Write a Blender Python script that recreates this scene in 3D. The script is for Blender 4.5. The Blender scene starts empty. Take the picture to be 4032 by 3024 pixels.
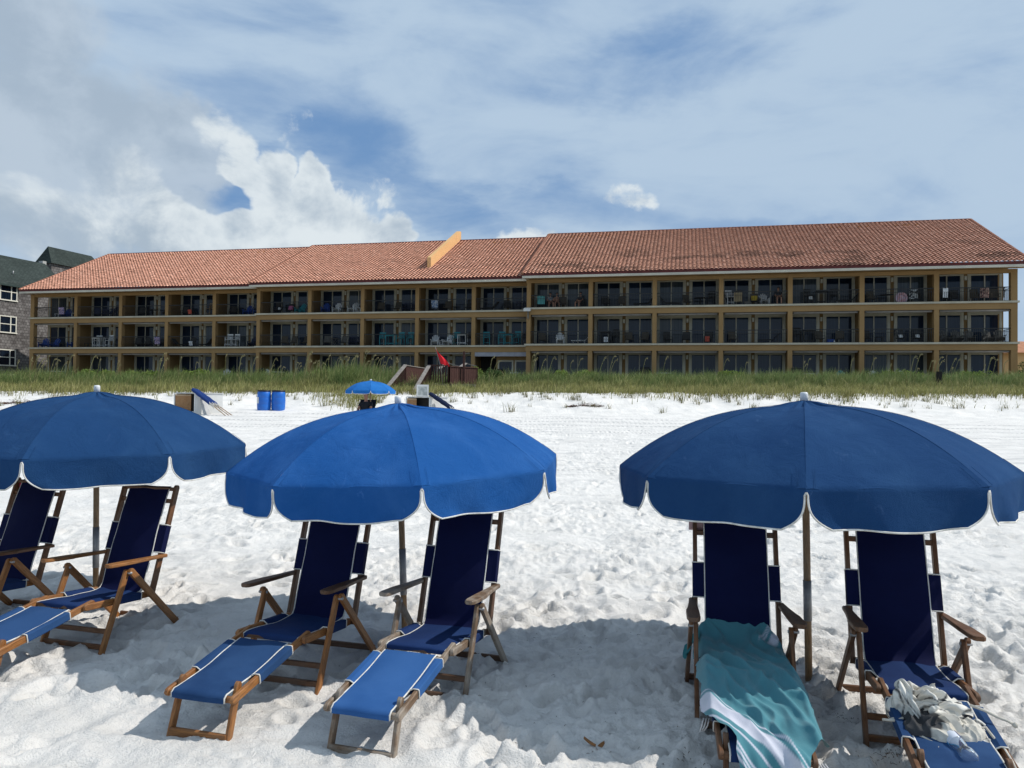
import bpy, math, random
import numpy as np
from mathutils import Vector, Matrix, Quaternion
R_ = math.radians
rng = np.random.default_rng(7)
random.seed(7)
scene = bpy.context.scene
col = scene.collection

# ------------------------------------------------------------------ object helpers
def tagd(o, label=None, cat=None, group=None, kind=None):
    if label: o['label'] = label
    if cat: o['category'] = cat
    if group: o['group'] = group
    if kind: o['kind'] = kind
    return o

def thing(name, label, cat, loc=(0, 0, 0), rotz=0.0, group=None, rot=None):
    o = bpy.data.objects.new(name, None)
    o.empty_display_size = 0.1
    col.objects.link(o)
    o.location = loc
    o.rotation_euler = rot if rot else (0, 0, rotz)
    return tagd(o, label, cat, group)

class MB:
    """collects quads and builds them as one mesh object"""
    def __init__(s):
        s.v, s.f, s.uv, s.sm = [], [], [], []
    def add(s, vs, fs, uvs=None, smooth=False):
        b = len(s.v)
        s.v.extend([tuple(p) for p in vs])
        for i, f in enumerate(fs):
            s.f.append(tuple(b + k for k in f))
            s.uv.append(uvs[i] if uvs else [(0, 0)] * len(f))
            s.sm.append(smooth)
        return s
    def sweep(s, secs, closed_ring=True, caps=True, smooth=False, ulen=None, vlen=None):
        """secs: list of rings (lists of points), joined in order"""
        n = len(secs[0]); vs = [p for r in secs for p in r]; fs = []; uv = []
        L = [0.0]
        for a, b in zip(secs[:-1], secs[1:]):
            L.append(L[-1] + (sum((Vector(q) for q in b), Vector()) / n - sum((Vector(q) for q in a), Vector()) / n).length)
        per = [0.0]
        r0 = secs[len(secs) // 2]
        for i in range(n):
            per.append(per[-1] + (Vector(r0[(i + 1) % n]) - Vector(r0[i])).length)
        m = n if closed_ring else n - 1
        off = random.random() * 7
        for k in range(len(secs) - 1):
            for i in range(m):
                j = (i + 1) % n
                fs.append((k * n + i, k * n + j, (k + 1) * n + j, (k + 1) * n + i))
                uv.append([(L[k] + off, per[i]), (L[k] + off, per[i + 1]), (L[k + 1] + off, per[i + 1]), (L[k + 1] + off, per[i])])
        if caps and closed_ring:
            fs.append(tuple(range(n))[::-1]); uv.append([(off, 0.01 * q) for q in range(n)])
            fs.append(tuple((len(secs) - 1) * n + i for i in range(n))); uv.append([(off + L[-1], 0.01 * q) for q in range(n)])
        return s.add(vs, fs, uv, smooth)
    def bar(s, p0, p1, w, h, side=(1, 0, 0), bev=0.004, round0=False, round1=False):
        """board from p0 to p1: w along side, h across, chamfered; optional half-round ends"""
        p0, p1 = Vector(p0), Vector(p1); d = (p1 - p0); L = d.length; d.normalize()
        sd = Vector(side); sd = (sd - d * sd.dot(d)).normalized(); up = d.cross(sd)
        def ring(c, hh):
            a, b = w / 2, hh / 2; e = min(bev, a * .5, max(b * .5, .0005))
            return [c + sd * x + up * y for x, y in ((a - e, -b), (a, -b + e), (a, b - e), (a - e, b), (-a + e, b), (-a, b - e), (-a, -b + e), (-a + e, -b))]
        secs = []; r = h / 2
        if round0:
            for t in (0.04, .15, .35, .65): secs.append(ring(p0 + d * (r * t), h * math.sqrt(1 - (1 - t) ** 2)))
            secs.append(ring(p0 + d * r, h))
        else: secs.append(ring(p0, h))
        for q in (.33, .66): secs.append(ring(p0 + d * (L * q), h))
        if round1:
            secs.append(ring(p1 - d * r, h))
            for t in (.65, .35, .15, .04): secs.append(ring(p1 - d * (r * t), h * math.sqrt(1 - (1 - t) ** 2)))
        else: secs.append(ring(p1, h))
        return s.sweep(secs)
    def box(s, lo, hi, bev=0):
        x0, y0, z0 = lo; x1, y1, z1 = hi
        if bev:
            return s.bar(((x0 + x1) / 2, (y0 + y1) / 2, z0), ((x0 + x1) / 2, (y0 + y1) / 2, z1), x1 - x0, y1 - y0, (1, 0, 0), bev)
        vs = [(x0, y0, z0), (x1, y0, z0), (x1, y1, z0), (x0, y1, z0), (x0, y0, z1), (x1, y0, z1), (x1, y1, z1), (x0, y1, z1)]
        X, Y, Z = x1 - x0, y1 - y0, z1 - z0
        def q(a, b, oa=0, ob=0): return [(oa, ob), (oa + a, ob), (oa + a, ob + b), (oa, ob + b)]
        return s.add(vs, [(0, 1, 5, 4), (1, 2, 6, 5), (2, 3, 7, 6), (3, 0, 4, 7), (4, 5, 6, 7), (3, 2, 1, 0)],
                     [q(X, Z, x0, z0), q(Y, Z, y0, z0), q(X, Z, -x1, z0), q(Y, Z, -y1, z0), q(X, Y, x0, y0), q(X, Y)])
    def tube(s, pts, r, n=8, smooth=True, caps=True):
        pts = [Vector(p) for p in pts]; secs = []
        rr = r if isinstance(r, (list, tuple)) else [r] * len(pts)
        ref = None
        for i, p in enumerate(pts):
            a = pts[max(i - 1, 0)]; b = pts[min(i + 1, len(pts) - 1)]
            d = (b - a).normalized()
            if ref is None:
                ref = Vector((0, 0, 1)) if abs(d.z) < .9 else Vector((1, 0, 0))
            x = (ref - d * ref.dot(d)).normalized(); y = d.cross(x); ref = x
            secs.append([p + (x * math.cos(t) + y * math.sin(t)) * rr[i] for t in [2 * math.pi * k / n for k in range(n)]])
        return s.sweep(secs, smooth=smooth, caps=caps)
    def lathe(s, prof, n=24, M=None, smooth=True):
        secs = []
        for r, z in prof:
            ring = [Vector((r * math.cos(2 * math.pi * k / n), r * math.sin(2 * math.pi * k / n), z)) for k in range(n)]
            secs.append([M @ p for p in ring] if M else ring)
        return s.sweep(secs, smooth=smooth)
    def grid(s, P, smooth=True, uvs=None):
        """P: rows x cols of points"""
        nr, nc = len(P), len(P[0]); vs = [p for r in P for p in r]; fs = []; uv = []
        for i in range(nr - 1):
            for j in range(nc - 1):
                fs.append((i * nc + j, i * nc + j + 1, (i + 1) * nc + j + 1, (i + 1) * nc + j))
                if uvs: uv.append([uvs[i][j], uvs[i][j + 1], uvs[i + 1][j + 1], uvs[i + 1][j]])
        return s.add(vs, fs, uv if uvs else None, smooth)
    def mesh(s, name):
        me = bpy.data.meshes.new(name)
        me.from_pydata(s.v, [], s.f)
        ul = me.uv_layers.new(name='UVMap')
        flat = [c for f in s.uv for p in f for c in p]
        ul.data.foreach_set('uv', flat)
        me.polygons.foreach_set('use_smooth', s.sm)
        me.update()
        return me
    def build(s, name, mat, parent=None):
        return link(name, s.mesh(name), mat, parent)

def link(name, me, mat, parent=None):
    o = bpy.data.objects.new(name, me)
    if mat is not None and not me.materials: me.materials.append(mat)
    col.objects.link(o)
    if parent is not None: o.parent = parent
    return o

def npmesh(name, V, F, smooth=False, attrs=None):
    """V (n,3), F (m,3|4) arrays"""
    V = np.asarray(V, dtype=np.float32); F = np.asarray(F, dtype=np.int32)
    me = bpy.data.meshes.new(name)
    k = F.shape[1]
    me.vertices.add(len(V)); me.vertices.foreach_set('co', V.ravel())
    me.loops.add(F.size); me.loops.foreach_set('vertex_index', F.ravel())
    me.polygons.add(len(F)); me.polygons.foreach_set('loop_start', np.arange(0, F.size, k, dtype=np.int32))
    me.polygons.foreach_set('use_smooth', np.full(len(F), smooth, dtype=bool))
    me.update(calc_edges=True); me.validate()
    for nm, dom, arr in attrs or []:
        if arr.ndim == 2:
            a = me.attributes.new(nm, 'FLOAT_COLOR', dom); a.data.foreach_set('color', np.asarray(arr, np.float32).ravel())
        else:
            a = me.attributes.new(nm, 'FLOAT', dom); a.data.foreach_set('value', np.asarray(arr, np.float32))
    return me

def copy_tree(o, parent=None):
    c = o.copy(); col.objects.link(c); c.parent = parent
    for ch in list(o.children): copy_tree(ch, c)
    return c

# ------------------------------------------------------------------ noise
def _hash(ix, iy, seed):
    h = (ix.astype(np.int64) * 374761393 + iy.astype(np.int64) * 668265263 + seed * 974634777) & 0x7fffffff
    h = ((h ^ (h >> 13)) * 1274126177) & 0x7fffffff
    return (h ^ (h >> 16)) & 0xffff
def perlin(x, y, seed=0):
    x = np.asarray(x, float); y = np.asarray(y, float)
    ix = np.floor(x); iy = np.floor(y); fx = x - ix; fy = y - iy
    ux = fx * fx * fx * (fx * (fx * 6 - 15) + 10); uy = fy * fy * fy * (fy * (fy * 6 - 15) + 10)
    def g(dx, dy):
        a = _hash(ix + dx, iy + dy, seed) * (2 * np.pi / 65536.)
        return np.cos(a) * (fx - dx) + np.sin(a) * (fy - dy)
    a = g(0, 0) * (1 - ux) + g(1, 0) * ux; b = g(0, 1) * (1 - ux) + g(1, 1) * ux
    return (a * (1 - uy) + b * uy) * 1.5
def fbm(x, y, o=4, seed=0, gain=.5):
    t = 0; a = 1; f = 1
    for k in range(o):
        t = t + a * perlin(x * f + 13.7 * k, y * f - 7.1 * k, seed + k); a *= gain; f *= 2.03
    return t
def sstep(a, b, x):
    t = np.clip((x - a) / (b - a), 0, 1); return t * t * (3 - 2 * t)

# ------------------------------------------------------------------ material helpers
class NT:
    def __init__(s, tree): s.t = tree; s.n = tree.nodes; s.l = tree.links
    def node(s, typ, **kw):
        n = s.n.new(typ)
        for k, v in kw.items(): setattr(n, k, v)
        return n
    def put(s, sock, v):
        if hasattr(v, 'is_output') or isinstance(v, bpy.types.NodeSocket): s.l.new(v, sock)
        elif v is not None:
            if hasattr(sock.default_value, '__len__') and not hasattr(v, '__len__'): v = (v,) * len(sock.default_value)
            if hasattr(sock.default_value, '__len__') and len(sock.default_value) == 4 and len(v) == 3: v = (*v, 1)
            sock.default_value = v
    def m(s, op, a, b=None, c=None, clamp=False):
        n = s.node('ShaderNodeMath', operation=op); n.use_clamp = clamp
        for i, v in enumerate((a, b, c)):
            if v is not None: s.put(n.inputs[i], v)
        return n.outputs[0]
    def mix(s, f, a, b, mode='MIX'):
        n = s.node('ShaderNodeMix', data_type='RGBA', blend_type=mode)
        s.put(n.inputs[0], f); s.put(n.inputs[6], a); s.put(n.inputs[7], b)
        return n.outputs[2]
    def ss(s, a, b, x):
        n = s.node('ShaderNodeMapRange', interpolation_type='SMOOTHSTEP')
        s.put(n.inputs['Value'], x); s.put(n.inputs['From Min'], a); s.put(n.inputs['From Max'], b)
        return n.outputs[0]
    def noise(s, vec, scale, detail=3, rough=.55, dist=0):
        n = s.node('ShaderNodeTexNoise'); s.put(n.inputs['Vector'], vec)
        n.inputs['Scale'].default_value = scale; n.inputs['Detail'].default_value = detail
        n.inputs['Roughness'].default_value = rough; n.inputs['Distortion'].default_value = dist
        return n.outputs[0]
    def mapping(s, vec, scale=(1, 1, 1), loc=(0, 0, 0), rot=(0, 0, 0)):
        n = s.node('ShaderNodeMapping'); s.put(n.inputs[0], vec); n.inputs[1].default_value = loc
        n.inputs[2].default_value = rot; n.inputs[3].default_value = scale
        return n.outputs[0]
    def bump(s, h, strength=.3, dist=.01):
        n = s.node('ShaderNodeBump'); n.inputs['Strength'].default_value = strength; n.inputs['Distance'].default_value = dist
        s.put(n.inputs['Height'], h); return n.outputs[0]

def newmat(name, rough=.7, spec=.3, metallic=0.0):
    m = bpy.data.materials.new(name); m.use_nodes = True
    nt = NT(m.node_tree); b = m.node_tree.nodes['Principled BSDF']
    b.inputs['Roughness'].default_value = rough; b.inputs['Specular IOR Level'].default_value = spec; b.inputs['Metallic'].default_value = metallic
    return m, nt, b

def M_noise(name, c1, c2, scale=6, rough=.75, spec=.25, detail=4, bump=0.0, bscale=None, coord='Object', lo=.35, hi=.65, metallic=0, bdist=.004):
    m, nt, b = newmat(name, rough, spec, metallic)
    tc = nt.node('ShaderNodeTexCoord').outputs[coord]
    f = nt.ss(lo, hi, nt.noise(tc, scale, detail))
    nt.put(b.inputs['Base Color'], nt.mix(f, c1, c2))
    if bump: nt.put(b.inputs['Normal'], nt.bump(nt.noise(tc, bscale or scale * 6, 3), bump, bdist))
    return m

def M_wood(name, c1, c2, grey, greyamt, rough=.55):
    m, nt, b = newmat(name, rough, .35)
    uv = nt.node('ShaderNodeUVMap').outputs[0]
    tc = nt.node('ShaderNodeTexCoord').outputs['Object']
    g1 = nt.noise(nt.mapping(uv, (4.0, 55, 1)), 1.0, 5, .65, .6)
    g2 = nt.noise(nt.mapping(uv, (14, 260, 1)), 1.0, 3, .6)
    c = nt.mix(nt.ss(.3, .7, g1), c1, c2)
    c = nt.mix(nt.m('MULTIPLY', nt.ss(.42, .62, g2), .6), c, tuple(x * .35 for x in c1))
    stain = nt.ss(.5, .72, nt.noise(nt.mapping(uv, (5, 9, 1), (3, 3, 0)), 1.0, 5, .7)); c = nt.mix(nt.m('MULTIPLY', stain, .55), c, tuple(x * .4 for x in c1))
    w = nt.m('MULTIPLY', nt.ss(.4, .62, nt.noise(tc, 5.5, 5, .65)), greyamt)
    c = nt.mix(w, c, grey)
    nt.put(b.inputs['Base Color'], c)
    nt.put(b.inputs['Normal'], nt.bump(nt.m('ADD', g1, g2), .35, .002))
    return m

def M_fabric(name, c, fade, scale=3.0, rough=.85, amt=.6, sand=None):
    m, nt, b = newmat(name, rough, .15)
    tc = nt.node('ShaderNodeTexCoord').outputs['Object']
    f = nt.m('MULTIPLY', nt.ss(.38, .72, nt.noise(tc, scale, 6, .6, .4)), amt)
    cc = nt.mix(f, c, fade)
    fine = nt.noise(tc, 260, 2, .5)
    cc = nt.mix(nt.m('MULTIPLY', fine, .28), cc, tuple(min(1, x * 1.9 + .004) for x in c))
    if sand:
        # loose sand left on the cloth
        pos = nt.node('ShaderNodeVectorMath', operation='DISTANCE'); nt.put(pos.inputs[0], nt.mapping(tc, sand[1])); pos.inputs[1].default_value = sand[0]
        k = nt.m('ADD', nt.ss(.13, .0, pos.outputs['Value']), nt.m('MULTIPLY', nt.noise(tc, 38, 4, .7), .9))
        cc = nt.mix(nt.ss(1.02, 1.16, k), cc, (.52, .47, .43))
    nt.put(b.inputs['Base Color'], cc)
    h = nt.m('ADD', nt.noise(tc, 420, 1), nt.m('MULTIPLY', nt.noise(tc, 9, 4, .6), 1.3))
    nt.put(b.inputs['Normal'], nt.bump(h, .25, .006))
    return m

def M_plain(name, c, rough=.5, spec=.4, metallic=0.0):
    m, nt, b = newmat(name, rough, spec, metallic)
    tc = nt.node('ShaderNodeTexCoord').outputs['Object']
    nt.put(b.inputs['Base Color'], nt.mix(nt.m('MULTIPLY', nt.noise(tc, 9, 4), .5), c, tuple(x * .72 for x in c)))
    return m

# ------------------------------------------------------------------ camera
CAMH = 1.673
pt, rl = .019, .0122
fw = Vector((0, math.cos(pt), math.sin(pt))); up0 = Vector((0, -math.sin(pt), math.cos(pt))); ri0 = Vector((1, 0, 0))
ri = ri0 * math.cos(rl) + up0 * math.sin(rl); up = up0 * math.cos(rl) - ri0 * math.sin(rl)
cam = bpy.data.cameras.new('camera'); camo = bpy.data.objects.new('camera', cam); col.objects.link(camo)
cam.sensor_width = 36; cam.lens = 36 * 3027 / 4032; cam.clip_end = 6000; cam.clip_start = .05
camo.matrix_world = Matrix(((ri.x, up.x, -fw.x, 0), (ri.y, up.y, -fw.y, 0), (ri.z, up.z, -fw.z, CAMH), (0, 0, 0, 1)))
scene.camera = camo
scene.view_settings.view_transform = 'Standard'; scene.view_settings.look = 'None'; scene.view_settings.exposure = 0

# ------------------------------------------------------------------ sun and sky
SUN = Vector((.92, .02, 1.0)).normalized()
sl = bpy.data.lights.new('sun', 'SUN'); so = bpy.data.objects.new('sun', sl); col.objects.link(so)
sl.energy = 3.75; sl.angle = R_(.53); sl.color = (1.0, .955, .89)
so.rotation_euler = (-SUN).to_track_quat('-Z', 'Y').to_euler()
so.location = (30, 0, 40)

def make_world():
    w = bpy.data.worlds.new('World'); scene.world = w; w.use_nodes = True
    nt = NT(w.node_tree); bg = w.node_tree.nodes['Background']; bg.inputs['Strength'].default_value = .1
    sky = nt.node('ShaderNodeTexSky', sky_type='NISHITA'); sky.sun_disc = False
    sky.sun_elevation = math.asin(SUN.z); sky.sun_rotation = math.atan2(SUN.x, SUN.y)
    sky.air_density = 1.0; sky.dust_density = .6; sky.ozone_density = 1.5; sky.altitude = 0
    d = nt.node('ShaderNodeTexCoord').outputs['Generated']
    sp = nt.node('ShaderNodeSeparateXYZ'); nt.put(sp.inputs[0], d)
    X, Y, Z = sp.outputs
    az = nt.m('ARCTAN2', X, Y); el = nt.m('ARCSINE', Z)
    def pc(vx, vy):      # a compass bearing and a height in the sky
        a = math.atan((vx - 1106) / 1661); e = math.atan((861 + .0122 * (vx - 1106) - vy) / 1661 * math.cos(a))
        return a, e
    def blob(vx, vy, rx, ry, tilt=0.0):
        a, e = pc(vx, vy); sx = rx / 1661 * math.cos(a) ** 2; sy = ry / 1661 * math.cos(a)
        da = nt.m('SUBTRACT', az, a); de = nt.m('SUBTRACT', el, e)
        if tilt:
            c, s_ = math.cos(tilt), math.sin(tilt)
            da, de = nt.m('ADD', nt.m('MULTIPLY', da, c), nt.m('MULTIPLY', de, s_)), nt.m('SUBTRACT', nt.m('MULTIPLY', de, c), nt.m('MULTIPLY', da, s_))
        q = nt.m('ADD', nt.m('POWER', nt.m('DIVIDE', da, sx), 2), nt.m('POWER', nt.m('DIVIDE', de, sy), 2))
        return nt.ss(1.5, 0.0, q)
    def msum(*a):
        r = a[0]
        for b in a[1:]: r = nt.m('MAXIMUM', r, b)
        return r
    comb = nt.node('ShaderNodeCombineXYZ'); nt.put(comb.inputs[0], az); nt.put(comb.inputs[1], nt.m('MULTIPLY', el, 1.15)); comb.inputs[2].default_value = .37
    V = comb.outputs[0]
    # cumulus heap in front of a soft grey bank
    warp = nt.node('ShaderNodeTexNoise'); warp.inputs['Scale'].default_value = 6; warp.inputs['Detail'].default_value = 4; warp.inputs['Roughness'].default_value = .6; nt.put(warp.inputs['Vector'], V)
    wsep = nt.node('ShaderNodeSeparateXYZ'); nt.put(wsep.inputs[0], warp.outputs['Color'])
    az0, el0 = az, el
    az = nt.m('ADD', az0, nt.m('MULTIPLY', nt.m('SUBTRACT', wsep.outputs[0], .5), .17))
    el = nt.m('ADD', el0, nt.m('MULTIPLY', nt.m('SUBTRACT', wsep.outputs[1], .5), .13))
    def shp(*L):
        r = None
        for q in L:
            k = q[5] if len(q) > 5 else 1
            v = blob(*q[:5]) if len(q) > 4 else blob(*q)
            if k != 1: v = nt.m('MULTIPLY', v, k)
            r = v if r is None else nt.m('MAXIMUM', r, v)
        return r
    shape = shp((660, 480, 235, 130), (400, 500, 300, 125), (800, 480, 120, 66), (525, 335, 66, 95), (610, 375, 70, 80), (705, 395, 70, 70), (850, 470, 60, 50), (300, 395, 190, 85),
                (480, 262, 100, 50, .1, .85), (650, 292, 52, 44, -.6, .58), (1352, 402, 60, 50, .5, .52), (1110, 516, 130, 46, .15, .68), (900, 518, 60, 26, 0, .68), (120, 500, 260, 120), (815, 408, 40, 34, .4, .8))
    hole = shp((400, 352, 80, 34, .15), (470, 392, 52, 40, -.5))
    bank = shp((90, 330, 420, 240), (330, 285, 250, 85, .1), (20, 120, 240, 240, 0, .8))
    az, el = az0, el0
    n1 = nt.noise(V, 8, 7, .62, .25)
    off = nt.node('ShaderNodeVectorMath', operation='ADD'); nt.put(off.inputs[0], V); off.inputs[1].default_value = (.026, .030, 0)
    n1b = nt.noise(off.outputs[0], 8, 5, .55, .25)
    n2 = nt.noise(V, 3.1, 5, .55, .4)
    d0 = nt.m('MULTIPLY', nt.m('SUBTRACT', n1, .5), 2.7)
    sh = nt.m('SUBTRACT', shape, nt.m('MULTIPLY', hole, .75))
    den = nt.m('ADD', nt.m('MULTIPLY', nt.m('SUBTRACT', sh, .5), 1.3), nt.m('MULTIPLY', d0, nt.m('ADD', .1, nt.m('MULTIPLY', nt.ss(.0, .5, shape), .9))))
    soft = nt.ss(-.25, -.5, az)
    cov = nt.ss(-.02, nt.m('ADD', .34, nt.m('MULTIPLY', soft, .55)), den)
    lit = nt.m('ADD', .50, nt.m('MULTIPLY', nt.m('SUBTRACT', n1, n1b), 3.8))
    lit = nt.m('ADD', lit, nt.m('MULTIPLY', nt.m('SUBTRACT', 1.0, nt.ss(.0, .75, den)), .30))
    lit = nt.m('SUBTRACT', lit, nt.m('MULTIPLY', nt.ss(.13, -.02, el), .25))
    lit = nt.m('SUBTRACT', lit, nt.m('MULTIPLY', nt.ss(-.30, -.62, az), .38))
    lit = nt.m('ADD', lit, nt.m('MULTIPLY', nt.m('SUBTRACT', n2, .5), 1.1))
    lit = nt.ss(-.1, 1.05, lit)
    ccol = nt.mix(lit, (4.0, 4.9, 5.85), (7.5, 8.15, 8.5))
    bankcov = nt.m('MULTIPLY', nt.ss(.15, .75, nt.m('ADD', bank, nt.m('MULTIPLY', nt.m('SUBTRACT', n1, .5), 1.2))), .85)
    bankcol = nt.mix(nt.ss(.3, .7, nt.m('ADD', n2, nt.m('MULTIPLY', nt.m('SUBTRACT', n1, n1b), 1.2))), (3.75, 4.65, 5.7), (4.9, 5.8, 6.8))
    # thin veil of high cloud
    stretch = nt.mapping(V, (1.6, 4.6, 1), (0, 0, 0), (0, 0, R_(14)))
    vn = nt.noise(stretch, 2.1, 7, .58, .5); vn2 = nt.noise(nt.mapping(V, (1.0, 2.0, 1), (3, 1, 0), (0, 0, R_(-28))), 4.2, 6, .6, .6)
    aw2 = nt.noise(nt.mapping(V, (1, 2, 1), (5, 2, 0)), 3.2, 6, .6); aw3 = nt.noise(nt.mapping(V, (1, 2, 1), (1, 7, 0)), 3.2, 6, .6)
    az = nt.m('ADD', az0, nt.m('MULTIPLY', nt.m('SUBTRACT', aw2, .5), .30)); el = nt.m('ADD', el0, nt.m('MULTIPLY', nt.m('SUBTRACT', aw3, .5), .16))
    gaps = msum(blob(790, 330, 210, 125, -.45), blob(960, 440, 240, 70, -.3), blob(470, 360, 200, 80), nt.m('MULTIPLY', blob(1440, 120, 330, 85, .12), .75), nt.m('MULTIPLY', blob(620, 235, 260, 60, -.1), .6), nt.m('MULTIPLY', blob(1180, 455, 280, 60, -.15), .6), nt.m('MULTIPLY', blob(1600, 497, 360, 40), .4))
    az, el = az0, el0
    veil = nt.m('ADD', .86, nt.m('MULTIPLY', nt.m('SUBTRACT', vn, .5), 1.5))
    veil = nt.m('ADD', veil, nt.m('MULTIPLY', nt.m('SUBTRACT', vn2, .5), 1.0))
    veil = nt.m('SUBTRACT', veil, nt.m('MULTIPLY', gaps, .58))
    veil = nt.m('ADD', veil, nt.m('MULTIPLY', msum(blob(1750, 270, 480, 150, .1), nt.m('MULTIPLY', blob(1260, 60, 110, 120, .5), .6)), .16))
    veil = nt.ss(.02, 1.05, veil)
    base = nt.mix(.82, sky.outputs[0], (1.6, 3.1, 5.7))
    c = nt.mix(veil, base, (4.55, 5.85, 7.35))
    lowhaze = nt.m('MULTIPLY', nt.ss(.10, -.02, el), .35)
    c = nt.mix(lowhaze, c, (4.6, 5.7, 6.9))
    c = nt.mix(bankcov, c, bankcol)
    c = nt.mix(nt.m('MULTIPLY', cov, .95), c, ccol)
    nt.put(bg.inputs['Color'], c)
make_world()

# ------------------------------------------------------------------ sand and terrain
def ground_base(x, y):
    x = np.asarray(x, float); y = np.asarray(y, float)
    z = 1.05 * np.clip((y - 6) / 27, 0, 1) ** 2.2
    wob = 1.1 * perlin(x / 9., y * 0 + 3.3, 5) + .5 * perlin(x / 3.1, y * 0 + 8.3, 6)
    yy = y + wob
    z = z + .9 * sstep(32.6, 38.0, yy) + .55 * sstep(37.5, 45, yy) + .5 * sstep(45, 54, yy)
    z = z + .011 * x * sstep(33, 40, y) * (1 - sstep(48, 58, y))
    z = np.where(y < 0, z - .05 * (-y), z)
    return z

def sand_detail(x, y):
    r = np.clip(1.0 - (y - 16) / 30., .5, 1)
    x = x * (1 - .5 * sstep(5.5, 13, y))
    # broad undulation, trodden lumps, crisp small clods
    h = .030 * fbm(x * .55, y * .55, 2, 11)
    a = fbm(x * 1.7, y * 1.7, 3, 21)
    h += .026 * a
    rid = 1 - np.abs(perlin(x * 3.3 + .5 * a, y * 3.3, 31)) * 2
    h += .030 * rid * sstep(-.2, .5, fbm(x * .8, y * .8, 2, 41))
    b = fbm(x * 7.5, y * 7.5, 3, 51, .6)
    rough = sstep(-.35, .35, fbm(x * .6 + 9, y * .6, 2, 61))
    smooth_near = sstep(4.3, 3.5, y - .28 * 0 + .0 * x) * sstep(.0, -.6, x)      # wind-smoothed patch by the left footrests
    h += (.024 * b * (.35 + .65 * rough)) * (1 - .6 * smooth_near)
    c = 1 - np.abs(perlin(x * 17, y * 17, 71)) * 2
    h += .012 * c * (.25 + .75 * rough) * (1 - .6 * smooth_near)
    h += .007 * (1 - np.abs(perlin(x * 34, y * 34, 75)) * 2) * (.3 + .7 * rough)
    return h * r

def footprints(x, y, h):
    r2 = np.random.default_rng(3)
    n = 1500
    for i in range(n):
        Y = 2.2 * (26 / 2.2) ** r2.random() if i > 40 else r2.uniform(3, 7)
        Xr = Y * .85
        Xc = r2.uniform(-Xr, Xr); an = r2.uniform(0, 2 * np.pi); L = r2.uniform(.10, .16); W = L * r2.uniform(.38, .6); D = r2.uniform(.02, .055)
        if Y < 4.2 and Xc < -.4 and r2.random() < .8: continue
        i0, i1 = np.searchsorted(x, (Xc - .5, Xc + .5)); j0, j1 = np.searchsorted(y, (Y - .5, Y + .5))
        if i1 - i0 < 2 or j1 - j0 < 2: continue
        XX, YY = np.meshgrid(x[i0:i1], y[j0:j1])
        dx, dy = XX - Xc, YY - Y; c, s_ = np.cos(an), np.sin(an)
        q = np.sqrt(((dx * c + dy * s_) / L) ** 2 + ((-dx * s_ + dy * c) / W) ** 2) + .22 * perlin(XX * 9, YY * 9, 90 + i % 7)
        h[j0:j1, i0:i1] += -D * (1 - sstep(.45, 1.1, q)) + D * .45 * np.exp(-((q - 1.3) / .25) ** 2)

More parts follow.
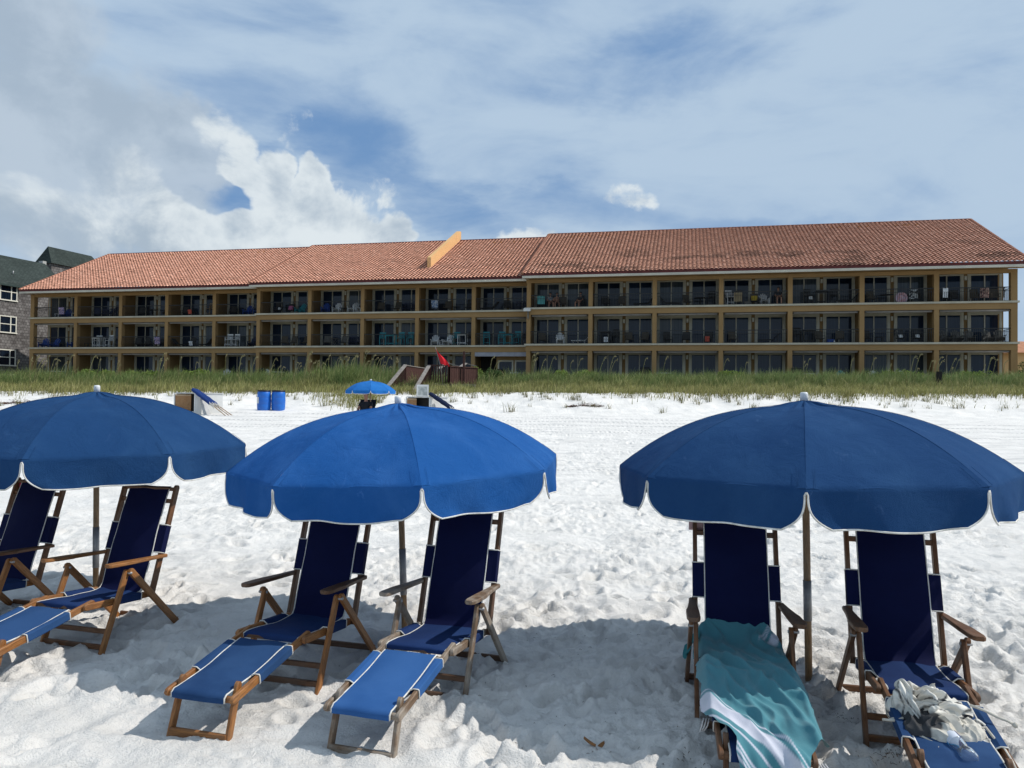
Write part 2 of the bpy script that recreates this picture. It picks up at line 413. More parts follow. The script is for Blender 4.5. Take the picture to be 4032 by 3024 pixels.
def make_sand():
    ys = [-26, -15, -8, -4, -1, .3, 1.0]
    y = 1.6
    while y < 34: ys.append(y); y *= 1.0042 if y < 12 else 1.0058
    while y < 48: ys.append(y); y += .22
    ys += list(np.linspace(48, 75, 60)) + [85, 100, 140, 220, 400, 900, 2500]
    xs = list(np.arange(-4.7, 4.7, .019)); x = 4.7; dx = .022; xp = []
    while x < 42: xp.append(x); x += dx; dx = min(dx * 1.02, .24)
    xp += [46, 55, 75, 120, 300, 900, 2500]
    xs = sorted([-q for q in xp] + xs + xp)
    xs = np.array(xs); ys = np.array(ys)
    Xg, Yg = np.meshgrid(xs, ys)
    H = ground_base(Xg, Yg)
    det = sand_detail(Xg, Yg)
    footprints(xs, ys, det)
    far = sstep(90, 46, Yg) * sstep(60, 42, np.abs(Xg)) * sstep(-3, 1, Yg)
    det += .05 * fbm(Xg * .9, Yg * 1.3, 3, 81) * sstep(31, 34.5, Yg)
    # flatter ruts left by the beach rake and buggy
    H = H + det * far
    V = np.stack([Xg, Yg, H], -1).reshape(-1, 3)
    ny, nx = Xg.shape
    idx = np.arange(ny * nx).reshape(ny, nx)
    F = np.stack([idx[:-1, :-1], idx[:-1, 1:], idx[1:, 1:], idx[1:, :-1]], -1).reshape(-1, 4)
    me = npmesh('sand_beach', V, F, True)
    m, nt, b = newmat('sand', .95, .08)
    tc = nt.node('ShaderNodeTexCoord').outputs['Object']
    sp = nt.node('ShaderNodeSeparateXYZ'); nt.put(sp.inputs[0], tc); X, Y, Z = sp.outputs
    n1 = nt.noise(tc, 1.6, 5, .6); n2 = nt.noise(tc, 26, 7, .75)
    c = nt.mix(nt.ss(.35, .7, n1), (.81, .785, .745), (.71, .69, .655))
    c = nt.mix(nt.m('MULTIPLY', nt.ss(.5, .75, n2), .5), c, (.50, .49, .475))
    # dark grains and shell grit
    vor = nt.node('ShaderNodeTexVoronoi'); nt.put(vor.inputs['Vector'], tc); vor.inputs['Scale'].default_value = 9
    speck = nt.m('MULTIPLY', nt.ss(.055, .03, vor.outputs['Distance']), nt.ss(.52, .62, nt.noise(tc, 2.3, 2)))
    c = nt.mix(nt.m('MULTIPLY', speck, .75), c, (.16, .13, .10))
    # buggy tracks across the beach
    xv = nt.m('MULTIPLY', X, .045)
    def track(y0, wdt, per):
        dy = nt.m('SUBTRACT', nt.m('ADD', Y, xv), y0)
        band = nt.ss(wdt, wdt * .6, nt.m('ABSOLUTE', dy))
        ph = nt.m('ADD', nt.m('MULTIPLY', X, 2 * math.pi / per), nt.m('MULTIPLY', nt.m('ABSOLUTE', dy), 14))
        return nt.m('MULTIPLY', band, nt.m('ADD', .5, nt.m('MULTIPLY', nt.m('SINE', ph), .5)))
    tr = track(28.6, .2, .17)
    for a in ((29.9, .2, .17), (27.0, .12, .15), (26.3, .12, .15), (16.8, .1, .11), (31.2, .15, .2)): tr = nt.m('MAXIMUM', tr, track(*a))
    lines = nt.noise(nt.mapping(tc, (.35, 9, 1), (0, 0, 0), (0, 0, -.045)), 1.0, 4, .6)
    lmask = nt.m('MULTIPLY', nt.ss(12, 18, Y), nt.ss(33.5, 31, Y))
    c = nt.mix(nt.m('MULTIPLY', tr, .65), c, (.38, .375, .37))
    c = nt.mix(nt.m('MULTIPLY', nt.m('MULTIPLY', nt.ss(.48, .7, lines), lmask), .62), c, (.47, .465, .46))
    spk2 = nt.m('MULTIPLY', nt.ss(.57, .72, nt.noise(nt.mapping(tc, (.5, 1.1, 1)), 3.3, 6, .75)), nt.ss(8, 16, Y))
    c = nt.mix(nt.m('MULTIPLY', spk2, .7), c, (.42, .41, .40))
    # dune soil under the grass
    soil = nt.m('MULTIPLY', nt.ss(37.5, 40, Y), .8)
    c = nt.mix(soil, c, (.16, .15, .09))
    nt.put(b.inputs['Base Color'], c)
    hb = nt.m('ADD', nt.m('MULTIPLY', nt.noise(tc, 11, 8, .72), 2.2), nt.m('MULTIPLY', nt.noise(tc, 90, 4, .7), .9))
    hb = nt.m('ADD', hb, nt.m('MULTIPLY', tr, -1.2))
    nt.put(b.inputs['Normal'], nt.bump(hb, .9, .014))
    o = link('sand_beach', me, m); o['kind'] = 'structure'
    # sea behind the viewer, seen only in the window glass
    mb = MB(); mb.add([(-3000, -4000, -.9), (3000, -4000, -.9), (3000, -20, -.9), (-3000, -20, -.9)], [(0, 1, 2, 3)])
    wm = M_noise('sea_water', (.01, .07, .085), (.015, .10, .11), .02, .12, .5, 5, .5, .6)
    o = mb.build('sea', wm); o['kind'] = 'structure'
make_sand()
def gz(x, y): return float(ground_base(np.array([x]), np.array([y]))[0])

# ------------------------------------------------------------------ foreground: beach loungers
METAL = M_noise('galvanised_metal', (.40, .40, .40), (.27, .27, .27), 14, .5, .5, metallic=.35)
PIPING = M_noise('white_piping', (.74, .73, .69), (.55, .53, .48), 20, .8)
def woods():
    amber = M_wood('amber_wood', (.25, .095, .026), (.40, .175, .052), (.26, .19, .13), .15)
    brown = M_wood('brown_wood', (.115, .046, .017), (.205, .088, .033), (.20, .15, .11), .3)
    grey = M_wood('weathered_wood', (.15, .092, .052), (.25, .165, .105), (.33, .29, .24), .75)
    dark = M_wood('dark_wood', (.085, .038, .018), (.15, .07, .032), (.17, .13, .10), .3)
    return amber, brown, grey, dark
AMBER, BROWN, GREYW, DARKW = woods()
NAVY_SHADED = M_fabric('shaded_navy_canvas', (.0028, .0050, .036), (.004, .009, .055))  # one navy painted in steps: backs darkened as shade, footrests lightened as sun
NAVY = M_fabric('navy_canvas', (.008, .023, .085), (.016, .046, .14))
NAVY_SANDY = M_fabric('navy_canvas_sandy', (.017, .054, .145), (.03, .078, .19), sand=((.02, -1.02, .26), (1, .62, 1)))
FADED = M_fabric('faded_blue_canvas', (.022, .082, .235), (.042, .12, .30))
NAVY2 = M_fabric('footrest_navy_canvas', (.012, .040, .112), (.024, .066, .16), amt=.8)

def canvas_sheet(prof, xs, sag, bow, seed):
    """prof: (s,z) polyline resampled; xs: lateral stations; returns grid rows"""
    P = [Vector((0, -a, b)) for a, b in prof]
    L = [0]
    for a, b in zip(P[:-1], P[1:]): L.append(L[-1] + (b - a).length)
    n = 26; rows = []; uv = []
    for i in range(n + 1):
        t = L[-1] * i / n; k = max(j for j in range(len(L)) if L[j] <= t + 1e-9); k = min(k, len(P) - 2)
        q = P[k].lerp(P[k + 1], (t - L[k]) / (L[k + 1] - L[k]))
        tan = (P[k + 1] - P[k]).normalized(); nrm = Vector((0, tan.z, -tan.y))
        row = []
        for x in xs:
            u = x / xs[-1]
            d = -sag * math.sin(math.pi * i / n) * (1 - u * u * .8) + bow * float(perlin(np.array([x * 9 + seed]), np.array([t * 6]), 5)[0])
            row.append(Vector((x, q.y, q.z)) + nrm * -d)
        rows.append(row); uv.append([(x, t) for x in xs])
    return rows, uv

def thick_sheet(mb, rows, uv, th):
    mb.grid(rows, True, uv)
    n = len(rows); m = len(rows[0])
    back = []
    for i in range(n):
        a = rows[max(i - 1, 0)]; b = rows[min(i + 1, n - 1)]
        back.append([rows[i][j] - ((b[j] - a[j]).cross(rows[i][min(j + 1, m - 1)] - rows[i][max(j - 1, 0)])).normalized() * -th for j in range(m)])
    mb.grid([r[::-1] for r in back], True, [u[::-1] for u in uv])

def smooth_prof(pts, n=5):
    """Catmull-Rom through (s,z) points"""
    out = []
    p = [pts[0]] + list(pts) + [pts[-1]]
    for i in range(1, len(p) - 2):
        for k in range(n):
            t = k / n
            out.append(tuple(.5 * ((2 * p[i][c]) + (-p[i - 1][c] + p[i + 1][c]) * t + (2 * p[i - 1][c] - 5 * p[i][c] + 4 * p[i + 1][c] - p[i + 2][c]) * t * t + (-p[i - 1][c] + 3 * p[i][c] - 3 * p[i + 1][c] + p[i + 2][c]) * t ** 3) for c in (0, 1)))
    out.append(pts[-1]); return out

def make_lounger(label, loc, head, wood, wood2, fabric, fabric_foot=None, group='wooden beach loungers', seed=0, arm_wood=None):
    root = thing('beach_lounger', label, 'beach lounger', loc, -R_(head), group)
    W = lambda x, s, z: Vector((x, -s, z))
    ff = fabric_foot or fabric
    aw = arm_wood or wood2
    j = lambda a=.004: random.uniform(-a, a)
    for sx in (-1, 1):
        MB().bar(W(sx * .228, .275, .245), W(sx * .228, .028, 1.005), .024, .044, round1=True).build('back_rail', wood2, root)
        fl = MB().bar(W(sx * .243, .517, .492), W(sx * (.243), .742, -.05), .022, .044, round0=True).build('front_leg', wood, root)
        rl_ = MB().bar(W(sx * .267, .523, .492), W(sx * .267, -.012, -.05), .022, .046, round0=True).build('rear_leg', wood, root)
        MB().tube([W(sx * .227, .522, .470), W(sx * .284, .522, .470)], .0085, 10).build('pivot_bolt', METAL, root)
        MB().tube([W(sx * .255, .03, .01), W(sx * .283, .03, .01)], .007, 8).build('foot_bolt', METAL, root)
        MB().bar(W(sx * .255, .47, .521), W(sx * .255, .62, .531), .016, .004).build('arm_bracket', METAL, root)
        # flat paddle armrest, narrower behind
        arm = MB(); secs = []
        for s_, w, dx in ((.15, .030, -.012), (.165, .040, -.01), (.30, .046, -.006), (.44, .060, 0), (.50, .070, .004), (.66, .070, .006), (.70, .058, .006), (.712, .036, .006)):
            z = .516 + (s_ - .15) * .062
            c = W(sx * (.255 + dx), s_, z); a = w / 2; h = .011; e = .004
            secs.append([c + Vector((q, 0, r)) for q, r in ((a - e, -h), (a, -h + e), (a, h - e), (a - e, h), (-a + e, h), (-a, h - e), (-a, -h + e), (-a + e, -h))])
        arm.sweep(secs).build('armrest', aw, root)
        MB().bar(W(sx * .212, .285, .268), W(sx * .212, .845, .312), .022, .042, round0=True, round1=True).build('seat_rail', wood, root)
        MB().bar(W(sx * .186, .735, .322), W(sx * .186, 1.452, .196), .022, .042, round0=True, round1=True).build('footrest_rail', wood, root)
        MB().bar(W(sx * .160, 1.356, .262), W(sx * .164, 1.452, -.045), .022, .040, round0=True).build('footrest_leg', wood, root)
    # cross members
    MB().bar(W(-.232, .036, .975), W(.232, .036, .975), .026, .026, (0, 1, 0)).build('crossbar', wood2, root)
    MB().bar(W(-.232, .068, .892), W(.232, .068, .892), .020, .030, (0, 1, 0)).build('crossbar', wood2, root)
    MB().bar(W(-.225, .285, .262), W(.225, .285, .262), .03, .024, (0, 1, 0)).build('crossbar', wood2, root)
    MB().bar(W(-.222, .825, .305), W(.222, .825, .305), .024, .024, (0, 1, 0)).build('crossbar', wood2, root)
    MB().bar(W(-.178, 1.432, .199), W(.178, 1.432, .199), .026, .028, (0, 1, 0)).build('crossbar', wood, root)
    MB().bar(W(-.178, .90, .293), W(.178, .90, .293), .022, .022, (0, 1, 0)).build('crossbar', wood, root)
    MB().bar(W(-.256, .022, .025), W(.256, .022, .025), .022, .036, (0, 1, 0)).build('stretcher', wood2, root)
    MB().bar(W(-.235, .715, .028), W(.235, .715, .028), .020, .034, (0, 1, 0)).build('stretcher', wood2, root)
    MB().bar(W(-.235, .675, .118), W(.235, .675, .118), .018, .032, (0, 1, 0)).build('stretcher', wood2, root)
    MB().bar(W(-.160, 1.446, .014), W(.160, 1.446, .014), .022, .042, (0, 1, 0)).build('stretcher', wood, root)
    # canvas
    def panel(name, prof, hw, sag, sleeve, rail_x, rail_prof, fab, sd):
        xs = [hw * q for q in (-1, -.8, -.55, -.28, 0, .28, .55, .8, 1)]
        rows, uv = canvas_sheet(prof, xs, sag, .006, sd)
        mb = MB(); thick_sheet(mb, rows, uv, .003)
        o = mb.build(name, fab, root)
        pm = MB()
        for jx in (0, -1): pm.tube([r[jx] + Vector((0, 0, .0015)) for r in rows], .0042, 6)
        # wrapped side sleeves
        for sx in (-1, 1):
            a, b = sleeve; ring0 = []; sl_ = []
            n = 6
            for i in range(n + 1):
                t = i / n; s_ = rail_prof[0][0] + (rail_prof[1][0] - rail_prof[0][0]) * (a + (b - a) * t); z = rail_prof[0][1] + (rail_prof[1][1] - rail_prof[0][1]) * (a + (b - a) * t)
                d = Vector((0, -(rail_prof[1][0] - rail_prof[0][0]), rail_prof[1][1] - rail_prof[0][1])).normalized(); nr = Vector((0, d.z, -d.y))
                if nr.z < 0: nr = -nr
                if name == 'backrest_canvas': nr = -nr if nr.y > 0 else nr
                c = W(sx * rail_x, s_, z); e = min(rows, key=lambda r: (r[0] - c).length if sx < 0 else (r[-1] - c).length)[0 if sx < 0 else -1]
                e = Vector((sx * hw * .99, c.y, c.z)) + nr * max(-.03, min(.03, (e - c).dot(nr)))
                k = .018; hgt = .025
                ring = [e, c + nr * (hgt) + Vector((-sx * .014, 0, 0)), c + nr * hgt + Vector((sx * .013, 0, 0)), c + nr * (hgt - .006) + Vector((sx * .0155, 0, 0)), c - nr * (hgt - .006) + Vector((sx * .0155, 0, 0)), c - nr * hgt + Vector((sx * .012, 0, 0)), c - nr * hgt + Vector((-sx * .012, 0, 0)), e - nr * .006]
                ring = ring if sx > 0 else ring[::-1]
                sl_.append(ring)
            mb2 = MB(); mb2.sweep(sl_, closed_ring=False, caps=False, smooth=False)
            so_ = mb2.build('canvas_sleeve', fab, o)
            for e_ in (0, -1):
                rg = sl_[e_] if sx > 0 else sl_[e_][::-1]
                pm.tube(rg[:6], .0036, 6)
        pm.build('piping', PIPING, o)
        return o
    bp = smooth_prof([(.030, .992), (.055, .955), (.118, .80), (.196, .58), (.262, .40), (.295, .315), (.335, .283)])
    panel('backrest_canvas', bp, .176, .018, (.385, .63), .228, ((.275, .245), (.028, 1.005)), NAVY_SHADED, seed + 1)
    sp_ = smooth_prof([(.290, .296), (.36, .282), (.56, .285), (.80, .316), (.838, .312), (.835, .296)])
    panel('seat_canvas', sp_, .172, .022, (.14, .56), .212, ((.285, .268), (.845, .312)), fabric, seed + 2)
    fp_ = smooth_prof([(.888, .300), (.91, .306), (1.15, .254), (1.40, .222), (1.440, .220), (1.456, .205), (1.455, .184)])
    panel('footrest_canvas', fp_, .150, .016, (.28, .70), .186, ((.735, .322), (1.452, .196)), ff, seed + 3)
    return root

LOUNGERS = {}
LOUNGERS[1] = make_lounger('brown wooden lounger cut off by the left picture edge, under the leftmost umbrella', (-3.66, 6.06, 0), 15, AMBER, BROWN, NAVY, seed=10)
LOUNGERS[2] = make_lounger('amber wooden lounger under the leftmost umbrella with a smear of sand on its footrest', (-2.668, 5.767, 0), 16, AMBER, BROWN, NAVY, NAVY_SANDY, seed=20, arm_wood=AMBER)
LOUNGERS[3] = make_lounger('amber wooden lounger left of the bright blue umbrella pole, half its footrest in shade', (-1.124, 5.175, 0), 15.5, AMBER, DARKW, NAVY, NAVY2, seed=30)
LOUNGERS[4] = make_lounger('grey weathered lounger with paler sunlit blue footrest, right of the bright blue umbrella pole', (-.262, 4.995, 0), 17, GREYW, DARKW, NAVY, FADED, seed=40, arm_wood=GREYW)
LOUNGERS[5] = make_lounger('lounger covered by a teal striped towel, left of the right-hand umbrella pole', (1.334, 4.61, 0), 10.5, BROWN, DARKW, NAVY, seed=50)
LOUNGERS[6] = make_lounger('lounger holding a heaped cream and black blanket, right of the right-hand umbrella pole', (2.172, 4.45, 0), 14, BROWN, BROWN, NAVY, NAVY2, seed=60)
# slips of pink paper tied between the top bars of two loungers
PINKP = M_noise('pink_paper', (.62, .42, .42), (.55, .38, .40), 8, .8); INK = M_plain('ink', (.06, .02, .03), .7)
HOTPINK = M_noise('red_pink_paper', (.62, .06, .14), (.5, .04, .1), 8, .8)
def paper(root, mat, writing):
    o = MB().box((-.262, -.034, .90), (-.175, -.031, .988)).build('paper_slip', mat, root)
    if writing:
        mb = MB()
        for pts in ([(-.205, .965), (-.203, .951), (-.196, .949), (-.189, .953), (-.191, .964)], [(-.182, .963), (-.18, .952), (-.176, .951)],
                    [(-.222, .950), (-.224, .956), (-.231, .957), (-.234, .950), (-.230, .936), (-.222, .924), (-.215, .914), (-.211, .909)], [(-.222, .922), (-.226, .915), (-.236, .913)]):
            mb.tube([(x, -.0365, z) for x, z in pts], .0012, 5)
        mb.build('handwriting', INK, o)
paper(LOUNGERS[5], PINKP, True); paper(LOUNGERS[1], HOTPINK, False)

# ------------------------------------------------------------------ umbrellas
def M_canopy(name, c, fade):
    m, nt, b = newmat(name, .9, .06)
    tc = nt.node('ShaderNodeTexCoord').outputs['Object']
    uv = nt.node('ShaderNodeUVMap').outputs[0]
    f = nt.ss(.35, .75, nt.noise(tc, 2.4, 6, .62, .5))
    cc = nt.mix(nt.m('MULTIPLY', f, .55), c, fade)
    streak = nt.ss(.62, .78, nt.noise(nt.mapping(tc, (14, 3, 9), (0, 0, 0), (.3, .2, .6)), 1.0, 6, .7, .8))
    cc = nt.mix(nt.m('MULTIPLY', streak, .38), cc, tuple(min(1, x * 1.5 + .05) for x in fade))
    nt.put(b.inputs['Base Color'], cc)
    h = nt.m('ADD', nt.noise(tc, 300, 1), nt.m('MULTIPLY', nt.noise(tc, 6, 6, .62, .9), 4.0))
    nt.put(b.inputs['Normal'], nt.bump(h, .45, .010))
    return m
POLEW = M_wood('umbrella_pole_wood', (.30, .17, .08), (.42, .26, .13), (.36, .30, .22), .4)
CAPW = M_plain('white_plastic', (.74, .75, .75), .35)
RIBM = M_plain('rib_steel', (.30, .29, .28), .45, .5, .6)

def make_umbrella(label, base, L, rot, tilt, mat, R=1.14, h=.42, val=.19, cat_group='umbrellas over the loungers', detail=True, ferrule=None, pole_r=.0212, sc=1.0):
    ax = Vector((tilt[0], tilt[1], 1)).normalized()
    e1 = Vector((0, 1, 0)).cross(ax).normalized(); e2 = ax.cross(e1)
    root = thing('beach_umbrella', label, 'umbrella', base, group=cat_group)
    root.rotation_euler = Matrix((e1, e2, ax)).transposed().to_euler()
    def drop(q): 
        c = min(q / .17, 1); c = c * c * (3 - 2 * c)
        return h * (.07 * c + .93 * q ** 2.45)
    NG, NR, NS = 8, 26, 28
    P = lambda r, a, z: Vector((r * math.sin(a), -r * math.cos(a), z))
    can = MB(); seam = MB()
    for g in range(NG):
        a0 = rot + math.pi / 4 * g; a1 = a0 + math.pi / 4
        rows, uv = [], []
        for i in range(NR + 1):
            q = .016 / R + (1 - .016 / R) * (i / NR) ** .85; r = q * R; row = []
            p0 = P(r, a0, L - drop(q)); p1 = P(r, a1, L - drop(q))
            for k in range(NS + 1):
                t = k / NS; p = p0.lerp(p1, t)
                sagk = 4 * t * (1 - t)
                # cloth dips between ribs a little and puckers at the collar
                p = p + Vector((0, 0, -.014 * sagk * math.sin(math.pi * min(1, q * 1.02)) * R))
                out = Vector((p.x, p.y, 0)); 
                if out.length > 1e-4: out.normalize()
                p = p + out * (.018 * sagk * R * q * (1 - q * .75))
                if q < .2: p = p + Vector((0, 0, .006 * math.sin(t * math.pi * 4) * math.sin(math.pi * q / .2)))
                pk = math.exp(-min(t, 1 - t) ** 2 / .004) * math.exp(-(1 - q) ** 2 / .004)
                p = p + Vector((0, 0, .004 * pk))
                wr = float(perlin(np.array([q * 7 + g * 5]), np.array([t * 4.]), 17)[0])
                p = p + Vector((0, 0, .007 * wr * sagk))
                ten = math.exp(-(1 - q) / .10) * math.sin(t * 46 + g) * (math.exp(-t / .16) + math.exp(-(1 - t) / .16))
                p = p + Vector((0, 0, .0035 * ten))
                row.append(p)
            rows.append(row); uv.append([(k / NS, q) for k in range(NS + 1)])
        can.grid([r[::-1] for r in rows], True, [u[::-1] for u in uv])
        seam.tube([P(q_ * R, a0, L - drop(q_) + .0015) for q_ in [.07 + .93 * i / 16 for i in range(17)]], .0012 * sc, 5)
        for da in (-.035, .035):
            seam.tube([P(q_ * R * math.cos(.035), a0 + da / q_, L - drop(q_) + .001) for q_ in (.90, .93, .96, .99)], .0010 * sc, 4)
    canopy = can.build('canopy', mat, root)
    seam.build('seam', mat, canopy)
    for g in range(NG):
        a0 = rot + math.pi / 4 * g; a1 = a0 + math.pi / 4
        c0, c1 = P(R, a0, L - h), P(R, a1, L - h)
        outn = (c0 + c1); outn.z = 0; outn.normalize()
        nw, nh = 34, 15; rows = []; edge = []
        ph = random.uniform(0, 6)
        for i in range(nh + 1):
            row = []
            for k in range(nw + 1):
                t = k / nw
                # outline: narrow notch at the corners flaring to rounded lower corners
                dd = max(0.0, (i - 1) / (nh - 1)); e = max(0.0, (dd - .14) / .86)
                tl = 0 if dd < .14 else .008 + .125 * e ** 3.3
                tt = tl + (1 - 2 * tl) * t
                dep = val * dd * (1 + .03 * math.sin(t * 7 + ph)) * (1 + .05 * math.sin(math.pi * t))
                p = c0.lerp(c1, tt)
                if i == 0: p = p + Vector((0, 0, .014)) - outn * .012
                p = p + Vector((0, 0, -dep))
                flap = .016 * math.sin(t * 9 + ph) + .006 * math.sin(t * 19 + ph * 2) * (i / nh)
                p = p + outn * ((.012 + flap) * dd + .018 * .25 * R * 4 * tt * (1 - tt))
                row.append(p)
            rows.append(row)
        mv = MB(); mv.grid(rows, True, [[(k / nw, i / nh) for k in range(nw + 1)] for i in range(nh + 1)])
        v = mv.build('valance', mat, root)
        ed = [r[0] for r in rows[2:]] + rows[-1][1:-1] + [r[-1] for r in rows[:1:-1]]
        MB().tube(ed, .0048 * sc, 6).build('piping', PIPING, v)
    for g in range(NG if detail else 0):
        a0 = rot + math.pi / 4 * g
        rb = MB(); rb.tube([P(q * R, a0, L - drop(q) - .008) for q in [.03 + .965 * i / 14 for i in range(15)]], .0032, 6)
        rb.tube([P(.02, a0, L - h - .16), P(R * .52, a0, L - drop(.52) - .012)], .003, 6)
        rb.build('rib', RIBM, root)
    pole = MB().tube([(0, 0, -.12), (0, 0, L * .5), (0, 0, L + .005)], pole_r, 14).build('pole', POLEW, root)
    if ferrule:
        MB().tube([(0, 0, ferrule[0]), (0, 0, ferrule[1])], pole_r + .003, 16, caps=True).build('metal_sleeve', METAL, pole)
    cp = MB().lathe([(.0, L - .01), (.023 * sc, L - .01), (.0235 * sc, L + .036), (.022 * sc, L + .045), (.016 * sc, L + .050), (0, L + .051)], 18)
    cp.build('finial_cap', CAPW, root)
    return root
NAVYC = M_canopy('navy_umbrella_cloth', (.013, .050, .140), (.026, .078, .185))
BRIGHTC = M_canopy('bright_blue_umbrella_cloth', (.014, .086, .285), (.040, .140, .385))
BRIGHTC2 = M_canopy('sky_blue_umbrella_cloth', (.020, .14, .43), (.035, .19, .50))
make_umbrella('navy umbrella over the two leftmost loungers, cut by the left picture edge', (-3.27, 6.11, 0), 1.689, .9, (-.002, -.026), NAVYC, ferrule=(.30, .62))
make_umbrella('bright blue umbrella with faded streaks, between the two navy ones', (-.726, 5.399, 0), 1.634, .249, (-.039, -.037), BRIGHTC, ferrule=(.30, .62))
make_umbrella('large navy umbrella over the towel-covered lounger, nearest the right picture edge', (1.805, 4.651, 0), 1.684, -.361, (-.019, .008), NAVYC, ferrule=(.36, .60))

# ------------------------------------------------------------------ things lying on the loungers
def local(head, loc):
    a = -R_(head); c, s_ = math.cos(a), math.sin(a)
    return lambda x, s, z: Vector((loc[0] + c * x + s_ * s, loc[1] + s_ * x - c * s, loc[2] + z))

def make_towel():
    loc = LOUNGERS[5].location
    rt = thing('beach_towel', 'teal towel with white stripes draped over a lounger seat and footrest', 'towel', loc, -R_(10.5))
    prof = [(.24, .47), (.285, .372), (.34, .335), (.45, .330), (.62, .332), (.80, .350), (.90, .345), (1.15, .296), (1.40, .258), (1.455, .243), (1.49, .20), (1.515, .14), (1.535, .06), (1.55, .012), (1.60, .006)]
    xl = [(.24, -.13), (.30, -.245), (.45, -.252), (.7, -.25), (1.0, -.245), (1.10, -.246), (1.2, -.235), (1.3, -.19), (1.42, -.125), (1.6, -.115)]
    xr = [(.24, .12), (.30, .215), (.45, .25), (.7, .262), (1.0, .262), (1.2, .262), (1.36, .255), (1.45, .17), (1.6, .10)]
    ip = lambda tab, t: float(np.interp(t, [a for a, b in tab], [b for a, b in tab]))
    # walk along the profile by arc length
    Pp = [Vector((a, b)) for a, b in prof]; L = [0]
    for a, b in zip(Pp[:-1], Pp[1:]): L.append(L[-1] + (b - a).length)
    NI, NJ = 190, 110; V = []; C = []
    ts = np.linspace(0, L[-1], NI)
    S = np.interp(ts, L, [p.x for p in Pp]); Z = np.interp(ts, L, [p.y for p in Pp])
    k = np.ones(9) / 9
    S = np.convolve(np.pad(S, 4, 'edge'), k, 'valid'); Z = np.convolve(np.pad(Z, 4, 'edge'), k, 'valid')
    U = np.linspace(0, 1, NJ)
    XL = np.array([ip(xl, s) for s in S]); XR = np.array([ip(xr, s) for s in S])
    X = XL[:, None] + (XR - XL)[:, None] * U[None, :]
    SS = np.repeat(S[:, None], NJ, 1); TT = np.repeat(ts[:, None], NJ, 1); ZZ = np.repeat(Z[:, None], NJ, 1)
    X = X + .010 * fbm(TT * 7, U[None, :] * 2 + TT * 0, 3, 7) * (np.abs(U[None, :] - .5) * 2) ** 2
    # folds running down and to the right
    q = (X * 1.0 - TT * .38)
    f1 = (1 - np.abs(perlin(q * 8.0 + .6 * perlin(X * 5, TT * 5, 3), TT * 1.6, 12)) * 2)
    f2 = perlin(q * 22 + 3, TT * 2.6, 22)
    ease = sstep(.0, .12, TT)
    fold = (.022 * np.clip(f1, -1, 1) * sstep(-.3, .7, f1) + .006 * f2 + .007 * (1 - np.abs(perlin(X * 7 + TT * 3, TT * 4 - X * 3, 44)) * 2)) * ease
    fold += .034 * np.exp(-((q + .26 + .03 * np.sin(TT * 5)) / .022) ** 2) * sstep(.25, .5, TT) * sstep(1.35, 1.0, TT)
    fold += .022 * np.exp(-((q + .40) / .020) ** 2) * sstep(.35, .6, TT)
    fold += .020 * np.exp(-((q + .12) / .018) ** 2) * sstep(.2, .4, TT) * sstep(1.1, .9, TT)
    fold += .030 * np.exp(-(((X + .20) / .05) ** 2 + ((TT - .22) / .06) ** 2)) + .028 * np.exp(-(((X - .1) / .05) ** 2 + ((TT - .16) / .05) ** 2))
    # sides hang below the rails
    ov = np.clip((np.abs(X) - .205) / .055, 0, 1)
    hang = -.085 * ov ** 1.6 * sstep(1.42, 1.25, SS)
    dip = -.006 * np.cos(X / .2 * np.pi / 2) * sstep(.3, .5, SS) * sstep(1.4, 1.2, SS)
    ZZ = ZZ + fold * (1 - .5 * ov) + hang + dip
    sag = sstep(1.44, 1.5, SS)
    SS2 = SS + sag * (.02 * perlin(X * 12, TT * 2, 31) + fold * .8)
    V = np.stack([X, -SS2, ZZ], -1).reshape(-1, 3)
    # woven stripes lie along the short end of the towel
    d = ((X + .215) * .62 - (TT - .92) * .47) / .778 * -1
    teal = np.array([.060, .205, .245]); white = np.array([.66, .64, .72])
    w = sstep(.0, .006, d) * sstep(.068, .062, d)
    for a, bw in ((-.018, .004), (.100, .005), (.150, .005), (.166, .005), (.182, .005)):
        w = np.maximum(w, np.exp(-((d - a) / bw) ** 4))
    # the folded far corner shows its stripes too
    d2 = (X * .9 + TT * .45) - .215
    w2 = (sstep(.0, .004, d2) * sstep(.055, .05, d2) + np.exp(-((d2 + .02) / .004) ** 4) + np.exp(-((d2 + .035) / .004) ** 4)) * sstep(.21, .17, TT) * (X > 0)
    w = np.clip(np.maximum(w, w2), 0, 1)
    Ccol = teal[None, None] * (1 - w[..., None]) + white[None, None] * w[..., None]
    Ccol = np.concatenate([Ccol, np.ones_like(Ccol[..., :1])], -1).reshape(-1, 4)
    idx = np.arange(NI * NJ).reshape(NI, NJ)
    F = np.stack([idx[:-1, :-1], idx[1:, :-1], idx[1:, 1:], idx[:-1, 1:]], -1).reshape(-1, 4)
    me = npmesh('towel_cloth', V, F, True, [('tint', 'POINT', Ccol)])
    m, nt, b = newmat('teal_cotton', .9, .1)
    at_ = nt.node('ShaderNodeAttribute'); at_.attribute_name = 'tint'
    tc = nt.node('ShaderNodeTexCoord').outputs['Object']
    c = nt.mix(nt.m('MULTIPLY', nt.noise(tc, 300, 2, .6), .5), at_.outputs[0], (.11, .28, .32)); c = nt.mix(.35, c, at_.outputs[0])
    c = nt.mix(nt.m('MULTIPLY', nt.ss(.45, .7, nt.noise(tc, 4, 4)), .25), c, (.085, .23, .265))
    nt.put(b.inputs['Base Color'], c); b.inputs['Sheen Weight'].default_value = .2
    nt.put(b.inputs['Normal'], nt.bump(nt.m('ADD', nt.noise(tc, 350, 1), nt.m('MULTIPLY', nt.noise(tc, 24, 4, .6), 1.0)), .3, .005))
    link('cloth', me, m, rt)
